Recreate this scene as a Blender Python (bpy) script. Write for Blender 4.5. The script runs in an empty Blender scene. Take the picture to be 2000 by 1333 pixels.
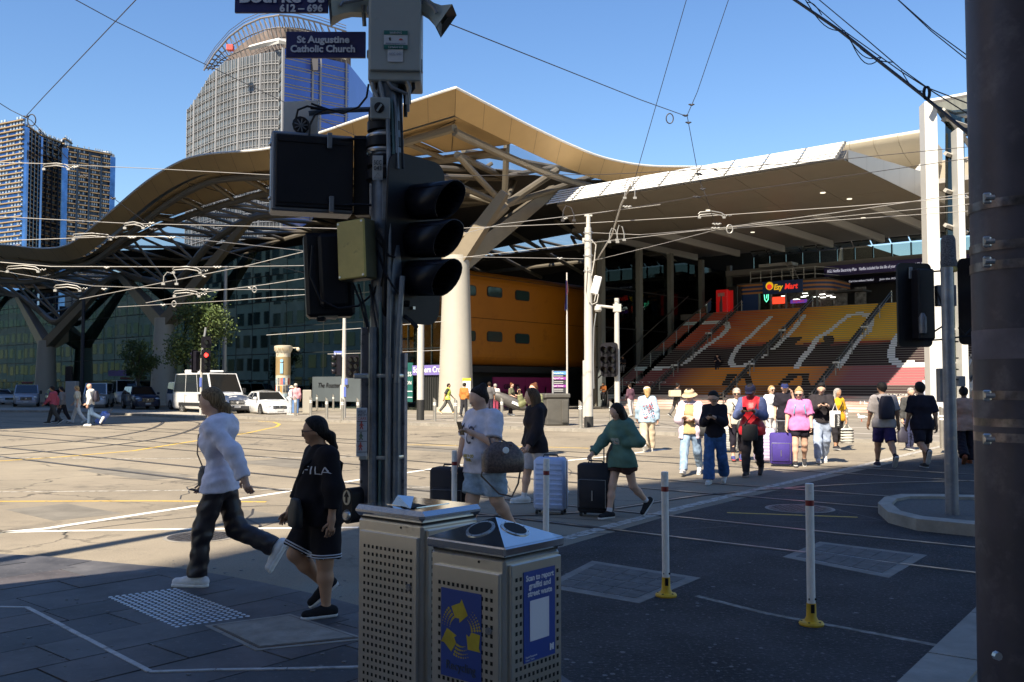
import bpy, math, random
import numpy as np
from mathutils import Vector, Matrix
from mathutils.bvhtree import BVHTree
random.seed(7); RN=np.random.RandomState(5)
SC=bpy.context.scene; COL=SC.collection
V3=Vector
# ---------------------------------------------------------------- camera, sky, sun, exposure
F, CX, CY, HZ, CAMH=1828.0, 1000.0, 666.5, 755.0, 1.7
PITCH=math.atan((HZ - CY) / F)
cam=bpy.data.cameras.new('camera'); cam.sensor_width=36.0; cam.lens=36 * F / 2000
cam.clip_end=6000; cam.clip_start=.05
CAM=bpy.data.objects.new('camera', cam); COL.objects.link(CAM)
CAM.location=(0, 0, CAMH); CAM.rotation_euler=(math.radians(90) + PITCH, 0, 0)
SC.camera=CAM
SUN_EL=math.radians(47.0); LX, LY=.47, .883          
W=bpy.data.worlds.new('World'); SC.world=W; W.use_nodes=True
nt=W.node_tree; bg=nt.nodes['Background']
sky=nt.nodes.new('ShaderNodeTexSky'); sky.sky_type='NISHITA'; sky.sun_disc=False
sky.sun_elevation=SUN_EL; sky.sun_rotation=math.atan2(-LX, -LY); sky.air_density=1.35; sky.dust_density=0.0; sky.ozone_density=5.0; sky.altitude=50
hs=nt.nodes.new('ShaderNodeHueSaturation'); hs.inputs['Saturation'].default_value=1.14; hs.inputs['Hue'].default_value=.508
nt.links.new(sky.outputs[0], hs.inputs['Color']); nt.links.new(hs.outputs[0], bg.inputs[0]); bg.inputs[1].default_value=0.07
sl=bpy.data.lights.new('sun', 'SUN'); sl.energy=5.0; sl.angle=math.radians(.5); sl.color=(1, .89, .72)
SUN=bpy.data.objects.new('sun', sl); COL.objects.link(SUN)
SUN.rotation_euler=Vector((LX, LY, -math.tan(SUN_EL))).to_track_quat('-Z', 'Y').to_euler()
SUN.location=(-30, -60, 90)
SC.view_settings.view_transform='Standard'; SC.view_settings.look='None'; SC.view_settings.gamma=1
SC.view_settings.exposure=1.3; SC.view_settings.use_curve_mapping=False
SC.render.engine='CYCLES'
SC.cycles.max_bounces=6; SC.cycles.diffuse_bounces=4; SC.cycles.transparent_max_bounces=12; SC.cycles.glossy_bounces=3
# ---------------------------------------------------------------- photograph geometry
def ray(px, py):
 x=(px - CX) / F; y=-(py - CY) / F; c, s=math.cos(PITCH), math.sin(PITCH)
 return V3((x, c - y * s, s + y * c))
def P(px, py, Y):
 d=ray(px, py); return V3((0, 0, CAMH)) + d * (Y / d.y)
def G(px, py, z=0.0):
 d=ray(px, py); return V3((0, 0, CAMH)) + d * ((z - CAMH) / d.z)
UD=V3((-.7619, .6478, 0)); VD=V3((.6478, .7619, 0)); RZ=math.atan2(-.6478, .7619)
def uv(u, v, z=0.0): return UD * u + VD * v + V3((0, 0, z))
def Pu(px, py, u):
 d=ray(px, py); return V3((0, 0, CAMH)) + d * (u / d.dot(UD))
def Pv(px, py, v):
 d=ray(px, py); return V3((0, 0, CAMH)) + d * (v / d.dot(VD))
# ---------------------------------------------------------------- materials
MATS={}
def mat(name, col=(.5, .5, .5), rough=.6, metal=0.0, noise=None, bump=None, emit=None, spec=None, coat=0, trans=0, vcol=False, grime=None):
 if name in MATS: return MATS[name]
 m=bpy.data.materials.new(name); m.use_nodes=True; MATS[name]=m
 t=m.node_tree; b=t.nodes['Principled BSDF']
 b.inputs['Base Color'].default_value=(*col, 1); b.inputs['Roughness'].default_value=rough
 b.inputs['Metallic'].default_value=metal
 if spec is not None: b.inputs['Specular IOR Level'].default_value=spec
 if coat: b.inputs['Coat Weight'].default_value=coat; b.inputs['Coat Roughness'].default_value=.05
 if trans: b.inputs['Transmission Weight'].default_value=trans
 if emit: b.inputs['Emission Color'].default_value=(*emit[:3], 1); b.inputs['Emission Strength'].default_value=emit[3]
 src=None
 if noise or bump or grime:
  tc=t.nodes.new('ShaderNodeTexCoord')
 if vcol:
  a=t.nodes.new('ShaderNodeVertexColor'); a.layer_name='print'; src=a.outputs[0]
 def nz(scale, detail=5, rough_=.6):
  n=t.nodes.new('ShaderNodeTexNoise'); n.inputs['Scale'].default_value=scale; n.inputs['Detail'].default_value=detail
  n.inputs['Roughness'].default_value=rough_; t.links.new(tc.outputs['Object'], n.inputs['Vector']); return n.outputs['Fac']
 def mix(fac, a, b_, lo, hi):
  r=t.nodes.new('ShaderNodeMapRange'); r.inputs[1].default_value=lo; r.inputs[2].default_value=hi; t.links.new(fac, r.inputs[0])
  x=t.nodes.new('ShaderNodeMix'); x.data_type='RGBA'; t.links.new(r.outputs[0], x.inputs[0])
  for i, q in ((6, a), (7, b_)):
   if hasattr(q, 'links'): t.links.new(q, x.inputs[i])
   else: x.inputs[i].default_value=(*q, 1)
  return x.outputs[2]
 if noise:
  s, a=noise
  if src is None:
   src=mix(nz(s), [c * (1 - a) for c in col], [min(1, c * (1 + a)) for c in col], .32, .68)
   src=mix(nz(s * 7.3, 3), src, [c * (1 - a * .6) for c in col], .5, .9)
 if grime:
  gs, gc, lo, hi=grime
  src=mix(nz(gs, 8, .65), src if src is not None else col, gc, lo, hi)
 if src is not None: t.links.new(src, b.inputs['Base Color'])
 if bump:
  bn=t.nodes.new('ShaderNodeBump'); bn.inputs['Strength'].default_value=bump[1]; bn.inputs['Distance'].default_value=bump[2] if len(bump) > 2 else .01
  t.links.new(nz(bump[0], 4), bn.inputs['Height']); t.links.new(bn.outputs[0], b.inputs['Normal'])
 return m
def glassmat(name, tint=(.1, .16, .16), f0=.35, refl=(.75, .85, .85), rough=.02):
 if name in MATS: return MATS[name]
 m=bpy.data.materials.new(name); m.use_nodes=True; MATS[name]=m; t=m.node_tree; t.nodes.clear()
 o=t.nodes.new('ShaderNodeOutputMaterial'); tr=t.nodes.new('ShaderNodeBsdfTransparent'); gl=t.nodes.new('ShaderNodeBsdfGlossy')
 tr.inputs[0].default_value=(*tint, 1); gl.inputs[0].default_value=(*refl, 1); gl.inputs['Roughness'].default_value=rough
 fr=t.nodes.new('ShaderNodeLayerWeight'); fr.inputs[0].default_value=f0; mx=t.nodes.new('ShaderNodeMixShader')
 t.links.new(fr.outputs['Fresnel'], mx.inputs[0]); t.links.new(tr.outputs[0], mx.inputs[1]); t.links.new(gl.outputs[0], mx.inputs[2]); t.links.new(mx.outputs[0], o.inputs[0])
 return m
# ---------------------------------------------------------------- objects
MW={}
def tag(o, label=None, cat=None, group=None, kind=None):
 if label: o['label']=label
 if cat: o['category']=cat
 if group: o['group']=group
 if kind: o['kind']=kind
 return o
def thing(name, label, cat, loc=(0, 0, 0), rz=0.0, group=None, kind=None):
 o=bpy.data.objects.new(name, None); COL.objects.link(o); o.empty_display_size=.2
 o.location=loc; o.rotation_euler=(0, 0, rz); MW[o.name]=Matrix.Translation(V3(loc)) @ Matrix.Rotation(rz, 4, 'Z')
 return tag(o, label, cat, group, kind)
class MB:
 def __init__(s): s.v=[]; s.f=[]; s.mi=[]; s.m=0; s.M=None
 def add(s, vs, fs):
  n=len(s.v)
  s.v += [tuple(s.M @ V3(q)) for q in vs] if s.M is not None else [tuple(q) for q in vs]
  s.f += [tuple(i + n for i in f) for f in fs]; s.mi += [s.m] * len(fs); return s
 def quad(s, *q): return s.add(q, [tuple(range(len(q)))])
 def box(s, c, size, R=None, bev=0.0):
  hx, hy, hz=[q / 2 for q in size]; c=V3(c)
  if isinstance(R, (int, float)): R=Matrix.Rotation(R, 3, 'Z')
  if bev <= 0:
   vs=[V3((x * hx, y * hy, z * hz)) for x in (-1, 1) for y in (-1, 1) for z in (-1, 1)]
   fs=[(0, 1, 3, 2), (4, 6, 7, 5), (0, 4, 5, 1), (2, 3, 7, 6), (0, 2, 6, 4), (1, 5, 7, 3)]
  else:
   b=min(bev, hx * .9, hy * .9, hz * .9); vs=[]; ix={}
   for x in (-1, 1):
    for y in (-1, 1):
     for z in (-1, 1):
      for a in range(3):
       h=[hx, hy, hz]; sg=[x, y, z]
       q=[sg[i] * (h[i] - (0 if i == a else b)) for i in range(3)]
       ix[(x, y, z, a)]=len(vs); vs.append(V3(q))
   fs=[]
   for a in range(3):
    o1, o2=(a + 1) % 3, (a + 2) % 3
    for sg in (-1, 1):
     def k(p, q):
      t=[0, 0, 0]; t[a]=sg; t[o1]=p; t[o2]=q; return ix[(*t, a)]
     f=[k(-1, -1), k(1, -1), k(1, 1), k(-1, 1)]; fs.append(tuple(f if sg > 0 else f[::-1]))
   for a in range(3):
    o1, o2=(a + 1) % 3, (a + 2) % 3
    for p in (-1, 1):
     for q in (-1, 1):
      def k(sa, ax):
       t=[0, 0, 0]; t[a]=sa; t[o1]=p; t[o2]=q; return ix[(*t, ax)]
      f=[k(-1, o1), k(1, o1), k(1, o2), k(-1, o2)]; fs.append(tuple(f if p * q < 0 else f[::-1]))
   for x in (-1, 1):
    for y in (-1, 1):
     for z in (-1, 1):
      f=[ix[(x, y, z, a)] for a in range(3)]; fs.append(tuple(f if x * y * z > 0 else f[::-1]))
  if R is not None: vs=[R @ q for q in vs]
  return s.add([q + c for q in vs], fs)
 def path(s, pts, r, n=8, closed=False, cap=True):
  pts=[V3(p) for p in pts]; m=len(pts); vs=[]; fs=[]; up=None
  for i, p in enumerate(pts):
   if closed: t=pts[(i + 1) % m] - pts[i - 1]
   else: t=pts[min(i + 1, m - 1)] - pts[max(i - 1, 0)]
   t=t.normalized() if t.length > 1e-9 else V3((0, 0, 1))
   if up is None:
    up=V3((0, 0, 1)) if abs(t.z) < .9 else V3((1, 0, 0))
   a=t.cross(up)
   if a.length < 1e-6: a=t.orthogonal()
   a.normalize(); up=a.cross(t); rr=r[i] if isinstance(r, (list, tuple)) else r
   for k in range(n):
    w=2 * math.pi * k / n; vs.append(p + (a * math.cos(w) + up * math.sin(w)) * rr)
  for i in range(m if closed else m - 1):
   for k in range(n):
    j=(i + 1) % m; fs.append((i * n + k, i * n + (k + 1) % n, j * n + (k + 1) % n, j * n + k))
  if cap and not closed: fs += [tuple(range(n))[::-1], tuple((m - 1) * n + k for k in range(n))]
  return s.add(vs, fs)
 def tube(s, a, b, r0, r1=None, n=10): return s.path([a, b], [r0, r0 if r1 is None else r1], n)
 def lathe(s, c, prof, n=20, R=None, ph=0.0, cap=True, sx=1, sy=1):
  c=V3(c); vs=[]; fs=[]; m=len(prof)
  for r, z in prof:
   for k in range(n):
    w=2 * math.pi * k / n + ph; q=V3((r * math.cos(w) * sx, r * math.sin(w) * sy, z)); vs.append(c + (R @ q if R is not None else q))
  for i in range(m - 1):
   for k in range(n): fs.append((i * n + k, i * n + (k + 1) % n, (i + 1) * n + (k + 1) % n, (i + 1) * n + k))
  if cap: fs += [tuple(range(n))[::-1], tuple((m - 1) * n + k for k in range(n))]
  return s.add(vs, fs)
 def ell(s, c, r, n=12, m=8, R=None):
  if isinstance(r, (int, float)): r=(r, r, r)
  vs=[]; fs=[]; c=V3(c)
  for i in range(m + 1):
   a=math.pi * i / m
   for k in range(n):
    w=2 * math.pi * k / n; q=V3((r[0] * math.sin(a) * math.cos(w), r[1] * math.sin(a) * math.sin(w), -r[2] * math.cos(a))); vs.append(c + (R @ q if R is not None else q))
  for i in range(m):
   for k in range(n): fs.append((i * n + k, i * n + (k + 1) % n, (i + 1) * n + (k + 1) % n, (i + 1) * n + k))
  return s.add(vs, fs)
 def prism(s, poly, z0, z1, f=None):
  """poly: 2-D outline (counter-clockwise); f maps (x, y, z) to a point, default world xyz"""
  f=f or (lambda x, y, z: V3((x, y, z))); n=len(poly)
  a=sum(poly[i][0] * poly[(i + 1) % n][1] - poly[(i + 1) % n][0] * poly[i][1] for i in range(n))
  if a < 0: poly=poly[::-1]
  vs=[f(p[0], p[1], z0) for p in poly] + [f(p[0], p[1], z1) for p in poly]
  fs=[tuple(range(n))[::-1], tuple(range(n, 2 * n))] + [(i, (i + 1) % n, n + (i + 1) % n, n + i) for i in range(n)]
  return s.add(vs, fs)
 def grid(s, fn, nu, nv):
  vs=[fn(i / nu, j / nv) for i in range(nu + 1) for j in range(nv + 1)]; w=nv + 1
  return s.add(vs, [(i * w + j, (i + 1) * w + j, (i + 1) * w + j + 1, i * w + j + 1) for i in range(nu) for j in range(nv)])
 def build(s, name, m=None, parent=None, label=None, cat=None, group=None, kind=None, smooth=35, loc=None, flip=False):
  me=bpy.data.meshes.new(name)
  if parent is not None:
   T=MW[parent.name].inverted(); vs=[T @ V3(q) for q in s.v]; off=None
  else:
   if loc is None:
    A=np.array(s.v); loc=((A[:, 0].min() + A[:, 0].max()) / 2, (A[:, 1].min() + A[:, 1].max()) / 2, A[:, 2].min())
   off=V3(loc); vs=[V3(q) - off for q in s.v]
  me.from_pydata([tuple(q) for q in vs], [], s.f)
  for q in (m if isinstance(m, (list, tuple)) else [m]):
   if q is not None: me.materials.append(q)
  if max(s.mi, default=0): me.polygons.foreach_set('material_index', s.mi)
  if smooth:
   me.polygons.foreach_set('use_smooth', [True] * len(s.f))
   try: me.set_sharp_from_angle(angle=math.radians(smooth))
   except Exception: pass
  me.update()
  o=bpy.data.objects.new(name, me); COL.objects.link(o)
  if parent is not None: o.parent=parent; MW[o.name]=MW[parent.name]
  else: o.location=off; MW[o.name]=Matrix.Translation(off)
  return tag(o, label, cat, group, kind)
def copy_tree(o, loc=None, rz=None, label=None, parent=None):
 c=o.copy(); COL.objects.link(c)
 if parent is not None: c.parent=parent
 else:
  if loc is not None: c.location=loc
  if rz is not None: c.rotation_euler=(0, 0, rz)
  MW[c.name]=Matrix.Translation(c.location) @ Matrix.Rotation(c.rotation_euler[2], 4, 'Z')
 if label: c['label']=label
 for ch in list(o.children): copy_tree(ch, parent=c)
 return c
def piece(src, parent, loc, rz=0.0, name=None, R=None):
 """another copy of a small shared mesh as a child"""
 o=bpy.data.objects.new(name or src.name.split('.')[0], src.data); COL.objects.link(o); o.parent=parent
 T=MW[parent.name].inverted() @ Matrix.Translation(V3(loc)) @ (R.to_4x4() if R is not None else Matrix.Rotation(rz, 4, 'Z'))
 o.matrix_local=T; return o
def frame(o, x, y):
 """rotation matrix whose columns are x, y and their normal"""
 x=V3(x).normalized(); z=x.cross(V3(y)).normalized(); y=z.cross(x)
 return Matrix((x, y, z)).transposed()
def text_mb(txt, size, origin, xdir, ydir, depth=.003, align='LEFT', width=None, bold=0.0, shear=0.0, spacing=1.0):
 cu=bpy.data.curves.new('t', 'FONT'); cu.body=txt; cu.size=size; cu.extrude=depth / 2; cu.align_x=align; cu.offset=bold; cu.shear=shear; cu.space_character=spacing
 cu.resolution_u=3
 ob=bpy.data.objects.new('t', cu); COL.objects.link(ob)
 me=bpy.data.meshes.new_from_object(ob.evaluated_get(bpy.context.evaluated_depsgraph_get()))
 mb=MB(); R=frame(0, xdir, ydir); origin=V3(origin)
 xs=[v.co.x for v in me.vertices] or [0]; k=1.0
 if width and max(xs) > min(xs): k=width / (max(xs) - min(xs))
 mb.add([origin + R @ V3((v.co.x * k, v.co.y, v.co.z + depth / 2)) for v in me.vertices], [tuple(p.vertices) for p in me.polygons])
 bpy.data.objects.remove(ob); bpy.data.curves.remove(cu); bpy.data.meshes.remove(me)
 return mb
def lerp(a, b, t): return a + (b - a) * t
def interp(x, xs, ys): return float(np.interp(x, xs, ys))
# ---------------------------------------------------------------- ground, road, footpaths
def road_material():
 m=bpy.data.materials.new('weathered_asphalt'); m.use_nodes=True; MATS['road']=m; t=m.node_tree; b=t.nodes['Principled BSDF']
 g=t.nodes.new('ShaderNodeNewGeometry')
 def nz(s, d=5, r=.6):
  n=t.nodes.new('ShaderNodeTexNoise'); n.inputs['Scale'].default_value=s; n.inputs['Detail'].default_value=d; n.inputs['Roughness'].default_value=r
  t.links.new(g.outputs['Position'], n.inputs['Vector']); return n.outputs['Fac']
 def mix(fac, a, b_, lo, hi, bt='MIX'):
  r=t.nodes.new('ShaderNodeMapRange'); r.inputs[1].default_value=lo; r.inputs[2].default_value=hi; t.links.new(fac, r.inputs[0])
  x=t.nodes.new('ShaderNodeMix'); x.data_type='RGBA'; x.blend_type=bt; t.links.new(r.outputs[0], x.inputs[0])
  for i, q in ((6, a), (7, b_)):
   if hasattr(q, 'links'): t.links.new(q, x.inputs[i])
   else: x.inputs[i].default_value=(*q, 1)
  return x.outputs[2]
 c=mix(nz(.35, 6), (.185, .158, .118), (.265, .225, .168), .35, .65)
 c=mix(nz(2.3, 6, .7), c, (.15, .13, .10), .55, .8)
 c=mix(nz(70, 3, .8), c, (.38, .34, .28), .57, .74)
 c=mix(nz(.9, 8, .75), c, (.115, .10, .08), .55, .70)
 c=mix(nz(.13, 4, .6), c, (.29, .25, .185), .52, .7)
 c=mix(nz(60, 2, .8), c, (.06, .053, .046), .58, .72)
 vo=t.nodes.new('ShaderNodeTexVoronoi'); vo.feature='DISTANCE_TO_EDGE'; vo.inputs['Scale'].default_value=.33
 w=t.nodes.new('ShaderNodeMix'); w.data_type='VECTOR'; w.inputs[0].default_value=.5
 n2=t.nodes.new('ShaderNodeTexNoise'); n2.inputs['Scale'].default_value=1.1; n2.inputs['Detail'].default_value=7; t.links.new(g.outputs['Position'], n2.inputs['Vector'])
 va=t.nodes.new('ShaderNodeVectorMath'); va.operation='MULTIPLY_ADD'; va.inputs[1].default_value=(1.6, 1.6, 1.6)
 t.links.new(n2.outputs['Color'], va.inputs[0]); t.links.new(g.outputs['Position'], va.inputs[2]); t.links.new(va.outputs[0], vo.inputs['Vector'])
 k=t.nodes.new('ShaderNodeMapRange'); k.inputs[1].default_value=.004; k.inputs[2].default_value=.012; k.inputs[3].default_value=1; k.inputs[4].default_value=0; t.links.new(vo.outputs['Distance'], k.inputs[0])
 km=t.nodes.new('ShaderNodeMath'); km.operation='MULTIPLY'; t.links.new(k.outputs[0], km.inputs[0])
 kr=t.nodes.new('ShaderNodeMapRange'); kr.inputs[1].default_value=.5; kr.inputs[2].default_value=.62; t.links.new(nz(.21, 2), kr.inputs[0]); t.links.new(kr.outputs[0], km.inputs[1])
 c=mix(km.outputs[0], c, (.03, .028, .025), 0, 1)
 t.links.new(c, b.inputs['Base Color']); b.inputs['Roughness'].default_value=.82; b.inputs['Specular IOR Level'].default_value=.35
 bn=t.nodes.new('ShaderNodeBump'); bn.inputs['Strength'].default_value=.55; bn.inputs['Distance'].default_value=.006
 t.links.new(nz(85, 4, .75), bn.inputs['Height']); t.links.new(bn.outputs[0], b.inputs['Normal'])
 return m
road_material()
mb=MB(); mb.quad((-2500, -600, 0), (2500, -600, 0), (2500, 4500, 0), (-2500, 4500, 0))
mb.build('road', MATS['road'], kind='structure', smooth=0, loc=(0, 0, 0))
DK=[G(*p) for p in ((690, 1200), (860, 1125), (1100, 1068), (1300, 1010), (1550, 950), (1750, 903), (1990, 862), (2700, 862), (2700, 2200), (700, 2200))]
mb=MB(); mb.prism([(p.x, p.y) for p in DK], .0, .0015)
M_DKA=mat('shade_dark_asphalt', (.034, .033, .034), .85, noise=(1.3, .5), grime=(34, (.20, .19, .19), .55, .74), bump=(40, 1.0, .014), spec=.3)
mb.build('road_shade_sheet', M_DKA, kind='structure', smooth=0, loc=(0, 0, 0))  # near asphalt coloured darker to deepen the shade lying on it
M_PATH=mat('asphalt_footpath', (.21, .185, .15), .8, noise=(.6, .22), bump=(60, .3, .004))
M_KERB=mat('bluestone_kerb', (.24, .22, .19), .7, noise=(3, .25), bump=(40, .3, .004))
M_BLUE=[mat('bluestone_paver_%d' % i, c, .62, noise=(2.2, .38), grime=(26, (.15, .145, .145), .58, .75), bump=(45, .35, .003)) for i, c in enumerate([(.062, .060, .064), (.085, .082, .084), (.045, .045, .050), (.076, .066, .066)])]
M_WHITE=mat('road_paint_white', (.72, .70, .64), .7, noise=(9, .12), grime=(14, (.2, .18, .15), .58, .72))
M_YELL=mat('road_paint_yellow', (.62, .40, .05), .7, noise=(9, .2), grime=(9, (.17, .15, .12), .52, .66))
M_FADE=mat('road_paint_worn', (.45, .43, .39), .75, noise=(9, .2), grime=(10, (.16, .14, .11), .45, .6))
EDGE=[G(-260, 1078), G(68, 1091), G(252, 1108), G(360, 1117), G(504, 1143), G(612, 1167), G(684, 1186), G(820, 1225), G(1000, 1290), G(1100, 1330)]
EDGE=[(p.x, p.y) for p in EDGE] + [(.62, 4.6), (.95, 3.2), (1.05, 0)]
NEAR=EDGE + [(1.05, -3), (-14, -3), (-14, 9.6)]
def clip(poly, hull):
 """Sutherland-Hodgman against a convex clockwise-or-ccw hull"""
 n=len(hull); ar=sum(hull[i][0] * hull[(i + 1) % n][1] - hull[(i + 1) % n][0] * hull[i][1] for i in range(n)); sg=1 if ar > 0 else -1
 for i in range(n):
  a, b=hull[i], hull[(i + 1) % n]; out=[]
  def side(p): return sg * ((b[0] - a[0]) * (p[1] - a[1]) - (b[1] - a[1]) * (p[0] - a[0]))
  for j in range(len(poly)):
   p, q=poly[j], poly[(j + 1) % len(poly)]; sp, sq=side(p), side(q)
   if sp >= 0: out.append(p)
   if (sp >= 0) != (sq >= 0):
    t=sp / (sp - sq); out.append((p[0] + (q[0] - p[0]) * t, p[1] + (q[1] - p[1]) * t))
  poly=out
  if len(poly) < 3: return []
 return poly
FZ=.03
foot=MB(); foot.prism(NEAR, -.1, .016); foot=foot.build('footpath', mat('footpath_bed', (.055, .052, .05), .9), kind='structure', smooth=0, loc=(0, 0, 0))
def offs(pl, d):
 out=[]
 for i, p in enumerate(pl):
  a=V3((*pl[max(i - 1, 0)], 0)); b=V3((*pl[min(i + 1, len(pl) - 1)], 0)); t=(b - a).normalized(); n=V3((t.y, -t.x, 0)); out.append((p[0] + n.x * d, p[1] + n.y * d))
 return out
ek=EDGE; inner=offs(ek, .30)
def resample(pl, step):
 out=[pl[0]]; acc=0
 for a, b in zip(pl, pl[1:]):
  L=math.dist(a, b); t=step - acc
  while t <= L: out.append((a[0] + (b[0] - a[0]) * t / L, a[1] + (b[1] - a[1]) * t / L)); t += step
  acc=(acc + L) % step
 return out
es=resample(ek, .3); isn=offs(es, .30)
for i in range(0, len(es) - 3, 3):
 o_=es[i:i + 4]; n_=isn[i:i + 4]
 sh=lambda p, q, k: (p[0] + (q[0] - p[0]) * k, p[1] + (q[1] - p[1]) * k)
 o_=[sh(o_[0], o_[1], .015)] + o_[1:3] + [sh(o_[3], o_[2], .015)]; n_=[sh(n_[0], n_[1], .015)] + n_[1:3] + [sh(n_[3], n_[2], .015)]
 m=MB(); m.prism(o_ + n_[::-1], .0, FZ + .001 * random.uniform(-1, 1)); m.build('kerb_stone', M_BLUE[i % 2], foot, smooth=0)
hull=[(p[0], p[1]) for p in isn] + [(.75, -2), (-11, -2), (-11, 9.0)]
def hullof(pts):
 pts=sorted(set(pts));
 def half(ps):
  h=[]
  for p in ps:
   while len(h) > 1 and (h[-1][0] - h[-2][0]) * (p[1] - h[-2][1]) - (h[-1][1] - h[-2][1]) * (p[0] - h[-2][0]) <= 0: h.pop()
   h.append(p)
  return h
 a=half(pts); b=half(pts[::-1]); return a[:-1] + b[:-1]
hull=hullof(hull)
u=-6.0
PIT=[G(415, 1233), G(565, 1212), G(700, 1257), G(505, 1277)]   
while u < 13:
 w=random.choice([.42, .5, .6]); v=-8 + random.uniform(0, 1)
 while v < 12:
  L=random.uniform(.7, 1.35)
  q=[uv(a, b) for a, b in ((u + .006, v + .006), (u + w - .006, v + .006), (u + w - .006, v + L - .006), (u + .006, v + L - .006))]
  c=(q[0] + q[2]) / 2
  if 3.6 < c.y < 11 and abs(c.x) < .62 * c.y + .9:
   pl=clip([(p.x, p.y) for p in q], hull)
   if len(pl) > 2:
    m=MB(); m.prism(pl, .005, FZ + random.uniform(-.002, .002)); m.build('paver', random.choice(M_BLUE), foot, smooth=0)
  v += L
 u += w
mb=MB(); pts=[(p.x, p.y) for p in PIT]; cc=(sum(p[0] for p in pts) / 4, sum(p[1] for p in pts) / 4)
sc=lambda k: [(cc[0] + (p[0] - cc[0]) * k, cc[1] + (p[1] - cc[1]) * k) for p in pts]
pit=thing('service_cover', 'concrete filled square service cover set in the bluestone footpath', 'pit cover', (*cc, FZ))
mb.prism(sc(1.12), .008, FZ + .004); mb.build('surround', M_KERB, pit, smooth=0)
m2=MB(); m2.prism(sc(1.0), .01, FZ + .008); m2.build('frame', mat('rusty_steel', (.12, .09, .07), .6, .5, noise=(8, .4)), pit, smooth=0)
m3=MB(); m3.prism(sc(.94), .012, FZ + .011); m3.build('concrete_infill', mat('worn_concrete', (.24, .22, .19), .85, noise=(5, .3), bump=(30, .6, .006)), pit, smooth=0)
c0, c1, c3=G(216, 1167, FZ), G(346, 1225, FZ), G(342, 1151, FZ)
tac=thing('tactile_studs', 'rectangle of steel tactile studs set in the bluestone footpath', 'tactile paving', (c0.x, c0.y, FZ))
s0=MB(); s0.lathe((0, 0, 0), [(.018, 0), (.0175, .003), (.011, .0062), (.004, .0066)], 12); s0.v=[(a + c0.x, b + c0.y, c + FZ) for a, b, c in s0.v]
src=s0.build('stud', mat('brushed_stud_steel', (.62, .62, .64), .35, .9, noise=(30, .2)), tac)
nu_, nv_=21, 11
stud_me=src.data; bpy.data.objects.remove(src)
for i in range(nu_):
 for j in range(nv_):
  o=bpy.data.objects.new('stud', stud_me); COL.objects.link(o); o.parent=tac
  q=(c1 - c0) * (i / (nu_ - 1)) + (c3 - c0) * (j / (nv_ - 1)); o.location=(q.x, q.y, 0)
def strip(pts, w, z, h=.004):
 """flat band of real thickness along ground points"""
 m=MB(); pts=[V3((p[0], p[1], 0)) for p in pts]
 L=[]; R=[]
 for i, p in enumerate(pts):
  t=(pts[min(i + 1, len(pts) - 1)] - pts[max(i - 1, 0)]).normalized(); n=V3((-t.y, t.x, 0)) * (w / 2); L.append(p + n); R.append(p - n)
 for i in range(len(pts) - 1):
  a=[(q.x, q.y) for q in (R[i], R[i + 1], L[i + 1], L[i])]; m.prism(a, z, z + h)
 return m
M_STRIP=mat('pale_inlay', (.42, .41, .40), .6, noise=(8, .2), grime=(12, (.2, .2, .2), .5, .7))
ins=thing('inlaid_strip', 'thin pale inlaid strip zigzagging over the bluestone footpath', 'paving inlay', (*G(200, 1260)[:2], FZ))
for a, b in (((-150, 1184), (52, 1187)), ((52, 1187), (124, 1224)), ((125, 1225), (206, 1267)), ((207, 1268), (292, 1312)), ((292, 1313), (420, 1309)), ((422, 1309), (560, 1307)), ((562, 1307), (720, 1303))):
 strip([G(*a, FZ), G(*b, FZ)], .035, FZ - .004, .009).build('strip_segment', M_STRIP, ins, smooth=0)
a, b=G(1797, 1333), G(1917, 1210); d=(b - a).normalized()
rp=[a - d * 6, b + d * 5]; n=V3((d.y, -d.x, 0))
mb=MB(); mb.prism([(p.x, p.y) for p in (rp[0] + n * .3, rp[1] + n * .3, rp[1] + n * 6, rp[0] + n * 6)], -.05, .11)
fr=mb.build('footpath_corner', M_PATH, kind='structure', smooth=0, loc=(0, 0, 0))
for i in range(9):
 p, q=rp[0] + d * (i * 1.24 + .01), rp[0] + d * (i * 1.24 + 1.23)
 m=MB(); m.prism([(s_.x, s_.y) for s_ in (p, q, q + n * .3, p + n * .3)], -.05, .125); m.build('kerb_stone', M_KERB, fr, smooth=0)
PZ=.12
mb=MB(); mb.prism([(-60, 28.3), (45, 28.3), (47, 29.5), (48.2, 32), (48.2, 39.5), (150, 39.5), (150, 150), (-60, 150)], -.1, PZ, lambda x, y, z: uv(x, y, z))
plz=mb.build('plaza', M_PATH, kind='structure', smooth=0, loc=(0, 0, 0))
kline=[(-40, 28.3), (45, 28.3), (46.6, 29.1), (47.8, 30.6), (48.2, 32.5), (48.2, 39)]
for (a0, b0), (a1, b1) in zip(kline, kline[1:]):
 L=math.hypot(a1 - a0, b1 - b0); k=max(1, round(L / 1.5))
 for i in range(k):
  p=uv(lerp(a0, a1, i / k), lerp(b0, b1, i / k)); q=uv(lerp(a0, a1, (i + .99) / k), lerp(b0, b1, (i + .99) / k)); t=(q - p).normalized(); nn=V3((t.y, -t.x, 0))
  if nn.dot(VD) > 0 and a0 < 44: nn=-nn
  m=MB(); m.prism([(s_.x, s_.y) for s_ in (p - nn * .34, q - nn * .34, q + nn * .02, p + nn * .02)], -.05, PZ + .006); m.build('kerb_stone', M_KERB, plz, smooth=0)
for vv in (31.5, 36, 44, 50):
 strip([uv(-8, vv), uv(44, vv)], .5, PZ + .002, .004).build('paving_band', mat('pale_paving', (.33, .30, .26), .75, noise=(2, .2)), plz, smooth=0)
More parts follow.
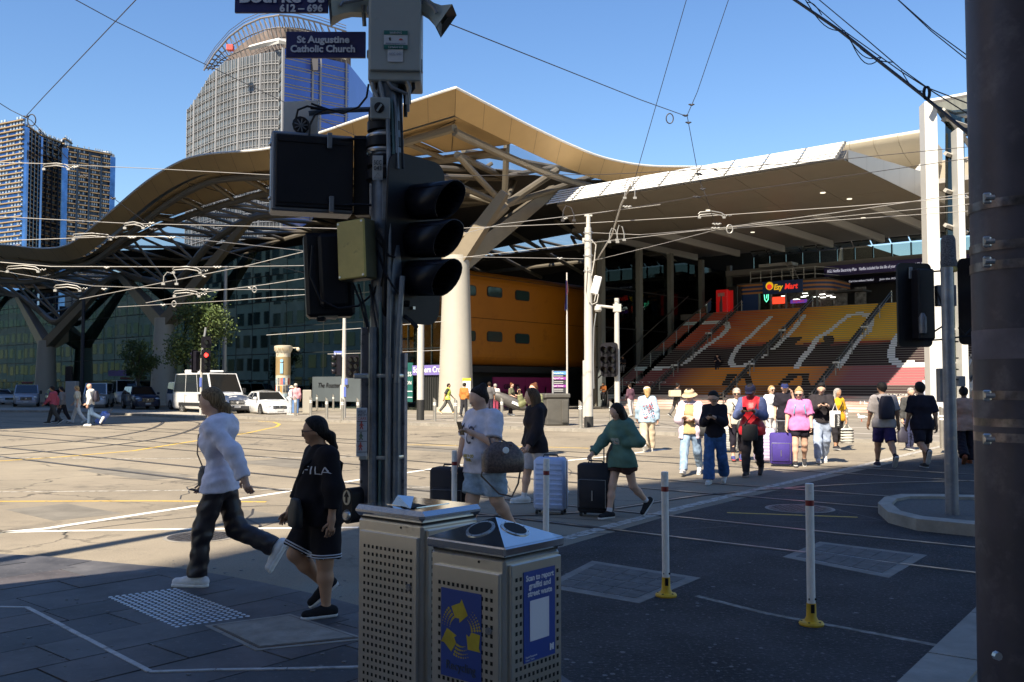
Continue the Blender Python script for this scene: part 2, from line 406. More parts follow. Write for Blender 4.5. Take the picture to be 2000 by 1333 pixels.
mc=[G(1715, 1003), G(1728, 990), G(1760, 984), G(1830, 984), G(2100, 992), G(2200, 1070), G(1905, 1049), G(1790, 1037), G(1735, 1022)]
mp=[(p.x, p.y) for p in mc]; c_=(3.2 * 1.0 + 1.5, 13.0); cc=(sum(p[0] for p in mp) / len(mp), sum(p[1] for p in mp) / len(mp))
med=thing('traffic_island', 'rounded concrete kerbed traffic island with dark asphalt infill', 'traffic island', (*cc, 0))
shr=lambda k: [(cc[0] + (p[0] - cc[0]) * k, cc[1] + (p[1] - cc[1]) * k) for p in mp]
ou, inn=mp, shr(.80); n=len(mp)
for i in range(n):
 j=(i + 1) % n; a, b, c, d=ou[i], ou[j], inn[j], inn[i]
 k=.008; ab=lambda p, q, t: (p[0] + (q[0] - p[0]) * t, p[1] + (q[1] - p[1]) * t)
 m=MB(); m.prism([a, b, c, d], -.02, .14); m.build('kerb_block', mat('concrete_kerb', (.30, .275, .235), .8, noise=(4, .22), bump=(35, .4, .004)), med, smooth=0)
m=MB(); m.prism(shr(.81), .0, .10); m.build('infill', mat('dark_infill', (.09, .085, .08), .9, noise=(20, .3), bump=(70, .6, .006)), med, smooth=0)
# ---------------------------------------------------------------- painted lines and rails, flat sheets 4 mm apart
def line(name, pts, w, m, z=.002, px=True):
 q=[G(*p) if px else uv(*p) for p in pts]; strip(q, w, z, .002).build(name, m, kind='structure', smooth=0)
line('stop_line', [(-60, 1046), (90, 1033), (400, 986), (560, 961), (700, 938), (860, 914), (1000, 896)], .13, M_WHITE)
line('edge_line', [(-60, 1042), (100, 1038), (380, 1034), (700, 1031)], .10, M_WHITE)
line('crossing_line', [(1100, 1054), (1200, 1026), (1300, 1000), (1430, 968), (1550, 940), (1665, 914), (1760, 891), (1840, 872)], .17, M_FADE)
line('crossing_line', [(1060, 905), (1180, 893), (1300, 878)], .15, M_WHITE)
line('lane_line', [(-50, 962), (300, 959), (640, 955), (900, 951)], .07, M_FADE)
line('lane_line', [(-60, 893), (250, 897), (700, 893)], .09, M_FADE)
line('lane_line', [(250, 826), (330, 824)], .15, M_FADE); line('lane_line', [(420, 829), (520, 824)], .15, M_FADE)
line('box_line', [(-60, 980), (300, 979), (520, 981)], .08, M_YELL)
line('box_line', [(-60, 905), (120, 893), (260, 881), (380, 862), (480, 847), (540, 834), (546, 829), (535, 825), (505, 823)], .13, M_YELL)
line('box_line', [(700, 868), (1000, 872), (1150, 876)], .10, M_YELL)
line('box_line', [(1420, 1002), (1560, 1007), (1675, 1011)], .07, M_YELL)
line('edge_line', [(1360, 1165), (1500, 1200), (1700, 1237), (1830, 1262)], .06, mat('road_paint_ghost', (.30, .28, .25), .8, noise=(9, .3), grime=(8, (.14, .125, .10), .40, .55)))
line('edge_line', [(-40, 800), (80, 808), (260, 812)], .1, M_FADE)
M_RAIL=mat('tram_rail', (.30, .28, .26), .35, .8, noise=(6, .3)); M_GROOVE=mat('rail_groove', (.02, .018, .016), .8)
def rail(pts, px=True):
 q=[G(*p) if px else uv(*p) for p in pts]; m=[]
 for i in range(len(q) - 1):
  for k in range(6):
   t=k / 6; p0=q[max(i - 1, 0)]; p1=q[i]; p2=q[i + 1]; p3=q[min(i + 2, len(q) - 1)]
   m.append(.5 * ((2 * p1) + (p2 - p0) * t + (2 * p0 - 5 * p1 + 4 * p2 - p3) * t * t + (3 * p1 - p0 - 3 * p2 + p3) * t ** 3))
 m.append(q[-1])
 o=strip(m, .16, .0015, .002).build('tram_rail', M_GROOVE, kind='structure', smooth=0)
 strip(m, .05, .006, .003).build('rail_head', M_RAIL, o, smooth=0)
for vv in (9.3, 10.75, 13.4, 14.85, 18.2, 19.6): rail([(-40, vv), (0, vv), (40, vv), (95, vv)], px=False)
rail([(-60, 893), (120, 880), (280, 862), (360, 845), (392, 829), (372, 824), (330, 821)])
rail([(-40, 845), (110, 838), (240, 826), (300, 822), (318, 826), (280, 842), (150, 862), (-60, 878)])
rail([(-60, 826), (60, 824)]);
rail([(900, 1010), (1150, 1000), (1400, 965), (1700, 945), (2000, 938)])
def cover_round(px, py, r, label, z=.004):
 c=G(px, py); t=thing('manhole_cover', label, 'manhole cover', (c.x, c.y, 0))
 m=MB(); m.lathe((c.x, c.y, .001), [(r * 1.12, 0), (r * 1.12, .004)], 32); m.build('surround', M_KERB, t, smooth=0)
 m=MB(); m.lathe((c.x, c.y, .002), [(r, 0), (r, .007)], 32); m.build('lid', mat('cast_iron', (.085, .078, .075), .5, .6, noise=(12, .35)), t, smooth=0)
 m=MB()
 for i in range(-6, 7):
  for j in range(-6, 7):
   x, y=i * r / 7, j * r / 7
   if math.hypot(x, y) < r * .9 and (i + j) % 2 == 0: m.box((c.x + x, c.y + y, .011), (r / 8, r / 8, .006), .785)
 m.build('lid_pattern', MATS['cast_iron'], t, kind='stuff', smooth=0)
cover_round(392, 1049, .36, 'round cast iron manhole cover beside the walkers on the sunlit road')
cover_round(1562, 994, .42, 'round manhole cover beside the yellow line near the traffic island')
def cover_grid(q, nx, ny, label, label2=None):
 q=[G(*p) for p in q]; c=(q[0] + q[1] + q[2] + q[3]) / 4; t=thing('access_cover', label, 'access cover', (c.x, c.y, 0))
 big=[c + (p - c) * 1.22 for p in q]; m=MB(); m.prism([(p.x, p.y) for p in big], -.01, .005); m.build('concrete_surround', mat('cover_concrete', (.20, .185, .165), .85, noise=(4, .3), bump=(40, .5, .005)), t, smooth=0)
 bl=lambda a, b: lerp(lerp(q[0], q[1], a), lerp(q[3], q[2], a), b)
 m=MB(); m.prism([(p.x, p.y) for p in q], 0, .007); m.build('frame', mat('galvanised_frame', (.34, .34, .35), .5, .7, noise=(10, .3)), t, smooth=0)
 for i in range(nx):
  for j in range(ny):
   g=.02; a0, a1, b0, b1=(i + g) / nx, (i + 1 - g) / nx, (j + g * 2) / ny, (j + 1 - g * 2) / ny
   m=MB(); m.prism([(p.x, p.y) for p in (bl(a0, b0), bl(a1, b0), bl(a1, b1), bl(a0, b1))], .002, .010 + random.uniform(0, .001)); m.build('infill_panel', mat('infill_dark', (.10, .095, .09), .8, noise=(9, .35), bump=(50, .5, .004)), t, smooth=0)
cover_grid([(1612, 1064), (1785, 1086), (1722, 1122), (1553, 1089)], 6, 2, 'steel framed access cover with dark panels in the road near the island')
cover_grid([(1165, 1103), (1340, 1131), (1240, 1171), (1085, 1145)], 5, 4, 'square steel framed access cover in the road beside the recycling bin')
rq_=random.Random(8); M_SEAL=mat('bitumen_sealant', (.035, .032, .030), .6); M_REP=mat('asphalt_repair', (.15, .135, .11), .85, noise=(1.5, .3), grime=(40, (.3, .27, .23), .6, .78))
for px, py, w_, h_ in ((820, 960, 2.6, 1.1), (260, 925, 3.0, 1.0), (560, 905, 2.4, 1.3), (120, 1000, 1.6, .9), (900, 880, 5, 1.4), (480, 1010, 1.3, .8)):
 c=G(px, py); a=rq_.uniform(-.1, .1); m=MB(); m.prism([(c.x + UD.x * x + VD.x * y, c.y + UD.y * x + VD.y * y) for x, y in ((-w_ / 2, -h_ / 2), (w_ / 2, -h_ / 2 + a), (w_ / 2 + a, h_ / 2), (-w_ / 2, h_ / 2))], .0, .0012); m.build('asphalt_repair', M_REP, kind='structure', smooth=0)
for k in range(26):
 c=G(rq_.uniform(0, 1700), rq_.uniform(860, 1060)); d=uv(rq_.uniform(-1, 1), rq_.uniform(-.5, .5)).normalized(); pts=[]; q=V3(c)
 for i in range(7): pts.append((q.x, q.y)); q=q + d * rq_.uniform(.25, .6) + V3((rq_.uniform(-.12, .12), rq_.uniform(-.12, .12), 0))
 strip(pts, rq_.uniform(.015, .035), .0016, .0008).build('crack_seal', M_SEAL, kind='structure', smooth=0)
for k in range(9):
 c=G(rq_.uniform(1120, 1800), rq_.uniform(1070, 1320)); d=uv(rq_.uniform(-1, 1), rq_.uniform(-1, 1)).normalized(); pts=[]; q=V3(c)
 for i in range(8): pts.append((q.x, q.y)); q=q + d * rq_.uniform(.1, .22) + V3((rq_.uniform(-.06, .06), rq_.uniform(-.06, .06), 0))
 strip(pts, rq_.uniform(.005, .012), .0018, .0008).build('asphalt_crack', MATS['rail_groove'], kind='structure', smooth=0)
gm=MB()
for k in range(170):
 c=G(rq_.uniform(-20, 1750), rq_.uniform(1090, 1330)); r_=rq_.uniform(.008, .02); gm.prism([(c.x + r_ * math.cos(a), c.y + r_ * math.sin(a)) for a in [i * math.pi / 3 for i in range(6)]], .0, FZ + .0045 if c.y < 7.5 and c.x < .2 else .0045)
gm.build('gum_spots', mat('gum_grey', (.16, .155, .15), .8), kind='stuff', smooth=0, loc=(0, 0, 0))
# ---------------------------------------------------------------- street blocks behind and left of the camera (they shade the corner and show in the glass)
def block(name, label, poly, h, m, floors, cat='building', win=None):
 """office block on a ground outline (u, v) with rows of recessed window strips"""
 cx_=sum(p[0] for p in poly) / len(poly); cy_=sum(p[1] for p in poly) / len(poly)
 t=thing(name, label, cat, (cx_, cy_, 0))
 fh=h / floors; n=len(poly)
 ar=sum(poly[i][0] * poly[(i + 1) % n][1] - poly[(i + 1) % n][0] * poly[i][1] for i in range(n))
 if ar < 0: poly=poly[::-1]
 mb=MB(); mb.prism(poly, 0, h); mb.build('wall', m, t, smooth=0)
 for i in range(n):
  a, b=V3((*poly[i], 0)), V3((*poly[(i + 1) % n], 0)); L=(b - a).length; d=(b - a) / L; nn=V3((d.y, -d.x, 0))
  if L < 4: continue
  w=MB(); k=int(L / 3.2)
  for f in range(floors):
   for j in range(k):
    c=a + d * (L * (j + .5) / k) + nn * .02 + V3((0, 0, fh * (f + .55))); R=Matrix((d, nn, V3((0, 0, 1)))).transposed()
    w.box(c, (L / k * .62, .10, fh * .58), R)
  w.build('window_rows', win or mat('dark_office_glass', (.02, .03, .035), .08, 0, spec=.8), t, kind='stuff', smooth=0)
 return t
xy=lambda *uvs: [(uv(a, b).x, uv(a, b).y) for a, b in uvs]
M_SAND=mat('sandstone_wall', (.72, .66, .56), .8, noise=(.5, .15)); M_BRN=mat('brown_brick_wall', (.62, .52, .42), .85, noise=(.5, .2))
block('corner_building', 'low corner building beside the near footpath', [(-8.9, -1.9), (-3.2, -4.5), (-2.2, -9), (-8, -20), (-17.6, -18.2)], 18, M_SAND, 5)
aw=MB(); aw.prism([(-4.93, 5.46), (-16, -2.4), (-18, -12), (-8.9, -2.2), (-6.6, 1.6)], 3.85, 4.1); aw.build('street_awning', M_BRN, None, 'flat street awning of the corner building', 'awning', smooth=0)
block('office_tower', 'tall office tower behind the corner building', [(-26.5, -34.5), (-16, -27), (-13.5, -24.6), (25, -22), (40, -60), (-20, -75)], 60, M_BRN, 16)
block('street_block', 'stone office block across the street from the station', xy((34.5, -34), (44.3, -34), (44.3, -8), (34.5, -8)), 39.5, M_SAND, 11)
block('street_block', 'brown office block further along the street from the station', xy((45, -40), (420, -40), (420, -8), (45, -8)), 78, M_BRN, 21)
m_=MB()
m_.lathe((-8.6, 2.2, 0), [(.16, 0), (.13, 9.5), (.10, 12)], 14); m_.box((-7.9, 2.6, 11.6), (1.6, .5, .25), .5)
m_.build('street_lamp', mat('galvanised_pole', (.45, .45, .44), .5, .6, noise=(2, .2)), None, 'tall street lamp pole beside the near footpath', 'street lamp')
# ---------------------------------------------------------------- Station roof
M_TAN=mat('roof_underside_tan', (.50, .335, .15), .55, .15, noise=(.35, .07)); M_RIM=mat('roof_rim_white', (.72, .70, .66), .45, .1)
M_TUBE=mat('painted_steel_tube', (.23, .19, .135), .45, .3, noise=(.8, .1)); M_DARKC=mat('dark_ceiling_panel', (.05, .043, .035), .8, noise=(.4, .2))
M_ROOFTOP=mat('metal_roof', (.45, .43, .40), .5, .3)
M_SKYL=glassmat('skylight_glazing', (.62, .66, .72), .2, (.8, .85, .9), .15)
zLu=[34.6, 41.5, 46.3, 51.5, 58.8, 62.2, 67.3, 73.8, 80, 85, 94, 106, 120, 140]
zLz=[17.8, 17.6, 17.4, 17.3, 18.1, 18.2, 17.4, 15.5, 13.85, 13.9, 15.1, 16.2, 15, 15]
zRv=[36, 39, 42.5, 46, 49.9, 55, 61, 68.4, 76, 95, 140]; zRz=[17.8, 17.45, 17.05, 16.75, 16.6, 17.0, 18.0, 19.3, 19.4, 18, 18]
zIu=[35, 45, 58.8, 72.5, 80, 89, 97, 105, 118, 140]; zIz=[16.4, 16.2, 16.3, 15.6, 14.4, 13.1, 12.7, 13.4, 14.5, 15]
def smooth1(x, xs, ys):
 """monotone-ish cubic through the points"""
 i=max(0, min(len(xs) - 2, int(np.searchsorted(xs, x)) - 1)); h=xs[i + 1] - xs[i]; t=min(1, max(0, (x - xs[i]) / h))
 def sl(j):
  if j <= 0 or j >= len(xs) - 1: return (ys[min(j + 1, len(xs) - 1)] - ys[max(j - 1, 0)]) / (xs[min(j + 1, len(xs) - 1)] - xs[max(j - 1, 0)])
  return (ys[j + 1] - ys[j - 1]) / (xs[j + 1] - xs[j - 1])
 a, b=sl(i) * h, sl(i + 1) * h
 return ys[i] * (2 * t**3 - 3 * t**2 + 1) + a * (t**3 - 2 * t**2 + t) + ys[i + 1] * (3 * t**2 - 2 * t**3) + b * (t**3 - t**2)
zL=lambda u: smooth1(u, zLu, zLz); zR=lambda v: smooth1(v, zRv, zRz); zI=lambda u: smooth1(u, zIu, zIz)
def zin(u, v): return zI(u) + (zR(v) - 17.05) * math.exp(-max(0, u - 36) / 12)
roof=thing('station_roof', 'vast wavy steel roof of the railway station with tan underside', 'station roof', uv(39.8, 41.5))
def fL(u, k):
 ub=35.9 + (u - 34.6) * (140 - 35.9) / (140 - 34.6)
 return uv(lerp(u, ub, k), lerp(36, 37.3, k), zL(u) - 1.0 * k)
def fR(v, k):
 vb=37.3 + (v - 36) * (110 - 37.3) / (110 - 36)
 return uv(lerp(34.6, 35.9, k), lerp(v, vb, k), zR(v) - 1.05 * k)
def panel(f, a, b, n, name='fascia_panel', m=M_TAN, th=.05, g=.012):
 mb=MB()
 fr=[lerp(a + g, b - g, i / n) for i in range(n + 1)]
 for i in range(n):
  q=[f(fr[i], .03), f(fr[i], .97), f(fr[i + 1], .97), f(fr[i + 1], .03)]
  mb.quad(*q)
 return mb.build(name, m, roof, smooth=40)
us=[34.6 + 2.15 * i for i in range(45)]
for a, b in zip(us, us[1:]): panel(fL, a, b, 4)
vs_=[36 + 2.35 * i for i in range(22)]
for a, b in zip(vs_, vs_[1:]): panel(fR, a, b, 4)
mb=MB(); mb.grid(lambda a, b: fL(34.6 + a * 100, .02 + b * .96) + V3((0, 0, .02)) + VD * .02, 120, 1); mb.grid(lambda a, b: fR(36 + a * 60, .02 + b * .96) + V3((0, 0, .02)) + UD * .02, 80, 1)
mb.build('fascia_backing', mat('joint_shadow', (.08, .06, .04), .9), roof)
mb=MB(); mb.path([fL(134 - i * .8, 0) + V3((0, 0, .02)) for i in range(125)] + [fR(36 + i * .8, 0) + V3((0, 0, .02)) for i in range(80)], .075, 6); mb.build('roof_rim', M_RIM, roof)
mb=MB(); mb.grid(lambda a, b: uv(34.65 + a * 100, 36.05 + b * 4, lerp(zL(34.6 + a * 100) + .03, zin(34.6 + a * 100, 40) + .6, b)), 110, 3)
mb.grid(lambda a, b: uv(34.62 + a * 2.2, 36.05 + b * 66, zR(36 + b * 66) + .03 + a * .02), 2, 60)
mb.build('roof_sheet', M_ROOFTOP, roof)
v1=lambda u: interp(u, [36.5, 44.4, 130], [42.5, 40.2, 40.0])
def sof(u, b):
 vv=lerp(37.3, v1(u), b); return uv(max(u, 35.95), vv, lerp(zL(u) - 1.0, zin(u, vv) - .1, b))
ss=[35.95, 40.6] + [44.5 + 4.3 * i for i in range(20)]
for a, b in zip(ss, ss[1:]):
 mb=MB(); mb.grid(lambda x, y: sof(lerp(a + .02, b - .02, x), .01 + y * .98), 5, 3); mb.build('soffit_panel', M_TAN, roof)
def rp_(f, a, b, n): return [f(lerp(a, b, i / n)) for i in range(n + 1)]
def tubep(pts, r, name='truss_tube', n=8, m=None):
 mb=MB(); mb.path(pts, r, n); return mb.build(name, m or M_TUBE, roof)
edL=lambda u: uv(max(u, 36.45), 37.85, zL(u) - 1.42); edR=lambda v: uv(36.45, max(v, 37.85), zR(v) - 1.5)
tubep(rp_(edL, 36.2, 134, 110), .25, 'edge_tube'); tubep(rp_(edR, 37.6, 95, 70), .25, 'edge_tube')
inn_=lambda u: uv(u, v1(u), zin(u, v1(u)) - .5)
tubep(rp_(inn_, 36.5, 130, 90), .27, 'inner_tube')
for u in ss[1:]:
 a, b=edL(u), inn_(u); tubep([a, lerp(a, b, .5), b], .17, 'soffit_beam')
 mb=MB()
 for j in (-1, 1):
  p=sof(u + 2.1 + j * .05, .02) - V3((0, 0, .02)); q_=sof(u + (4.2 if j > 0 else .1), .97) - V3((0, 0, .03)); mb.path([p, q_], .022, 4)
 mb.build('soffit_joint', MATS['joint_shadow'], roof)
mb=MB(); mb.path([sof(36.2, .05) - V3((0, 0, .03)), sof(40, .95) - V3((0, 0, .03))], .02, 4); mb.path([sof(36.2, .08) - V3((0, 0, .03)), sof(44, .6) - V3((0, 0, .03))], .02, 4); mb.build('soffit_joint', MATS['joint_shadow'], roof)
def lens(u, a, b, w): return w * math.sin(math.pi * (u - a) / (b - a)) ** .7 if a < u < b else 0
def w1(u): return max(0, 13 * (1 - (u - 36.5) / 6.5)) if u < 43 else lens(u, 57, 82.5, 11) + lens(u, 87, 108, 12)
def w2(u): return lens(u, 50, 76, 6)
U0=[36.45 + i * .6 for i in range(160)]
rows=[lambda u: v1(u), lambda u: v1(u) + w1(u), lambda u: 74.0, lambda u: 74 + w2(u), lambda u: 128.0]
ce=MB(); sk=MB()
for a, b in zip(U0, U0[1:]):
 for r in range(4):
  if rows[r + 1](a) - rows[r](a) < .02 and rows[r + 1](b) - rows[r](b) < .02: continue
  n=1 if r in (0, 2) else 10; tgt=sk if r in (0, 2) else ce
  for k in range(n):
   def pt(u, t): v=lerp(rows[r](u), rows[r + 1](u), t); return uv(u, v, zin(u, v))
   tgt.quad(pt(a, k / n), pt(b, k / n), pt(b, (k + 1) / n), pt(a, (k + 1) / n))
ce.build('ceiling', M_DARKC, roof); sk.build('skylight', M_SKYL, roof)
M_COL=mat('column_paint', (.40, .375, .32), .5, 0, noise=(.6, .06), grime=(1.5, (.42, .39, .33), .62, .8))
def column(u, top, label):
 c=uv(u, 41.5, PZ); t=thing('station_column', label, 'column', c, RZ, 'columns carrying the station roof')
 mb=MB(); mb.lathe(c, [(1.22, 0), (1.18, .3), (1.08, .32), (.96, top * .45), (.80, top)], 40); mb.build('shaft', M_COL, t)
 return t, uv(u, 41.5, top + PZ)
LCu=[36, 39.8, 46, 52, 57, 63, 69, 74.2, 79, 84.2, 89, 93, 97, 101, 106, 114, 120]
LCz=[13.5, 12.9, 13.9, 14.4, 14.6, 14.9, 13.4, 10.6, 11.2, 12.0, 11.2, 9.6, 8.2, 9.6, 11.4, 12, 9]
LC=lambda u: uv(u, 42.4, smooth1(u, LCu, LCz))
def arm(t, a, b, w0, w1_):
 d=(b - a).normalized(); s_=d.cross(V3((0, 0, 1))).normalized(); n=s_.cross(d); mb=MB(); vs=[]
 for p, w in ((a, w0), (b, w1_)): vs += [p + s_ * w * x + n * w * y for x, y in ((-.5, -.62), (.5, -.62), (.5, .62), (-.5, .62))]
 mb.add(vs, [(3, 2, 1, 0), (4, 5, 6, 7)] + [(i, (i + 1) % 4, 4 + (i + 1) % 4, 4 + i) for i in range(4)]); mb.build('arm', M_TUBE, t, smooth=0)
for u, top, lab in ((39.8, 9.6, 'nearest round cream column under the apex of the station roof'), (74.2, 7.4, 'grey column behind the white van under the wavy roof'), (97, 6.2, 'far left column of the station roof beside the glass')):
 t, hp=column(u, top, lab); low=hp - V3((0, 0, .5))
 arm(t, low, LC(u + 9.5), 1.0, .5); arm(t, low, LC(u - (11 if u > 60 else 3.2)), .85, .4)
 arm(t, low, uv(u - 1, 50, smooth1(u, LCu, LCz) + 2.2), 1.0, .5)
N=P(985, 402, 59.5)
for q, r in ((P(893, 303, 53.5), .20), (P(990, 274, 57.5), .20), (P(1088, 333, 62), .24), (P(1165, 342, 66), .2), (P(905, 470, 57.5), .42), (P(900, 486, 58.5), .40), (P(820, 330, 58), .2), (P(880, 372, 62), .17), (P(1010, 345, 66), .17)):
 tubep([N, lerp(N, q, .5), q], r)
for a, b, r in ((P(893, 303, 53.5), P(982, 345, 64), .22), (P(800, 325, 56), P(1020, 338, 68), .18), (P(830, 345, 57), P(1100, 352, 72), .2), (P(840, 365, 60), P(1060, 382, 75), .17), (P(905, 295, 60), P(1180, 345, 74), .2), (P(985, 345, 61), P(1130, 318, 70), .16), (P(860, 385, 62), P(960, 320, 66), .15), (P(870, 400, 63), P(980, 350, 72), .15)):
 tubep([a, b], r)
tubep(rp_(LC, 46, 120, 70), .32, 'lower_chord', 8)
back=lambda u: uv(u, v1(u) + 11.3, zin(u, 51) - .55)
tubep(rp_(back, 46, 120, 70), .24, 'back_chord')
st=[46.5 + 4.1 * i for i in range(18)]
for i, u in enumerate(st):
 a=LC(u); nx=st[min(i + 1, len(st) - 1)]
 tubep([a, inn_(u + 2)], .12); tubep([a, inn_(nx + 1)], .11); tubep([a, back(u + .2)], .13)
 tubep([inn_(u), back(nx)], .15); tubep([inn_(nx), back(u)], .13)
for i in range(7):
 a=uv(51 + i * 4, 73.8, zin(51, 74) - .5); b=uv(55 + i * 4, 80.5, zin(55, 80) - .6); c=uv(51 + i * 4, 80.5, zin(51, 80) - .6); tubep([a, b], .17); tubep([a, c], .15)
 tubep([uv(45 + i * 6, 66, zin(45, 66) - .6), uv(49 + i * 6, 84, zin(49, 84) - 2.6)], .2)
tubep([uv(46, 73.6, 15.3), uv(82, 73.6, 15.2)], .22); tubep([uv(46, 81, 15.1), uv(82, 81, 15)], .22)
# ---------------------------------------------------------------- glass street front
FVV=43.4
gf=thing('glass_facade', 'dark teal glass wall of the station behind the parked cars', 'glass wall', uv(75, FVV))
M_GL=[glassmat('teal_glass_%d' % i, t_, .62, r_) for i, (t_, r_) in enumerate([((.035, .075, .075), (.62, .95, .93)), ((.05, .085, .085), (.70, .98, .96)), ((.03, .06, .065), (.56, .88, .88))])]
M_MULL=mat('dark_mullion', (.014, .018, .018), .5, .2)
PU, PH=2.25, 2.05
u0g, nug, nvg=41.6, 36, 6
pm=MB(); pm.box((0, 0, 0), (PU - .07, .03, PH - .07)); pt_=pm.build('pane', M_GL[0], gf, smooth=0, loc=(0, 0, 0)); pme=pt_.data; bpy.data.objects.remove(pt_)
pmes=[pme]
for k in (1, 2): q=pme.copy(); q.materials[0]=M_GL[k]; pmes.append(q)
pme.materials.clear(); pme.materials.append(M_GL[0]); pme.transform(MW[gf.name].to_3x3().to_4x4())
TI=MW[gf.name].inverted()
for me_ in pmes:
 A=np.zeros(len(me_.vertices) * 3); me_.vertices.foreach_get('co', A); A=A.reshape(-1, 3); A -= A.mean(0); me_.vertices.foreach_set('co', A.ravel()); me_.update()
pclear=pme.copy(); pclear.materials[0]=glassmat('clear_front_glass', (.62, .66, .64), .25); pmes.append(pclear) if False else None
for i in range(nug):
 for j in range(nvg):
  u=u0g + (i + .5) * PU
  if j * PH + PH > smooth1(u, LCu, LCz) + 1.2: continue
  o=bpy.data.objects.new('pane', pclear if i < 3 else random.choice(pmes)); COL.objects.link(o); o.parent=gf
  R=Matrix.Rotation(RZ + random.uniform(-.004, .004), 4, 'Z') @ Matrix.Rotation(random.uniform(-.004, .004), 4, 'X')
  o.matrix_local=TI @ Matrix.Translation(uv(u, FVV, PZ + (j + .5) * PH)) @ R
for i in range(nug + 1):
 u=u0g + i * PU; m_=MB(); h=min(nvg * PH, smooth1(u, LCu, LCz) + .8); m_.box(uv(u, FVV + .05, PZ + h / 2), (.07, .14, h), RZ); m_.build('mullion', M_MULL, gf, smooth=0)
 if i % 4 == 2: m_=MB(); m_.box(uv(u, FVV + 1.0, PZ + h / 2), (.45, .5, h), RZ); m_.build('fin_column', mat('dark_fin', (.05, .05, .05), .7), gf, smooth=0)
for j in range(1, nvg):
 m_=MB(); m_.box(uv(u0g + nug * PU / 2, FVV + .05, PZ + j * PH), (nug * PU, .12, .07), RZ); m_.build('transom', M_MULL, gf, smooth=0)
def slab(name, label, cat, u, v, z, su, sv, sz, m, bev=.01, group=None):
 mb=MB(); mb.box(uv(u, v, z + sz / 2), (su, sv, sz), RZ, bev); return mb.build(name, m, None, label, cat, group, smooth=0)
M_PURP=mat('purple_sign_panel', (.16, .13, .36), .5, noise=(1, .05))
M_SIGNW=mat('sign_white', (.78, .78, .76), .5)
sg=thing('station_sign', 'purple Southern Cross Station name sign over the dark doors', 'sign', uv(42.5, 42.9, 3.0), RZ)
mb=MB(); a=Pv(806, 733, 43.0); b=Pv(900, 733, 43.0); t_=Pv(806, 714, 43.0)
mb.box((a + b) / 2 + V3((0, 0, (t_.z - a.z) / 2)), ((b - a).length, .12, t_.z - a.z), RZ, .01); mb.build('panel', M_PURP, sg, smooth=0)
text_mb('Southern Cross Station', .52, lerp(a, b, .03) - VD * .07 + V3((0, 0, .17)), -UD, V3((0, 0, 1)), .01, width=(b - a).length * .97, bold=.006).build('lettering', M_SIGNW, sg, smooth=0)
dr=thing('station_gate', 'dark barred doors under the purple station sign', 'gate', uv(42.5, 43.1, PZ), RZ)
a, b=Pv(822, 800, 43.1), Pv(866, 800, 43.1); w=(b - a).length; c=(a + b) / 2; c.z=PZ
mb=MB(); mb.box(c + V3((0, 0, 1.5)), (w, .06, 3.0), RZ); mb.build('backing', mat('door_dark', (.02, .02, .02), .6), dr, smooth=0)
for i in range(11):
 mb=MB(); mb.box(c - UD * (w * (i / 10 - .5)) - VD * .06 + V3((0, 0, 1.5)), (.05, .05, 3.0), RZ); mb.build('bar', M_MULL, dr, smooth=0)
tg=thing('green_glass_sign', 'teal glass panel lettered CROSS STATION left of the white pole', 'sign', Pv(800, 800, 43.0), RZ)
a, b=Pv(786, 798, 43.0), Pv(806, 798, 43.0); a.z=b.z=PZ + .5
mb=MB(); mb.box((a + b) / 2 + V3((0, 0, 1.35)), ((b - a).length, .05, 2.6), RZ); mb.build('panel', mat('teal_panel', (.02, .10, .09), .25), tg, smooth=0)
text_mb('CROSS', .42, b - VD * .05 + V3((0, 0, 1.75)) + UD * .06, -UD, V3((0, 0, 1)), .01, 'RIGHT').build('lettering', M_SIGNW, tg, smooth=0)
text_mb('STATION', .34, b - VD * .05 + V3((0, 0, 1.2)) + UD * .06, -UD, V3((0, 0, 1)), .01, 'RIGHT').build('lettering', M_SIGNW, tg, smooth=0)
for k in (.35, .75): mb=MB(); mb.box((a + b) / 2 - VD * .04 + V3((0, 0, k)), ((b - a).length, .03, .05), RZ); mb.build('rail', M_SIGNW, tg, smooth=0)
rs=thing('shop_window_panel', 'pale grey window panel with handwritten shop name behind the bollards', 'shop window', Pv(650, 795, 43.2), RZ)
a, b=Pv(610, 790, 43.2), Pv(706, 790, 43.2); a.z=b.z=PZ + .5; z1=Pv(650, 736, 43.2).z
mb=MB(); mb.box((a + b) / 2 + V3((0, 0, (z1 - a.z) / 2)), ((b - a).length, .05, z1 - a.z), RZ); mb.build('panel', mat('frosted_panel', (.075, .09, .10), .5, noise=(.6, .1)), rs, smooth=0)
text_mb('The Roasters Co', .5, lerp(a, b, .12) - VD * .06 + V3((0, 0, 1.0)), -UD, V3((0, 0, 1)), .01, width=(b - a).length * .62, shear=.3).build('lettering', mat('ink', (.01, .01, .012), .6), rs, smooth=0)
for (x0, x1, y0, y1, m_, lab, txt) in ((68, 106, 757, 767, M_PURP, 'small purple station sign far left on the glass front', 'Spencer St'), (212, 246, 724, 735, M_PURP, 'small purple sign on the glass front above the parked vans', 'Southern Cross')):
 a, b=Pv(x0, y1, 43.1), Pv(x1, y1, 43.1); z1=Pv(x0, y0, 43.1).z; z0=a.z; b.z=z0
 t=thing('purple_sign', lab, 'sign', (a + b) / 2, RZ); mb=MB(); mb.box((a + b) / 2 + V3((0, 0, (z1 - z0) / 2)), ((b - a).length, .08, z1 - z0), RZ); mb.build('panel', m_, t, smooth=0)
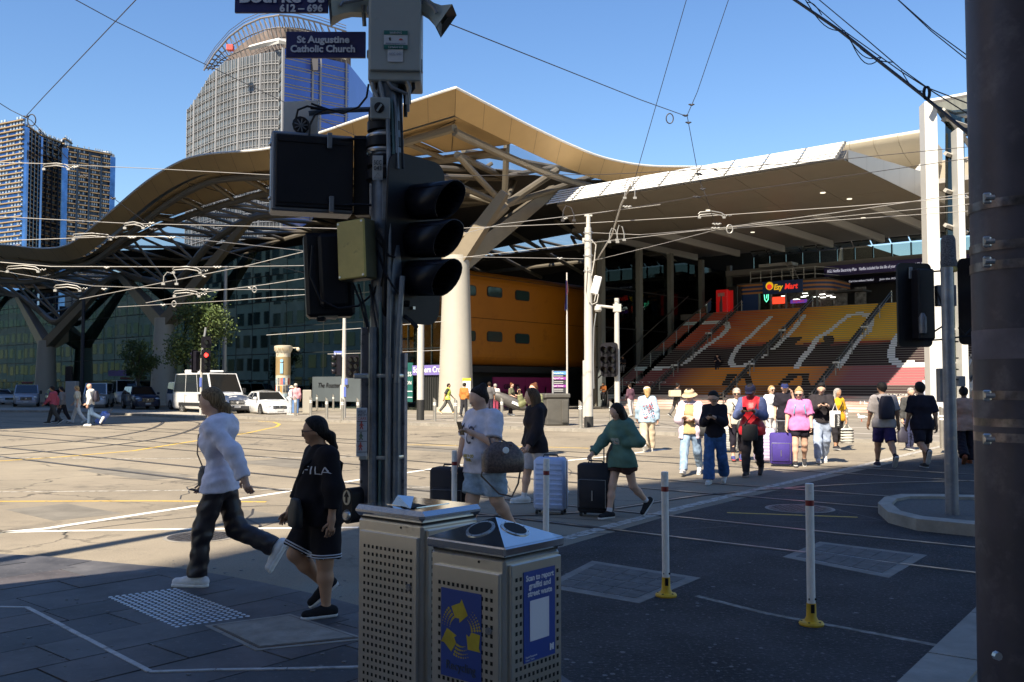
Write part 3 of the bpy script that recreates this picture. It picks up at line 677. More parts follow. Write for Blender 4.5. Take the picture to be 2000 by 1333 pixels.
for i, (x0, x1, y0, y1, c_) in enumerate(((250, 300, 735, 745, (.3, .05, .05)), (20, 66, 745, 757, (.35, .28, .12)), (120, 210, 726, 731, (.5, .46, .35)), (165, 235, 740, 747, (.03, .22, .12)), (480, 610, 702, 706, (.5, .5, .5)))):
 a, b=Pv(x0, y1, 44.2), Pv(x1, y1, 44.2); z1=Pv(x0, y0, 44.2).z
 mb=MB(); mb.box(V3(((a.x + b.x) / 2, (a.y + b.y) / 2, (a.z + z1) / 2)), ((b - a).length, .1, abs(z1 - a.z)), RZ)
 mb.build('shop_fascia', mat('shop_fascia_%d' % i, c_, .5), None, ['red shop fascia strip behind the glass over the dark car', 'ochre shop fascia behind the glass at the far left', 'cream shop fascia strip behind the glass above the walkers', 'green shop fascia behind the glass above the delivery van', 'pale light shelf behind the glass beside the info pillar'][i], 'shop fascia', smooth=0)
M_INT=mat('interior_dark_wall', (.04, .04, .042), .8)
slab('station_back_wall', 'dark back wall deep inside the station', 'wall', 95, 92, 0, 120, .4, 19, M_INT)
slab('mezzanine_floor', 'dark mezzanine edge behind the glass wall', 'mezzanine', 92, 52, 5.0, 60, 8, .8, mat('mezz', (.10, .08, .05), .7))
M_OR=mat('orange_cladding', (.40, .135, .004), .5, 0, noise=(.25, .08), grime=(.9, (.30, .095, .004), .55, .75))
ob=thing('orange_pod', 'curved orange building inside the station with two rows of small windows', 'building', uv(47, 54, 3.3), RZ)
ou, ov0, ov1, oz0, oz1, orr=46.6, 44.6, 66.5, 3.3, 10.4, 1.3
prof=[(ou + orr * (1 - math.sin(a)), oz0 + orr * .55 * (1 - math.cos(a))) for a in [i * math.pi / 12 for i in range(7)]]
prof=[(ou + orr, oz0)] + [(ou + orr - orr * math.sin(a), oz0 + orr * .6 - orr * .6 * math.cos(a)) for a in [i * math.pi / 12 for i in range(1, 7)]] + [(ou, oz1 - 1.1)] + [(ou + orr - orr * math.cos(a), oz1 - 1.1 + 1.1 * math.sin(a)) for a in [i * math.pi / 12 for i in range(1, 7)]]
zm=(oz0 + oz1) / 2 - .1
def pod(z0_, z1_, nm):
 pr=[p for p in prof if z0_ <= p[1] <= z1_]
 if z0_ > oz0: pr=[(ou, z0_)] + pr
 if z1_ < oz1: pr=pr + [(ou, z1_)]
 mb=MB(); n=20
 for i in range(n):
  for p, q in zip(pr, pr[1:]): mb.quad(uv(p[0], lerp(ov0, ov1, (i + 1) / n), p[1]), uv(p[0], lerp(ov0, ov1, i / n), p[1]), uv(q[0], lerp(ov0, ov1, i / n), q[1]), uv(q[0], lerp(ov0, ov1, (i + 1) / n), q[1]))
 mb.build(nm, M_OR, ob)
pod(oz0, zm - .02, 'lower_cladding'); pod(zm + .02, oz1, 'upper_cladding')
mb=MB(); mb.box(uv(ou + 7.2, (ov0 + ov1) / 2, (oz0 + oz1) / 2), (14, ov1 - ov0 - .1, oz1 - oz0 - .9), RZ); mb.build('core', mat('pod_core', (.08, .04, .02), .9), ob, smooth=0)
mb=MB(); mb.quad(uv(ou + .03, ov0 + .02, oz0 + .7), uv(ou + 14, ov0 + .02, oz0 + .7), uv(ou + 14, ov0 + .02, oz1 - .4), uv(ou + .5, ov0 + .02, oz1 - .4)); mb.build('end_cladding', M_OR, ob, smooth=0)
M_PW=mat('pod_window_glass', (.025, .05, .05), .06, spec=.9); M_GASK=mat('black_gasket', (.012, .012, .012), .6)
def rrect(w, h, r, n=5):
 out=[]
 for cx_, cy_, a0 in ((w / 2 - r, h / 2 - r, 0), (-w / 2 + r, h / 2 - r, 90), (-w / 2 + r, -h / 2 + r, 180), (w / 2 - r, -h / 2 + r, 270)):
  out += [(cx_ + r * math.cos(math.radians(a0 + 90 * i / n)), cy_ + r * math.sin(math.radians(a0 + 90 * i / n))) for i in range(n + 1)]
 return out
for px, py in ((914, 567), (966, 571), (1020, 578), (913, 656), (966, 658), (1020, 662)):
 c=Pu(px, py, ou)
 f=lambda k: (lambda x, y, z: c + VD * x * k + V3((0, 0, y * k)) - UD * z)
 mb=MB(); mb.prism(rrect(1.62, .72, .2), -.05, .03, f(1.08)); w_=mb.build('window', M_GASK, ob, smooth=0)
 mb=MB(); mb.prism(rrect(1.62, .72, .2), .0, .05, f(.96)); mb.build('pane', M_PW, w_, smooth=0)
slab('undercroft_beam', 'dark service beam under the orange building', 'beam', 47.6, 55, 2.75, .6, 21, .5, mat('undercroft', (.02, .02, .02), .7))
M_MAG=mat('magenta_hoarding', (.30, .02, .11), .55, noise=(.4, .12))
hd=thing('gelato_hoarding', 'magenta shop hoarding lettered for gelato under the orange building', 'hoarding', uv(47.4, 57, PZ), RZ)
for x0, x1 in ((962, 1084),):
 a, b=Pu(x0, 800, 47.2), Pu(x1, 800, 47.2); a.z=b.z=PZ; L=(b - a).length; z1=Pu(x0, 737, 47.2).z; n=4
 for i in range(n):
  mb=MB(); p=lerp(a, b, (i + .5) / n); mb.box(p + V3((0, 0, (z1 - PZ) / 2)), (.08, L / n - .015, z1 - PZ), RZ); mb.build('panel', M_MAG, hd, smooth=0)
 text_mb('GELATO', .5, Pu(984, 760, 47.1), VD, V3((0, 0, 1)), .01, width=(Pu(1014, 760, 47.1) - Pu(984, 760, 47.1)).length, bold=.01).build('lettering', MATS['ink'], hd, smooth=0)
 text_mb('CHOPS', .5, Pu(978, 774, 47.1), VD, V3((0, 0, 1)), .01, width=(Pu(1020, 774, 47.1) - Pu(978, 774, 47.1)).length, bold=.01).build('lettering', MATS['ink'], hd, smooth=0)
 for px in (970, 1027, 1036, 1066):
  c=Pu(px, 768, 47.1); mb=MB(); mb.lathe(c - V3((0, 0, .6)), [(.03, 0), (.13, .55), (.2, .75), (.2, .95), (.1, 1.15)], 10, sx=.2); mb.build('gelato_picture', mat('maroon_print', (.05, .008, .02), .6), hd)
slab('red_hoarding', 'small red shop panel left of the magenta hoarding', 'hoarding', 47.2, 48.9, PZ, .08, 2.1, 2.2, mat('red_panel', (.34, .05, .06), .55, noise=(.5, .1)))
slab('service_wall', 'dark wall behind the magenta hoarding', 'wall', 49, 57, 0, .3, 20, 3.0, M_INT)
# ---------------------------------------------------------------- canopy over the stairs
CZ, CV0, CV1=13.45, 47.7, 61.8
M_LOUV=mat('louvre_white', (.80, .80, .78), .4, .1); M_SOFF=mat('canopy_soffit', (.24, .215, .175), .40, .25, noise=(.3, .06)); M_BRK=mat('bracket_dark', (.10, .10, .10), .6)
cp=thing('stair_canopy', 'long white louvred canopy with brown metal soffit over the painted stairs', 'canopy', uv(28, 54, CZ), RZ)
lu0, lu1=18.0, 36.8
nb=6; rowsv=3
left_at=lambda v: lerp(lu1, 44.5, (v - CV0) / (CV1 - CV0))
for i in range(nb):
 for j in range(rowsv):
  a0, a1=i / nb, (i + 1) / nb; v0_, v1_=lerp(CV0 + .15, CV1, j / rowsv), lerp(CV0 + .15, CV1, (j + 1) / rowsv); g=.018
  ul=lambda v, a: lerp(lu0, left_at(v), a)
  sag=lambda v, a: CZ + .12 * math.sin(math.pi * (a)) * 0
  q=[uv(ul(v0_ + g, a0) + g, v0_ + g, CZ), uv(ul(v0_ + g, a1) - g, v0_ + g, CZ), uv(ul(v1_ - g, a1) - g, v1_ - g, CZ), uv(ul(v1_ - g, a0) + g, v1_ - g, CZ)]
  mb=MB(); up=V3((0, 0, .06)); mb.add(q + [p + up for p in q], [(0, 1, 2, 3), (7, 6, 5, 4), (0, 4, 5, 1), (1, 5, 6, 2), (2, 6, 7, 3), (3, 7, 4, 0)]); mb.build('soffit_panel', M_SOFF, cp, smooth=0)
mb=MB(); q=[uv(lu0, CV0 + .1, CZ + .08), uv(lu1, CV0 + .1, CZ + .08), uv(44.5, CV1, CZ + .08), uv(lu0, CV1, CZ + .08)]; tp=[uv(lu0, CV0 + .6, CZ + .6), uv(lu1, CV0 + .6, CZ + .6), uv(44.5, CV1, CZ + 1.7), uv(lu0, CV1, CZ + 1.7)]
mb.add(q + tp, [(0, 1, 2, 3), (7, 6, 5, 4), (0, 4, 5, 1), (1, 5, 6, 2), (2, 6, 7, 3), (3, 7, 4, 0)]); mb.build('deck', mat('canopy_deck', (.25, .24, .22), .7), cp, smooth=0)
for i in range(5): 
 va, vb=lerp(CV0 + .55, CV1, i / 5) + .012, lerp(CV0 + .55, CV1, (i + 1) / 5) - .012; ha, hb=lerp(.6, 1.75, i / 5), lerp(.6, 1.75, (i + 1) / 5)
 mb=MB(); mb.quad(uv(lu0 - .04, va, CZ - .02), uv(lu0 - .04, vb, CZ - .02), uv(lu0 - .04, vb, CZ + hb), uv(lu0 - .04, va, CZ + ha)); mb.build('side_plate', mat('side_plate_metal', (.42, .40, .36), .45, .3), cp, smooth=0)
for i in range(9): 
 ua, ub=lerp(lu0, lu1, i / 9) + .05, lerp(lu0, lu1, (i + 1) / 9) - .05
 for k in range(6):
  t=k / 5; c0_=uv((ua + ub) / 2, CV0 - .95 + t * 1.15, CZ - .05 + t * .98)
  mb=MB(); R=Matrix.Rotation(RZ, 3, 'Z') @ Matrix.Rotation(math.radians(28), 3, 'X'); mb.box(c0_, (ub - ua, .30, .035), R, .01); mb.build('louvre_blade', M_LOUV, cp, smooth=0)
for i in range(10):
 u=lerp(lu0, lu1, i / 9); mb=MB(); a=uv(u, CV0 - 1.0, CZ - .14); b=uv(u, CV0 + .3, CZ + .9); d=(b - a)
 mb.path([a, b], .05, 4)
 for k in range(6): mb.box(a + d * (k / 5.2) + V3((0, 0, .05)), (.08, .12, .16), RZ)
 mb.build('louvre_bracket', M_BRK, cp, smooth=0)
for px, py in ((1607, 377), (1659, 389), (1470, 454), (1383, 411), (1686, 426)):
 d=ray(px, py); c=V3((0, 0, CAMH)) + d * ((CZ - .01 - CAMH) / d.z); mb=MB(); mb.lathe(c, [(.16, -.02), (.16, .01)], 14); mb.build('downlight', mat('downlight_glass', (.85, .83, .75), .4, emit=(1, .9, .7, .6)), cp, smooth=0)
for i in range(7):
 u=18 + i * 4.4; mb=MB(); a=uv(u, 62.2, CZ + .1); b=uv(u, 80, CZ + .1)
 for p in (0,): mb.prism([(0, .45), (17.4, .30), (17.4, .9), (0, .96)], -.14, .14, lambda x, y, z: uv(u, 62.2 + x, CZ + .0 + y) + UD * z)
 mb.build('roof_beam', mat('beam_white', (.55, .54, .50), .5), None, 'white tapered roof beam number %s from the lift tower over the stair hall' % ['one', 'two', 'three', 'four', 'five', 'six', 'seven'][i], 'beam', 'white beams over the stair hall', smooth=0)
slab('hall_roof', 'roof slab over the stair hall', 'roof slab', 28, 72, CZ + .98, 36, 20.5, .3, mat('hall_ceiling', (.30, .28, .25), .7))
slab('sun_stop_roof', 'unseen roof slab added to keep sun off the hall back wall', 'roof slab', 28, 97, 12.25, 44, 29, .3, MATS['hall_ceiling'])  # unseen slab, added so sun does not reach the hall back wall
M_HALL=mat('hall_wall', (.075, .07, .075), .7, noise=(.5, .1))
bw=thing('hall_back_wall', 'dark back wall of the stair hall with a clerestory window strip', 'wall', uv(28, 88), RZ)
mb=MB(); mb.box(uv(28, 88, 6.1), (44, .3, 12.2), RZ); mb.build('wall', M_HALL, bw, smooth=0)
mb=MB(); mb.box(uv(28, 82, 12.55), (44, .5, .5), RZ); mb.build('upper_band', mat('hall_band', (.30, .29, .27), .6), bw, smooth=0)
M_CLEAR=glassmat('clerestory_glass', (.70, .74, .70), .3, (.8, .85, .85), .05)
for i in range(20):
 u=8.5 + i * 1.6
 mb=MB(); mb.box(uv(u, 82, 13.35), (1.5, .05, 1.05), RZ); mb.build('window', M_CLEAR, bw, smooth=0)
 mb=MB(); mb.box(uv(u + .8, 82, 13.35), (.1, .2, 1.1), RZ); mb.build('mullion', M_MULL, bw, smooth=0)
 mb=MB(); mb.quad(uv(u - .75, 81.8, 13.98), uv(u + .75, 81.8, 13.98), uv(u + .75, 81.2, 14.4), uv(u - .75, 81.2, 14.4)); mb.build('sloped_pane', M_CLEAR, bw, smooth=0)
M_PB=mat('deep_purple_banner', (.085, .065, .23), .55); M_BT=mat('banner_text', (.75, .75, .78), .5, emit=(.8, .8, .9, .25))
def banner(name, label, x0, y0, x1, y1, h, v, txts, m):
 a, b=Pv(x0, y0, v), Pv(x1, y1, v); b.z=a.z; t=thing(name, label, 'banner', (a + b) / 2, RZ); L=(b - a).length
 mb=MB(); mb.box((a + b) / 2 + V3((0, 0, h / 2)), (L, .08, h), RZ); mb.build('panel', m, t, smooth=0)
 for tx, k0, k1 in txts: text_mb(tx, h * .42, lerp(a, b, k0) + V3((0, 0, h * .34)) - VD * .06, -UD, V3((0, 0, 1)), .01, width=L * (k1 - k0)).build('lettering', M_BT, t, smooth=0)
 return t
banner('purple_banner', 'long purple banner with white text below the clerestory window', 1610, 541, 1960, 512, .92, 81, [('AGL Netflix Electricity Plan', .02, .20), ('Netflix included for the life of your plan', .215, .455), ('Join the AGL Netflix', .48, .62)], M_PB)
banner('purple_banner', 'second dim purple banner hanging deeper in the stair hall', 1650, 557, 1960, 530, .6, 86, [("Can't live without Netflix?", .03, .20), ('Join the AGL Netflix Electricity', .24, .52)], mat('dim_banner', (.03, .025, .07), .7))
mb=MB(); pr=[(0, 0), (1.6, .1), (3.2, .55), (4.2, 1.15), (4.35, 1.5), (4.1, 1.75), (3.4, 1.8), (0, 1.2)]
ubr=thing('upper_roof', 'curved beige metal roof edge rising above the canopy', 'roof', Pv(1730, 300, 66), RZ)
e0, e1=Pv(1632, 300, 66), Pv(1818, 265, 66); zc=Pv(1815, 262, 66).z - 1.75
for i in range(4):
 a=lerp(e0, e1, i / 4 + (.004 if i else 0)); b=lerp(e0, e1, (i + 1) / 4); mb=MB(); n=len(pr)
 vs=[p + VD * (2.6 - x) + V3((0, 0, zc + y - p.z)) for p in (a, b) for x, y in pr]
 mb.add(vs, [tuple(range(n)), tuple(range(2 * n - 1, n - 1, -1))] + [(i_, n + i_, n + (i_ + 1) % n, (i_ + 1) % n) for i_ in range(n)]); mb.build('roof_segment', mat('beige_metal', (.52, .46, .35), .5, .2), ubr, smooth=40)
mb=MB(); a, b=Pv(1705, 330, 67.5), Pv(1772, 330, 67.5); z1=Pv(1740, 300, 67.5).z; mb.box(V3(((a.x + b.x) / 2, (a.y + b.y) / 2, z1 - 1.2)), ((b - a).length, .08, 2.0), RZ); mb.build('upper_window', M_CLEAR, ubr, smooth=0)
mb=MB(); mb.tube(Pv(1780, 352, 64), Pv(1815, 310, 64), .25, n=12); mb.build('strut', M_RIM, ubr)
slab('upper_gantry', 'beige rear frame of the upper roof', 'frame', 19.2, 68.6, 15.2, 9, .3, 2.2, mat('rear_beige', (.3, .26, .2), .6))
# ---------------------------------------------------------------- the painted stairs
NS, RISE, TREAD, SV0, SU0, SU1=48, .1656, .3317, 57.1, 39.0, 16.3
SLOPE=RISE / TREAD
def SP(px, py):
 """pixel of the photograph -> (metres from the left edge, step number) on the slope of the flight"""
 d=ray(px, py); du, dv=d.dot(UD), d.dot(VD); t=(PZ - CAMH - SLOPE * SV0) / (d.z - SLOPE * dv); return (SU0 - t * du, (t * dv - SV0) / TREAD)
def q4(x, y): return SP(1180 + x / 3.03, 600 + y / 3.03)
STROKES=[
([(585, 92), (690, 90), (735, 102), (738, 125), (705, 165), (620, 225), (560, 270), (500, 320), (430, 354), (280, 362)], .23),
([(985, 65), (880, 165), (800, 235), (765, 290), (755, 330), (775, 352), (830, 350), (890, 315), (950, 290)], .21),
([(1185, 55), (1130, 125), (1085, 172), (1010, 245)], .21),
([(1145, 355), (1180, 300), (1225, 250), (1270, 180), (1330, 150), (1400, 90), (1450, 52), (1515, 38), (1570, 52), (1588, 85), (1565, 150), (1510, 190), (1460, 260), (1392, 355)], .22),
([(1890, 60), (1790, 110), (1725, 200), (1702, 255), (1710, 310), (1755, 342), (1950, 346)], .23),
([(1790, 332), (1950, 330)], .2)]
STROKES=[([q4(*p) for p in pts], w) for pts, w in STROKES]
DARK=[[(930, 235), (1010, 185), (1180, 180), (1120, 230), (1060, 262), (1000, 275), (930, 262)], [(1300, 170), (1360, 175), (1370, 205), (1340, 232), (1350, 270), (1240, 275), (1255, 232), (1310, 205)],
  [(700, 465), (735, 395), (800, 398), (770, 425), (745, 465)], [(800, 398), (870, 395), (880, 430), (890, 465), (845, 465), (838, 425)],
  [(1030, 465), (1060, 430), (1100, 395), (1180, 390), (1110, 440), (1090, 465)], [(1165, 392), (1225, 390), (1215, 420), (1230, 465), (1170, 465), (1180, 430)]]
DARK=[[q4(*p) for p in pl] for pl in DARK]
def dseg(p, a, b):
 ax, ay, bx, by=a[0], a[1] * .25, b[0], b[1] * .25; px, py=p[0], p[1] * .25; dx, dy=bx - ax, by - ay; L=dx * dx + dy * dy or 1e-9; t=max(0, min(1, ((px - ax) * dx + (py - ay) * dy) / L)); return math.hypot(px - ax - dx * t, py - ay - dy * t)
def inpoly(p, pl):
 r=False
 for i in range(len(pl)):
  a, b=pl[i], pl[i - 1]
  if (a[1] > p[1]) != (b[1] > p[1]) and p[0] < (b[0] - a[0]) * (p[1] - a[1]) / (b[1] - a[1]) + a[0]: r=not r
 return r
def nz2(x, y): return .5 + .25 * math.sin(1.7 * x + .9 * y) + .25 * math.sin(.63 * x - 1.9 * y + 2)
RAILX=[SU0 - q for q in (36.4, 30.2, 24.0)]
def pcol(s, k):
 """printed colour of the riser at s metres from the left edge, step k"""
 for r in RAILX:
  if -.95 < s - r < -.45 and k > 4: return (.035, .033, .032)
 for pts, w in STROKES:
  if min(p[1] for p in pts) - 2 < k < max(p[1] for p in pts) + 2 and min(p[0] for p in pts) - 1 < s < max(p[0] for p in pts) + 1:
   if min(dseg((s, k), a, b) for a, b in zip(pts, pts[1:])) < w: return (.92, .90, .86)
 for pl in DARK:
  if inpoly((s, k), pl): return (.03, .018, .015)
 n=nz2(s, k); c=s / 22.7
 mix_=lambda a, b, t: tuple(lerp(x, y, max(0, min(1, t))) for x, y in zip(a, b))
 org, red, yel, drk=(.90, .30, .03), (.62, .085, .03), (.98, .56, .05), (.035, .020, .022)
 if k > 29 + 2.0 * (n - .5):
  base=mix_(red, org, (c - .08) / .25 + .35 * (n - .5)); base=mix_(base, yel, (c - .36) / .18 + .3 * (n - .5))
  base=mix_(base, org, (c - .88) / .2)
  return mix_(base, mix_(red, drk, .25), (34 - k) / 5 - .3 - (c > .3) * .25)
 if k > 17.5: return mix_(drk, red, (k - 27) / 3 + .6 * (n - .6))
 if k > 9.6:
  return mix_(mix_((.26, .06, .06), org, (c - .12) / .12), (.36, .11, .12), (c - .55) / .15)
 if k > 5.5: return mix_((.06, .04, .04), (.52, .17, .03), 1 - abs(c - .36) / .22)
 return mix_((.62, .50, .43), (.62, .32, .27), .5 + (n - .5) * 2 + (.3 if int(k) % 3 == 0 else -.3))
stairs=thing('painted_stairs', 'wide public stairs with an orange film advert printed across the risers', 'stairs', uv((SU0 + SU1) / 2, SV0, PZ), RZ)
M_TREAD=mat('stair_tread', (.25, .225, .195), .7, noise=(1.5, .15)); M_NOSE=mat('stair_nosing', (.30, .28, .25), .5, .2)
M_PRINT=mat('printed_riser', (1, 1, 1), .5, vcol=True, spec=.2)
NC=220; me=bpy.data.meshes.new('printed_risers'); vs=[]; fs=[]; cs=[]
for k in range(NS):
 for i in range(NC):
  ua, ub=lerp(SU0, SU1, i / NC), lerp(SU0, SU1, (i + 1) / NC); n=len(vs)
  vs += [uv(ua, SV0 + k * TREAD - .003, PZ + k * RISE), uv(ub, SV0 + k * TREAD - .003, PZ + k * RISE), uv(ub, SV0 + k * TREAD - .003, PZ + (k + 1) * RISE - .03), uv(ua, SV0 + k * TREAD - .003, PZ + (k + 1) * RISE - .03)]
  fs.append((n, n + 1, n + 2, n + 3)); cs.append(pcol((i + .5) / NC * (SU0 - SU1), k + .5))
T=MW[stairs.name].inverted(); me.from_pydata([tuple(T @ v) for v in vs], [], fs); me.materials.append(M_PRINT)
at=me.color_attributes.new('print', 'FLOAT_COLOR', 'CORNER'); at.data.foreach_set('color', np.repeat(np.array([(*c, 1) for c in cs], dtype=np.float32), 4, 0).ravel())
o=bpy.data.objects.new('printed_risers', me); COL.objects.link(o); o.parent=stairs; o['kind']='stuff'
for k in range(NS):
 v0_=SV0 + k * TREAD; z=PZ + (k + 1) * RISE
 mb=MB(); mb.box(uv((SU0 + SU1) / 2, v0_ + TREAD / 2 + .001, z - RISE / 2 - .004), (SU0 - SU1, TREAD, RISE - .004), RZ); mb.build('step', M_TREAD, stairs, smooth=0)
 mb=MB(); mb.box(uv((SU0 + SU1) / 2, v0_ + .015, z - .012), (SU0 - SU1, .06, .018), RZ); mb.build('nosing', M_NOSE, stairs, smooth=0)
mb=MB(); mb.prism([(SV0 + .4, 0), (SV0 + NS * TREAD, 0), (SV0 + NS * TREAD, PZ + NS * RISE - .2)], -SU0 + .02, -SU1 - .02, lambda x, y, z: uv(-z, x, y)); mb.build('stair_base', mat('stair_base', (.12, .11, .10), .8), stairs, smooth=0)
def riser_text(txt, px, py, w_px, size, m):
 s, k=SP(px, py); k=int(k); s2, _=SP(px + w_px, py)
 text_mb(txt, size, uv(SU0 - s, SV0 + k * TREAD - .012, PZ + k * RISE + .012), -UD, V3((0, 0, 1)), .004, width=s2 - s).build('lettering', m, stairs, smooth=0)
M_LET=mat('advert_white', (.80, .78, .76), .5)
riser_text('PART TWO', 1228, 745, 76, .15, M_LET); riser_text('ONLY IN CINEMAS', 1722, 772, 68, .16, M_LET)
s, k=SP(1680, 787); k=int(k)
big=text_mb('FEBRUARY 29', .32, uv(SU0 - s, SV0, PZ + k * RISE), -UD, V3((0, 0, 1)), .004, width=SP(1786, 787)[0] - s)
mbs=MB()  
for dk in (0, 1):
 mv=[V3(v) + VD * ((k + dk) * TREAD - .014) for v in big.v]
 for f in big.f:
  zc_=sum(mv[i].z for i in f) / len(f)
  if (zc_ >= PZ + (k + 1) * RISE) == bool(dk):
   mbs.add([mv[i] for i in f], [tuple(range(len(f)))])
mbs.build('lettering', M_LET, stairs, smooth=0)
slab('upper_landing', 'upper concourse floor at the top of the stairs', 'floor', 30, SV0 + NS * TREAD + 11, PZ + NS * RISE - .5, 46, 22, .5, mat('upper_floor', (.20, .18, .16), .5)).__setitem__('kind', 'structure')
M_SS=mat('stainless_rail', (.30, .29, .27), .3, .9)
for i, u in enumerate((36.4, 30.2, 24.0)):
 t=thing('stair_handrail', ['first twin stair handrail from the left running up the painted stairs', 'middle twin stair handrail running up the painted stairs', 'third twin stair handrail from the left running up the painted stairs'][i], 'handrail', uv(u, SV0, PZ), RZ, 'handrails on the painted stairs')
 for h in (.95, .70):
  for a, b in ((1, 13), (15, 29), (31, 47)):
   mb=MB(); pa, pb=uv(u, SV0 + a * TREAD, PZ + a * RISE + h), uv(u, SV0 + b * TREAD, PZ + b * RISE + h)
   mb.path([pa - VD * .3, pa, pb, pb + VD * .35], .035, 6); mb.build('rail', M_SS, t)
 for k in (1, 7, 13, 15, 22, 29, 31, 39, 47):
  mb=MB(); p=uv(u, SV0 + (k + .5) * TREAD, PZ + (k + 1) * RISE); mb.tube(p, p + V3((0, 0, .92)), .04, n=6); mb.build('post', M_SS, t)
 for k in (13, 29):
  mb=MB(); p=uv(u, SV0 + (k + 1) * TREAD, PZ + k * RISE + 1.02); mb.box(p, (.5, .3, .12), RZ, .03); mb.build('rail_light', mat('rail_light_white', (.7, .7, .66), .4), t, smooth=0)
t=thing('side_balustrade', 'dark glass balustrade along the left side of the painted stairs', 'balustrade', uv(39.4, SV0, PZ), RZ)
for k in range(0, 48, 6):
 va, vb=SV0 + k * TREAD + .05, SV0 + (k + 6) * TREAD - .05; za, zb=PZ + k * RISE, PZ + (k + 6) * RISE
 mb=MB(); mb.prism([(va, za + .25), (vb, zb + .25), (vb, zb + 1.15), (va, za + 1.15)], -.02, .02, lambda x, y, z: uv(39.35 + z, x, y)); mb.build('glass_panel', glassmat('balustrade_glass', (.25, .3, .3), .3, (.6, .7, .7)), t, smooth=0)
 mb=MB(); p=uv(39.35, va - .05, za + .1); mb.tube(p, p + V3((0, 0, 1.15)), .05, n=6); mb.build('post', M_SS, t)
mb=MB(); mb.path([uv(39.35, SV0, PZ + 1.25), uv(39.35, SV0 + 48 * TREAD, PZ + 48 * RISE + 1.25)], .05, 6); mb.build('rail', M_SS, t)
mb=MB(); mb.path([uv(41.6, SV0 + 2, PZ + 2.2), uv(41.6, SV0 + 48 * TREAD, PZ + 48 * RISE + 1.6)], .05, 6); mb.build('outer_rail', M_SS, t)
gs=thing('glass_screen', 'tall dark glass screen with grey piers left of the painted stairs', 'glass wall', uv(43, 66), RZ)
for i, (v, w) in enumerate(((60.5, .5), (66, .45), (71, .45), (76.5, .45), (82, .4))):
 mb=MB(); mb.box(uv(42.2, v, 6.7), (.4, w, 13.2), RZ); mb.build('pier', mat('screen_pier', (.17, .175, .16), .55, noise=(.8, .1)), gs, smooth=0)
for i in range(4):
 for j in range(4):
  mb=MB(); mb.box(uv(42.4, 63.2 + i * 5.3, 1.6 + j * 3.2), (.04, 4.9, 3.1), RZ); mb.build('pane', glassmat('screen_glass', (.30, .34, .33), .3, (.5, .6, .6)), gs, smooth=0)
for z in (3.2, 6.4, 9.6):
 mb=MB(); mb.box(uv(42.4, 71, z), (.08, 22, .08), RZ); mb.build('transom', M_MULL, gs, smooth=0)
mb=MB(); mb.box(uv(43.6, 61.6, 6.7), (.55, .55, 13.3), RZ, .03); mb.build('corner_column', mat('beige_column', (.46, .40, .29), .6, noise=(.5, .06)), gs, smooth=0)
for i in range(3):
 mb=MB(); mb.tube(uv(43, 66 + i * 6, 10.3), uv(43, 71 + i * 6, 12.6), .15, n=8); mb.build('brace', M_TUBE, gs)
mb=MB(); mb.tube(uv(43.2, 62, 10.2), uv(43.2, 84, 10.2), .2, n=8); mb.build('brace', M_TUBE, gs)
# ---------------------------------------------------------------- shop at the top of the stairs
SZ=PZ + NS * RISE
sh=thing('convenience_shop', 'small EzyMart shop with blue and orange fascia at the top of the stairs', 'shop', uv(31, 77.5, SZ), RZ)
SV=77.0
a, b=Pv(1440, 590, SV), Pv(1618, 590, SV); ua, ub=a.dot(UD), b.dot(UD); zt, zb=Pv(1530, 551, SV).z, Pv(1530, 571, SV).z
M_SB=mat('shop_blue', (.03, .07, .22), .5); M_SO=mat('shop_orange', (.62, .26, .08), .5); M_IN=mat('shop_interior', (.10, .10, .10), .7)
mb=MB(); mb.box(uv((ua + ub) / 2, SV + 4.2, (SZ + zt) / 2), (ua - ub - .3, .1, zt - SZ), RZ); mb.build('rear_wall', mat('shop_shelves', (.12, .11, .10), .7, noise=(2.5, .8)), sh, smooth=0)
mb=MB(); mb.box(uv((ua + ub) / 2, SV + 2.1, zt + .05), (ua - ub, 4.4, .12), RZ); mb.build('roof', M_IN, sh, smooth=0)
def fasc(z0, z1, m, nm, pr=0):
 mb=MB(); pts=[(ua, SV)] + [(ub + 1.5 - 1.5 * math.sin(a_), SV + 1.5 - 1.5 * math.cos(a_)) for a_ in [i * math.pi / 12 for i in range(7)]] + [(ub, SV + 5)]
 for (p, q), (r, s_) in zip(pts, pts[1:]): mb.quad(*[uv(x_, y_ - pr, z_) for x_, y_, z_ in ((p, q, z0), (r, s_, z0), (r, s_, z1), (p, q, z1))])
 mb.build(nm, m, sh)
hh=(zt - zb) / 5
for i, m_ in enumerate((M_SO, M_SB, M_SO, M_SB, M_SO)): fasc(zb + i * hh + .01, zb + (i + 1) * hh, m_, 'fascia_stripe')
p0, p1=Pv(1490, 562, SV - .06), Pv(1568, 562, SV - .06)
mb=MB(); mb.box(V3(((p0.x + p1.x) / 2, (p0.y + p1.y) / 2, (zt + zb) / 2)), ((p1 - p0).length, .14, (zt - zb) * 1.25), RZ, .02); mb.build('sign_board', M_SB, sh, smooth=0)
zz=(zt + zb) / 2 - .2
e0=Pv(1511, 560, SV - .15); e0.z=zz; e1=Pv(1532, 560, SV - .15); e1.z=zz
text_mb('Ezy', .66, e0, -UD, V3((0, 0, 1)), .02, width=(Pv(1529, 560, SV) - Pv(1511, 560, SV)).length, bold=.02, shear=.2).build('lettering', mat('sign_yellow', (.8, .5, .02), .4, emit=(1, .6, .02, .25)), sh, smooth=0)
text_mb('Mart', .66, e1, -UD, V3((0, 0, 1)), .02, width=(Pv(1556, 560, SV) - Pv(1530, 560, SV)).length, bold=.02, shear=.2).build('lettering', mat('sign_red', (.7, .03, .03), .4, emit=(1, .05, .03, .3)), sh, smooth=0)
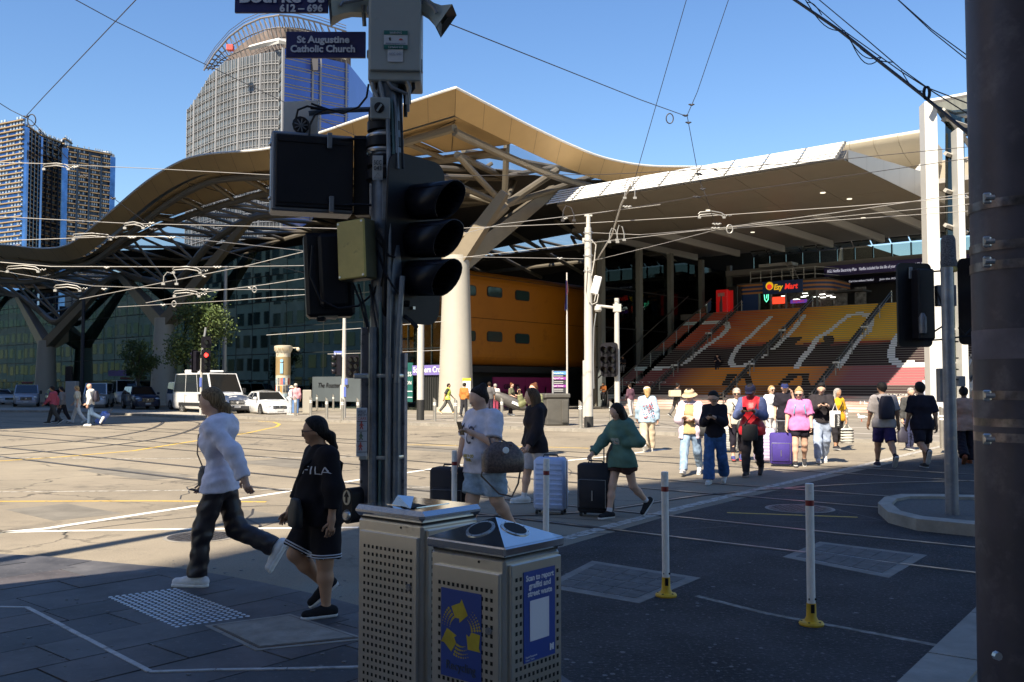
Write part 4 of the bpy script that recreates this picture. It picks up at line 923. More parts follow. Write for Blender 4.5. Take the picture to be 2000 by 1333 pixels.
c_=Pv(1503, 559, SV - .14); mb=MB(); mb.lathe(c_, [(.36, -.02), (.36, .02)], 16, frame(0, UD, V3((0, 0, 1)))); mb.build('logo_disc', MATS['sign_yellow'], sh, smooth=0)
mb=MB(); mb.lathe(c_ + V3((0, 0, -.08)) - VD * .03, [(.24, -.02), (.24, .02)], 14, frame(0, UD, V3((0, 0, 1)))); mb.build('logo_disc', MATS['sign_red'], sh, smooth=0)
for x0, x1 in ((1443, 1482),):
 a, b=Pv(x0, 600, SV), Pv(x1, 600, SV); mb=MB(); mb.box(V3(((a.x + b.x) / 2, (a.y + b.y) / 2, (SZ + zb) / 2)), ((b - a).length, .12, zb - SZ), RZ); mb.build('blue_wall', M_SB, sh, smooth=0)
for x0, x1 in ((1484, 1506), (1507, 1534), (1537, 1595)):
 a, b=Pv(x0, 600, SV), Pv(x1, 600, SV); mb=MB(); mb.box(V3(((a.x + b.x) / 2, (a.y + b.y) / 2, (SZ + zb) / 2)), ((b - a).length, .04, zb - SZ), RZ); mb.build('window', glassmat('shop_glass', (.75, .78, .76), .15), sh, smooth=0)
for px in (1483, 1506.5, 1535.5, 1596): a=Pv(px, 600, SV); mb=MB(); mb.box(V3((a.x, a.y, (SZ + zb) / 2)), (.14, .14, zb - SZ), RZ); mb.build('frame_post', mat('shop_frame', (.3, .3, .3), .5, .4), sh, smooth=0)
def litsign(nm, px, py, wpx, hpx, m, v=SV + .25):
 a=Pv(px, py, v); k=a.y / F; mb=MB(); mb.box(a, (wpx * k * 1.3, .05, hpx * k), RZ, .01); return mb.build(nm, m, sh, smooth=0)
litsign('energy_drink_sign', 1521, 587, 20, 14, mat('red_lightbox', (.6, .03, .02), .4, emit=(1, .07, .03, .9)))
litsign('shop_lightbox', 1560, 589, 26, 7, mat('purple_lightbox', (.10, .04, .25), .4, emit=(.25, .08, .6, .35)))
text_mb('EzyMart', .3, Pv(1549, 591, SV + .18), -UD, V3((0, 0, 1)), .01, width=.95).build('lettering', MATS['sign_red'], sh, smooth=0)
mb=MB(); c_=Pv(1497, 581, SV + .2); mb.path([c_ + UD * .22 + V3((0, 0, .45)), c_ + UD * .16 - V3((0, 0, .2)), c_ - V3((0, 0, .42)), c_ - UD * .16 - V3((0, 0, .2)), c_ - UD * .2 + V3((0, 0, .45)), c_ - UD * .05 + V3((0, 0, .3)), c_ - V3((0, 0, .1))], .035, 6); mb.build('neon_sign', mat('green_neon', (.1, .8, .45), .4, emit=(.15, 1, .55, 1.6)), sh)
rn=random.Random(3)
for i in range(12):
 mb=MB(); p=uv(rn.uniform(ub + .8, ua - 2.5), SV + rn.uniform(.6, 3.8), rn.uniform(zb - .5, zb - .1)); mb.box(p, (.45, .12, .04), RZ); mb.build('ceiling_lamp', mat('lamp_white', (.9, .9, .9), .4, emit=(1, .97, .9, 3.0)), sh, smooth=0)
for i in range(5): mb=MB(); mb.box(uv(lerp(ub + 1, ua - 2.6, i / 4), SV + 2.2, SZ + .55), (.9, .5, 1.1), RZ, .03); mb.build('shelf', mat('shelf_goods', (.22, .18, .14), .6, noise=(9, .8)), sh, smooth=0)
for h in (.55, 1.15):
 mb=MB(); mb.path([uv(ua - 1.2, SV + .2, zt + h), uv(ub + 1.2, SV + .2, zt + h), uv(ub + .2, SV + 3, zt + h)], .035, 6); mb.build('roof_rail', mat('rail_grey', (.5, .5, .48), .5), sh)
for k in range(7): p=uv(lerp(ua - 1.2, ub + 1.2, k / 6), SV + .2, zt); mb=MB(); mb.tube(p, p + V3((0, 0, 1.15)), .035, n=6); mb.build('roof_rail_post', MATS['rail_grey'], sh)
ld=thing('roof_ladder', 'sloping steel ladder rising from the shop roof', 'ladder', Pv(1550, 545, 78), RZ)
la, lb=Pv(1556, 549, 78), Pv(1540, 512, 80)
for s_ in (-.25, .25): mb=MB(); mb.tube(la + UD * s_, lb + UD * s_, .04, n=6); mb.build('stile', MATS['rail_grey'], ld)
for k in range(9): p=lerp(la, lb, (k + .5) / 9); mb=MB(); mb.box(p, (.5, .12, .04), RZ); mb.build('rung', MATS['rail_grey'], ld, smooth=0)
slab('service_platform', 'pale service walkway above the shop roof', 'walkway', Pv(1520, 515, 81).dot(UD), 81, Pv(1520, 522, 81).z, 3.2, 1.4, .3, MATS['rail_grey'])
vd=thing('drinks_machine', 'red drinks vending machine at the top left of the stairs', 'vending machine', uv(38, 76, SZ), RZ)
a, b=Pv(1398, 610, 75.4), Pv(1420, 610, 75.4); z1=Pv(1410, 566, 75.4).z; w=(b - a).length; c_=(a + b) / 2; c_.z=SZ
mb=MB(); mb.box(c_ + VD * .5 + V3((0, 0, (z1 - SZ) / 2)), (w, .9, z1 - SZ), RZ, .04); mb.build('cabinet', mat('machine_red', (.48, .015, .015), .35, emit=(.6, .01, .01, .12)), vd, smooth=0)
mb=MB(); mb.lathe(c_ + V3((0, 0, .25)), [(.17, 0), (.17, .75), (.08, 1.1), (.07, 1.35), (.09, 1.4)], 10, sx=1, sy=.15); mb.build('bottle_picture', mat('bottle_print', (.07, .02, .015), .4), vd)
mb=MB(); mb.box(c_ + V3((0, 0, z1 - SZ - .45)), (w * .6, .04, .32), RZ); mb.build('slogan_panel', mat('slogan', (.65, .3, .28), .5), vd, smooth=0)
v2_=thing('drinks_fridge', 'black drinks fridge beside the red vending machine', 'fridge', uv(36, 76, SZ), RZ)
a, b=Pv(1421, 610, 75.8), Pv(1441, 610, 75.8); w=(b - a).length; c_=(a + b) / 2; c_.z=SZ
mb=MB(); mb.box(c_ + VD * .4 + V3((0, 0, 1.25)), (w, .8, 2.5), RZ, .03); mb.build('cabinet', mat('fridge_black', (.03, .03, .03), .3), v2_, smooth=0)
mb=MB(); mb.box(c_ + V3((0, 0, 1.2)) + UD * .15, (w * .45, .04, 1.9), RZ); mb.build('red_panel', MATS['machine_red'], v2_, smooth=0)
kx=thing('shop_terrace_screen', 'clear plastic weather screens right of the shop', 'screen', uv(25, 78, SZ), RZ)
for x0, x1 in ((1632, 1655), (1670, 1692)):
 a, b=Pv(x0, 590, 79), Pv(x1, 590, 79); c_=(a + b) / 2; mb=MB(); mb.box(V3((c_.x, c_.y, SZ + 1.0)), ((b - a).length, .04, 2.0), RZ); mb.build('screen_panel', mat('plastic_film', (.30, .28, .26), .3, noise=(3, .6)), kx, smooth=0)
mb=MB(); a, b=Pv(1622, 575, 79), Pv(1694, 575, 79); mb.box((a + b) / 2 + V3((0, 0, .2)), ((b - a).length, 2.0, .15), RZ); mb.build('roof', M_IN, kx, smooth=0)
# ---------------------------------------------------------------- lift tower at the right
M_TW=mat('tower_white', (.56, .55, .52), .5, noise=(.6, .05)); tw=thing('lift_tower', 'white steel framed glass lift tower right of the stairs', 'tower', uv(14.8, 52), RZ)
TY=47.0
def post(x0, x1, y0, y1, dep=.9, nm='column'):
 a, b=P(x0, y1, TY), P(x1, y1, TY); z1=P(x0, y0, TY).z; w=(b - a).length; c=(a + b) / 2
 mb=MB(); mb.box(V3((c.x, c.y + dep / 2, (PZ + z1) / 2)), (w, dep, z1 - PZ), -.12, .02); return mb.build(nm, M_TW, tw, smooth=0)
post(1822, 1846, 198, 840); post(1885, 1897, 250, 840)
for y in (232, 300, 372, 440, 505, 570, 640, 705, 775):
 a, b=P(1846, y, TY + .5), P(1888, y + 14, TY + 2); mb=MB(); mb.path([a, b], .12, 4); mb.build('cross_beam', mat('tower_grey', (.36, .34, .31), .55), tw, smooth=0)
ys=[215, 300, 372, 440, 505, 570, 640, 705, 775]
for y0, y1 in zip(ys, ys[1:]):
 q=[P(1847, y1 - 4, TY + .7), P(1884, y1 + 8, TY + 2), P(1884, y0 + 16, TY + 2), P(1847, y0 + 4, TY + .7)]; mb=MB(); mb.add(q + [p + V3((0, .05, 0)) for p in q], [(0, 1, 2, 3), (7, 6, 5, 4), (0, 4, 5, 1), (1, 5, 6, 2), (2, 6, 7, 3), (3, 7, 4, 0)]); mb.build('pane', glassmat('tower_glass', (.55, .62, .62), .3, (.8, .9, .9)), tw, smooth=0)
for i, (y, dx) in enumerate(((196, 0), (206, 8), (232, 26), (262, 46))):
 mb=MB(); mb.path([P(1816 + dx, y + 3, TY - .6 + i * .8), P(1960, y - 24 + i * 2, TY + 3 + i * .8)], .13, 4); mb.build('roof_beam', MATS['tower_grey'] if i else M_TW, tw, smooth=0)
q=[P(1818, 202, TY - .5), P(1960, 178, TY + 3), P(1980, 262, TY + 8), P(1862, 268, TY + 5)]; mb=MB(); mb.add(q + [p + V3((0, 0, .1)) for p in q], [(0, 1, 2, 3), (7, 6, 5, 4), (0, 4, 5, 1), (1, 5, 6, 2), (2, 6, 7, 3), (3, 7, 4, 0)]); mb.build('roof_glass', glassmat('roof_glass', (.35, .42, .40), .3), tw, smooth=0)
mb=MB(); mb.path([P(1842, 215, TY), P(1905, 300, TY + 3)], .14, 4); mb.build('roof_beam', MATS['tower_grey'], tw, smooth=0)
es_=thing('escalator', 'covered escalator rising behind the lift tower', 'escalator', P(1890, 800, 56))
mb=MB(); mb.path([P(1862, 770, 54), P(1905, 680, 62)], .16, 4); mb.build('handrail', MATS['tower_grey'], es_, smooth=0); mb=MB(); mb.path([P(1880, 790, 54), P(1912, 720, 62)], .16, 4); mb.build('handrail', MATS['tower_grey'], es_, smooth=0)
for i in range(10):
 p=P(1888, 760, 56) + V3((0, .33 * i, .17 * i)); mb=MB(); mb.box(p, (1.2, .34, .16)); mb.build('step', mat('escalator_step', (.4, .38, .34), .6), es_, smooth=0)
# ---------------------------------------------------------------- towers beyond the station
M_TG=mat('tower_blue_glass', (.045, .095, .40), .2, .15, noise=(.05, .15)); M_TG2=mat('tower_grey_glass', (.085, .125, .16), .15, .2, noise=(.10, .45)); M_TWH=mat('tower_frame_pale', (.235, .235, .24), .5, noise=(.05, .1))
tA=thing('curved_tower', 'tall curved office tower under construction with blue glass side', 'tower', P(520, 755, 300))
YT=300.0; k_=YT / F
edge=P(546, 755, YT); bl_=V3((edge.x, YT, 0))                       
def curve(t): 
 x=lerp(546, 358, t); return V3(((x - CX) / F * (YT + 6 + 34 * t ** 2.2), YT + 6 + 34 * t ** 2.2, 0)) if t > 0 else bl_
rf=V3(((676 - CX) / F * (YT + 40), YT + 40, 0))
def topz(x): return CAMH + (HZ - interp(x, [358, 372, 400, 430, 470, 500, 546, 676], [215, 195, 140, 100, 62, 45, 85, 112])) * YT / F
NU, NF=26, 36; ztop=topz(546); TZ=CAMH + (HZ - 116) * (YT + 40) / F
def limz(t):
 x=lerp(546, 358, t); return CAMH + (HZ - interp(x, [358, 372, 400, 430, 470, 546], [208, 190, 140, 112, 102, 88])) * curve(t).y / F
zf=[ztop * i / NF for i in range(NF + 1)]
mb=MB()
for i in range(NU):
 a, b=curve(i / NU), curve((i + 1) / NU); za, zb_=limz(i / NU), limz((i + 1) / NU)
 mb.quad(a, b, b + V3((0, 0, zb_)), a + V3((0, 0, za)))
bk=V3((curve(1).x + 30, YT + 70, 0)); mb.quad(curve(1), bk, bk + V3((0, 0, ztop * .75)), curve(1) + V3((0, 0, topz(358))))
mb.build('curved_glass', M_TG2, tA, smooth=60)
mb=MB(); mb.quad(bl_, rf, rf + V3((0, 0, TZ)), bl_ + V3((0, 0, ztop))); rb=rf + V3((4, 40, 0)); mb.quad(rf, rb, rb + V3((0, 0, TZ)), rf + V3((0, 0, TZ))); mb.build('side_glass', M_TG, tA, smooth=0)
M_SPN=M_TWH
for f in range(13, NF):
 z=zf[f]; mb=MB(); pts=[]
 for i in range(NU + 1):
  lim=limz(i / NU)
  if z < lim: pts.append(curve(i / NU) + V3((0, -.4, z)))
 if len(pts) > 1:
  mb.path(pts, .26, 4); mb.path([p + V3((0, 0, .95)) for p in pts], .13, 4); mb.build('floor_band', M_TWH, tA, smooth=0)
 mb=MB(); kz=TZ / ztop
 for dz in (0, .9):
  mb.path([bl_ + V3((0, -.3, z + dz)), rf + V3((0, -.3, z * kz + dz))], .17, 4)
 mb.build('floor_band', M_TWH, tA, smooth=0)
for i in range(NU + 1):
 for h in (0,):
  t=i / NU; x=lerp(546, 358, t); lim=limz(t); p=curve(t) + V3((0, -.35, 0)); mb=MB(); mb.path([p + V3((0, 0, 40)), p + V3((0, 0, lim))], .24 if i % 6 else .5, 4); mb.build('mullion', M_TWH, tA, smooth=0)
for i in range(1, NU * 2, 2):
 t=i / NU / 2; x=lerp(546, 358, t); lim=limz(t); p=curve(t) + V3((0, -.25, 0)); mb=MB(); mb.path([p + V3((0, 0, 40)), p + V3((0, 0, lim))], .11, 4); mb.build('mullion', M_TWH, tA, smooth=0)
for t in (0, .42, .54, .96):
 p=lerp(bl_, rf, t) + V3((0, -.5, 0)); mb=MB(); mb.path([p, p + V3((0, 0, lerp(ztop, TZ, t)))], .5, 4); mb.build('mullion', M_TWH, tA, smooth=0)
rim=[P(x, y, YT + 8 + (546 - x) * .15 if x < 546 else YT + (x - 546) * .3) for x, y in ((398, 138), (420, 104), (448, 72), (478, 50), (510, 36), (546, 30), (580, 34), (620, 44), (676, 62))]
mb=MB(); mb.path(rim, .32, 6); mb.path([p + V3((0, 0, 2.2)) for p in rim], .14, 4); mb.path([p + V3((0, 0, 1.2)) for p in rim], .14, 4)
mb.build('crown_rim', mat('crown_steel', (.22, .20, .19), .6, .3), tA)
low=[P(x, y, YT + 6 + (546 - x) * .15 if x < 546 else YT + (x - 546) * .3) for x, y in ((410, 126), (430, 108), (455, 106), (490, 96), (520, 88), (546, 82), (590, 92), (640, 104), (676, 114))]
nr=30
def along(pl, t): t *= len(pl) - 1; i=min(int(t), len(pl) - 2); return lerp(pl[i], pl[i + 1], t - i)
for i in range(nr):
 a, b=along(rim, (i + .5) / nr), along(low, (i + .5) / nr); mb=MB(); mb.path([a, b + V3((0, 6, 0))], .22, 4)
 mb.path([a, along(low, min(1, (i + 2.2) / nr)) + V3((0, 6, 0))], .15, 4); mb.build('crown_rib', MATS['crown_steel'], tA, smooth=0)
for k in (.35, .7):
 mb=MB(); mb.path([lerp(along(rim, i / 20), along(low, i / 20) + V3((0, 6, 0)), k) for i in range(21)], .25, 4); mb.build('crown_rim', MATS['crown_steel'], tA, smooth=0)
mb=MB(); mb.add([p + V3((0, 10, 0)) for p in rim] + [p + V3((0, 10, 0)) for p in low], [(i, i + 1, 9 + i + 1, 9 + i) for i in range(8)]); mb.build('crown_interior', mat('crown_dark', (.12, .09, .075), .8, noise=(.15, .5)), tA, smooth=0)
mb=MB(); mb.path([p - V3((0, 1, 0)) for p in low[3:]], .9, 4); mb.build('crown_slab', M_RIM, tA, smooth=0)
mb=MB(); mb.box(P(450, 94, YT), (2.0, 2, 1.7)); mb.build('red_hoist', mat('hoist_red', (.5, .03, .02), .5), tA, smooth=0)
mb=MB(); mb.box(P(612, 127, YT + 16), (3.4, 1, 4.2)); mb.build('open_bay', mat('open_bay', (.03, .03, .04), .7), tA, smooth=0)
M_BAL=mat('balcony_ochre', (.27, .19, .10), .7, noise=(.1, .15)); M_APG=mat('apartment_glass', (.07, .17, .38), .12, .7, noise=(.12, .4)); M_APG2=mat('apartment_dark', (.02, .03, .05), .2, .3, noise=(.2, .5))
def apart(name, label, x0, x1, xm, ytop_l, ytop_r, Y, nfl, m_left):
 t=thing(name, label, 'apartment tower', P((x0 + x1) / 2, 755, Y)); k=Y / F
 a=V3(((x0 - CX) * k, Y + 10, 0)); m=V3(((xm - CX) * k, Y, 0)); b=V3(((x1 - CX) / F * (Y + 18), Y + 18, 0)); h=CAMH + (HZ - ytop_l) * k; h2=CAMH + (HZ - ytop_r) * k; hm=(h + h2) / 2
 bk_=V3((-14, 22, 0)); mb=MB()
 for p, q, hh in ((a, m, h), (m, b, h2)): mb.quad(p, q, q + V3((0, 0, hh)), p + V3((0, 0, hh)))
 mb.quad(b, b + bk_, b + bk_ + V3((0, 0, h2)), b + V3((0, 0, h2))); mb.quad(a, a + bk_, b + bk_, b); mb.add([p + V3((0, 0, z_ - .2)) for p, z_ in ((a, h), (m, h), (m + bk_, h), (a + bk_, h), (m, h2), (b, h2), (b + bk_, h2), (m + bk_, h2))], [(0, 1, 2, 3), (4, 5, 6, 7)])
 mb.build('glass_body', m_left, t, smooth=0)
 fl0=int(nfl * .45)
 for f in range(fl0, nfl + 1):
  for p, q, hh, seg in ((a, m, h, 3), (m, b, h2, 7)):
   d=(q - p).normalized(); n=V3((d.y, -d.x, 0)); L=(q - p).length; z=hh * f / nfl; mb=MB()
   mb.box((p + q) / 2 + n * .35 + V3((0, 0, z - hh / nfl * .4)), (L * (.96 if seg == 3 else .90), 1.6, hh / nfl * .20), math.atan2(d.y, d.x)); mb.build('balcony_band', M_BAL, t, smooth=0)
   rr=random.Random(f * 7 + seg)
   for j in range(seg * 3):
    if rr.random() < .6:
     wb=MB(); wb.box(p + d * L * (j + .5) / (seg * 3) + n * .12 + V3((0, 0, z + hh / nfl * .18)), (L / seg / 3 * .55, .3, hh / nfl * .5), math.atan2(d.y, d.x)); wb.build('window', mat('pale_window', (.28, .36, .46), .12, spec=.9), t, smooth=0)
 for j in range(5):
  d=(b - m).normalized(); n=V3((d.y, -d.x, 0)); p=m + (b - m) * (j / 4.0) + n * .8; mb=MB(); mb.box(p + V3((0, 0, h2 / 2 - 1)), (2.6 if j in (0, 4) else .8, 1.2, h2 - 2), math.atan2(d.y, d.x)); mb.build('pier', M_APG if j in (0, 4) else M_APG2, t, smooth=0)
 mb=MB(); mb.box((a + b) / 2 + V3((0, 10, min(h, h2) + .6)), ((b - a).length * .6, 8, 2.4)); mb.build('roof_plant', mat('plant_grey', (.4, .4, .4), .6), t, smooth=0)
apart('apartment_tower', 'ochre banded apartment tower with sunlit left face at the far left', -40, 66, 38, 224, 236, 450, 56, M_APG)
apart('apartment_tower', 'darker apartment tower with ochre balconies behind the overhead wires', 58, 112, 64, 246, 254, 470, 54, M_APG2)
apart('apartment_tower', 'right hand apartment tower with blue glass corner beside the station roof', 112, 210, 116, 262, 278, 460, 52, M_APG2)
# ---------------------------------------------------------------- people: one continuous skinned body each, clothing and hair as its children
def rcone(Pn, a, b, ra, rb, flat=False, flata=False, sq=None):
 """signed distance of a rounded cone; sq=(axis, k) squashes space along axis"""
 a=np.array(a); b=np.array(b); Q=Pn
 if sq is not None:
  ax, k=np.array(sq[0]), sq[1]
  def S_(x): return x + ((x @ ax) * (1 / k - 1))[..., None] * ax
  Q=S_(Pn); a=a + (a @ ax) * (1 / k - 1) * ax; b=b + (b @ ax) * (1 / k - 1) * ax
 d=b - a; L2=float(d @ d) + 1e-9; t=((Q - a) @ d) / L2; tc=np.clip(t, 0, 1)
 D=np.linalg.norm(Q - a - tc[..., None] * d, axis=-1) - (ra + (rb - ra) * tc)
 if sq is not None: D=D * (.5 + .5 * sq[1])
 L=math.sqrt(L2)
 if flat: D=np.maximum(D, (t - 1) * L)
 if flata: D=np.maximum(D, -t * L)
 return D
def sdf_mesh(prims, h, k=.03, noise=0.0, cuts=(), seed=0):
 """prims: (a, b, ra, rb, opts); smooth union -> surface nets; returns verts, faces"""
 lo=np.min([np.minimum(p[0], p[1]) - max(p[2], p[3]) for p in prims], 0) - 3 * h - .02; hi=np.max([np.maximum(p[0], p[1]) + max(p[2], p[3]) for p in prims], 0) + 3 * h + .02
 n=np.ceil((hi - lo) / h).astype(int) + 1; D=np.full(tuple(n), .2, dtype=np.float32); ax=[lo[i] + h * np.arange(n[i]) for i in range(3)]
 for p in prims:
  a, b, ra, rb, op=p; kk=op.get('k', k); m=max(ra, rb) + kk + 2 * h
  i0=np.maximum(0, np.floor((np.minimum(a, b) - m - lo) / h).astype(int)); i1=np.minimum(n, np.ceil((np.maximum(a, b) + m - lo) / h).astype(int) + 1)
  sl_=tuple(slice(i0[i], i1[i]) for i in range(3)); g=np.stack(np.meshgrid(*[ax[i][sl_[i]] for i in range(3)], indexing='ij'), -1)
  d=rcone(g, a, b, ra, rb, op.get('flat', False), op.get('flata', False), op.get('sq')); o=D[sl_]
  if op.get('sub'):
   D[sl_]=np.maximum(o, -d)
  else:
   hh_=np.maximum(kk - np.abs(o - d), 0) / kk; D[sl_]=np.minimum(o, d) - hh_ * hh_ * kk * .25
 if cuts or noise:
  g=np.stack(np.meshgrid(*ax, indexing='ij'), -1)
  for c, nn in cuts: D=np.maximum(D, (g - np.array(c)) @ np.array(nn))
  if noise:
   r=np.random.RandomState(seed); w=0
   for i in range(7):
    kv=r.normal(size=3) * np.array([1, 1, 1.5]); kv *= (2 * math.pi / r.uniform(.07, .2)) / np.linalg.norm(kv); w=w + np.sin(g @ kv + r.uniform(0, 6))
   D=D + (noise * w / 3.0).astype(np.float32)
 s=D < 0; n1=np.array(D.shape) - 1
 C=np.stack([s[x:n1[0] + x, y:n1[1] + y, z:n1[2] + z] for x in (0, 1) for y in (0, 1) for z in (0, 1)], -1); cnt=C.sum(-1); act=(cnt > 0) & (cnt < 8)
 ii=np.argwhere(act); idx=np.full(act.shape, -1, dtype=np.int32); idx[act]=np.arange(len(ii))
 off=np.array([(x, y, z) for x in (0, 1) for y in (0, 1) for z in (0, 1)]); val=np.stack([D[tuple((ii + o).T)] for o in off], -1)
 acc=np.zeros((len(ii), 3)); cn=np.zeros(len(ii))
 for e0 in range(8):
  for e1 in range(e0 + 1, 8):
   if np.abs(off[e0] - off[e1]).sum() != 1: continue
   va, vb=val[:, e0], val[:, e1]; m=(va < 0) != (vb < 0); t=np.where(m, va / np.where(m, va - vb, 1), 0)
   acc += np.where(m[:, None], off[e0] + t[:, None] * (off[e1] - off[e0]), 0); cn += m
 V=lo + h * (ii + acc / cn[:, None]); Fs=[]
 for a_ in range(3):
  b_, c_=(a_ + 1) % 3, (a_ + 2) % 3; A=[slice(None)] * 3; B=[slice(None)] * 3; A[a_]=slice(0, -1); B[a_]=slice(1, None)
  ch=s[tuple(A)] != s[tuple(B)]; q=np.argwhere(ch); q=q[(q[:, b_] > 0) & (q[:, c_] > 0) & (q[:, b_] < n1[b_]) & (q[:, c_] < n1[c_])]
  if not len(q): continue
  def cell(db, dc): z=q.copy(); z[:, b_] -= db; z[:, c_] -= dc; return idx[tuple(z.T)]
  f=np.stack([cell(1, 1), cell(0, 1), cell(0, 0), cell(1, 0)], -1); ins=s[tuple(q.T)]; f[~ins]=f[~ins][:, ::-1]; Fs.append(f[(f >= 0).all(1)])
 return V, np.concatenate(Fs)
def np_mesh(name, V, Fc, m, parent, label=None, smooth=True):
 me=bpy.data.meshes.new(name); me.vertices.add(len(V)); me.vertices.foreach_set('co', np.asarray(V, np.float32).ravel())
 nf=len(Fc); me.loops.add(nf * 4); me.polygons.add(nf); me.polygons.foreach_set('loop_start', np.arange(0, nf * 4, 4, dtype=np.int32))
 try: me.polygons.foreach_set('loop_total', np.full(nf, 4, dtype=np.int32))
 except Exception: pass
 me.loops.foreach_set('vertex_index', np.asarray(Fc, np.int32).ravel()); me.polygons.foreach_set('use_smooth', np.ones(nf, bool)); me.update(calc_edges=True); me.validate()
 me.materials.append(m); o=bpy.data.objects.new(name, me); COL.objects.link(o); o.parent=parent
 if label: o['label']=label
 return o
def smoothv(V, Fc, it=1):
 for _ in range(it):
  acc=np.zeros_like(V); c=np.zeros(len(V))
  for a, b in ((0, 1), (1, 2), (2, 3), (3, 0)):
   np.add.at(acc, Fc[:, a], V[Fc[:, b]]); np.add.at(c, Fc[:, a], 1); np.add.at(acc, Fc[:, b], V[Fc[:, a]]); np.add.at(c, Fc[:, b], 1)
  V=V * .45 + .55 * acc / np.maximum(c, 1)[:, None]
 return V
SKINS={'pale': (.62, .40, .29), 'fair': (.58, .355, .255), 'tan': (.40, .22, .135), 'brown': (.17, .085, .05)}
for k_s, c_s in SKINS.items(): mat('skin_' + k_s, c_s, .5, noise=(9, .06), spec=.4)
HAIRC={'black': (.012, .010, .010), 'dark': (.018, .011, .008), 'brown': (.075, .042, .022), 'fairbrown': (.16, .10, .05), 'blond': (.34, .22, .10), 'grey': (.28, .26, .24), 'auburn': (.12, .045, .02)}
def hairmat(k):
 nm='hair_' + k
 if nm in MATS: return MATS[nm]
 m=mat(nm, HAIRC[k], .62, spec=.18); t=m.node_tree; b=t.nodes['Principled BSDF']; tc=t.nodes.new('ShaderNodeTexCoord'); mp=t.nodes.new('ShaderNodeMapping'); mp.inputs['Scale'].default_value=(70, 70, 7)
 n=t.nodes.new('ShaderNodeTexNoise'); n.inputs['Scale'].default_value=1.5; n.inputs['Detail'].default_value=4; t.links.new(tc.outputs['Object'], mp.inputs[0]); t.links.new(mp.outputs[0], n.inputs['Vector'])
 bn=t.nodes.new('ShaderNodeBump'); bn.inputs['Strength'].default_value=.8; bn.inputs['Distance'].default_value=.012; t.links.new(n.outputs['Fac'], bn.inputs['Height']); t.links.new(bn.outputs[0], b.inputs['Normal'])
 x=t.nodes.new('ShaderNodeMix'); x.data_type='RGBA'; x.inputs[6].default_value=(*[c * .45 for c in HAIRC[k]], 1); x.inputs[7].default_value=(*[c * 1.7 for c in HAIRC[k]], 1)
 r=t.nodes.new('ShaderNodeMapRange'); r.inputs[1].default_value=.35; r.inputs[2].default_value=.65; t.links.new(n.outputs['Fac'], r.inputs[0]); t.links.new(r.outputs[0], x.inputs[0]); t.links.new(x.outputs[2], b.inputs['Base Color']); return m
def cloth(c, kind='cotton'):
 nm='%s_%02d%02d%02d' % (kind, *[int(q * 99) for q in c]); b={'cotton': (38, .35, .006), 'fleece': (30, .45, .008), 'denim': (60, .35, .005), 'shiny': (26, .5, .008), 'knit': (90, .5, .004)}[kind]
 return mat(nm, c, .42 if kind == 'shiny' else .85, noise=(14, .13 if kind != 'denim' else .25), bump=b, spec=.5 if kind == 'shiny' else .2)
def R3(ax, deg): return np.array(Matrix.Rotation(math.radians(deg), 3, ax))
class Person:
 pass
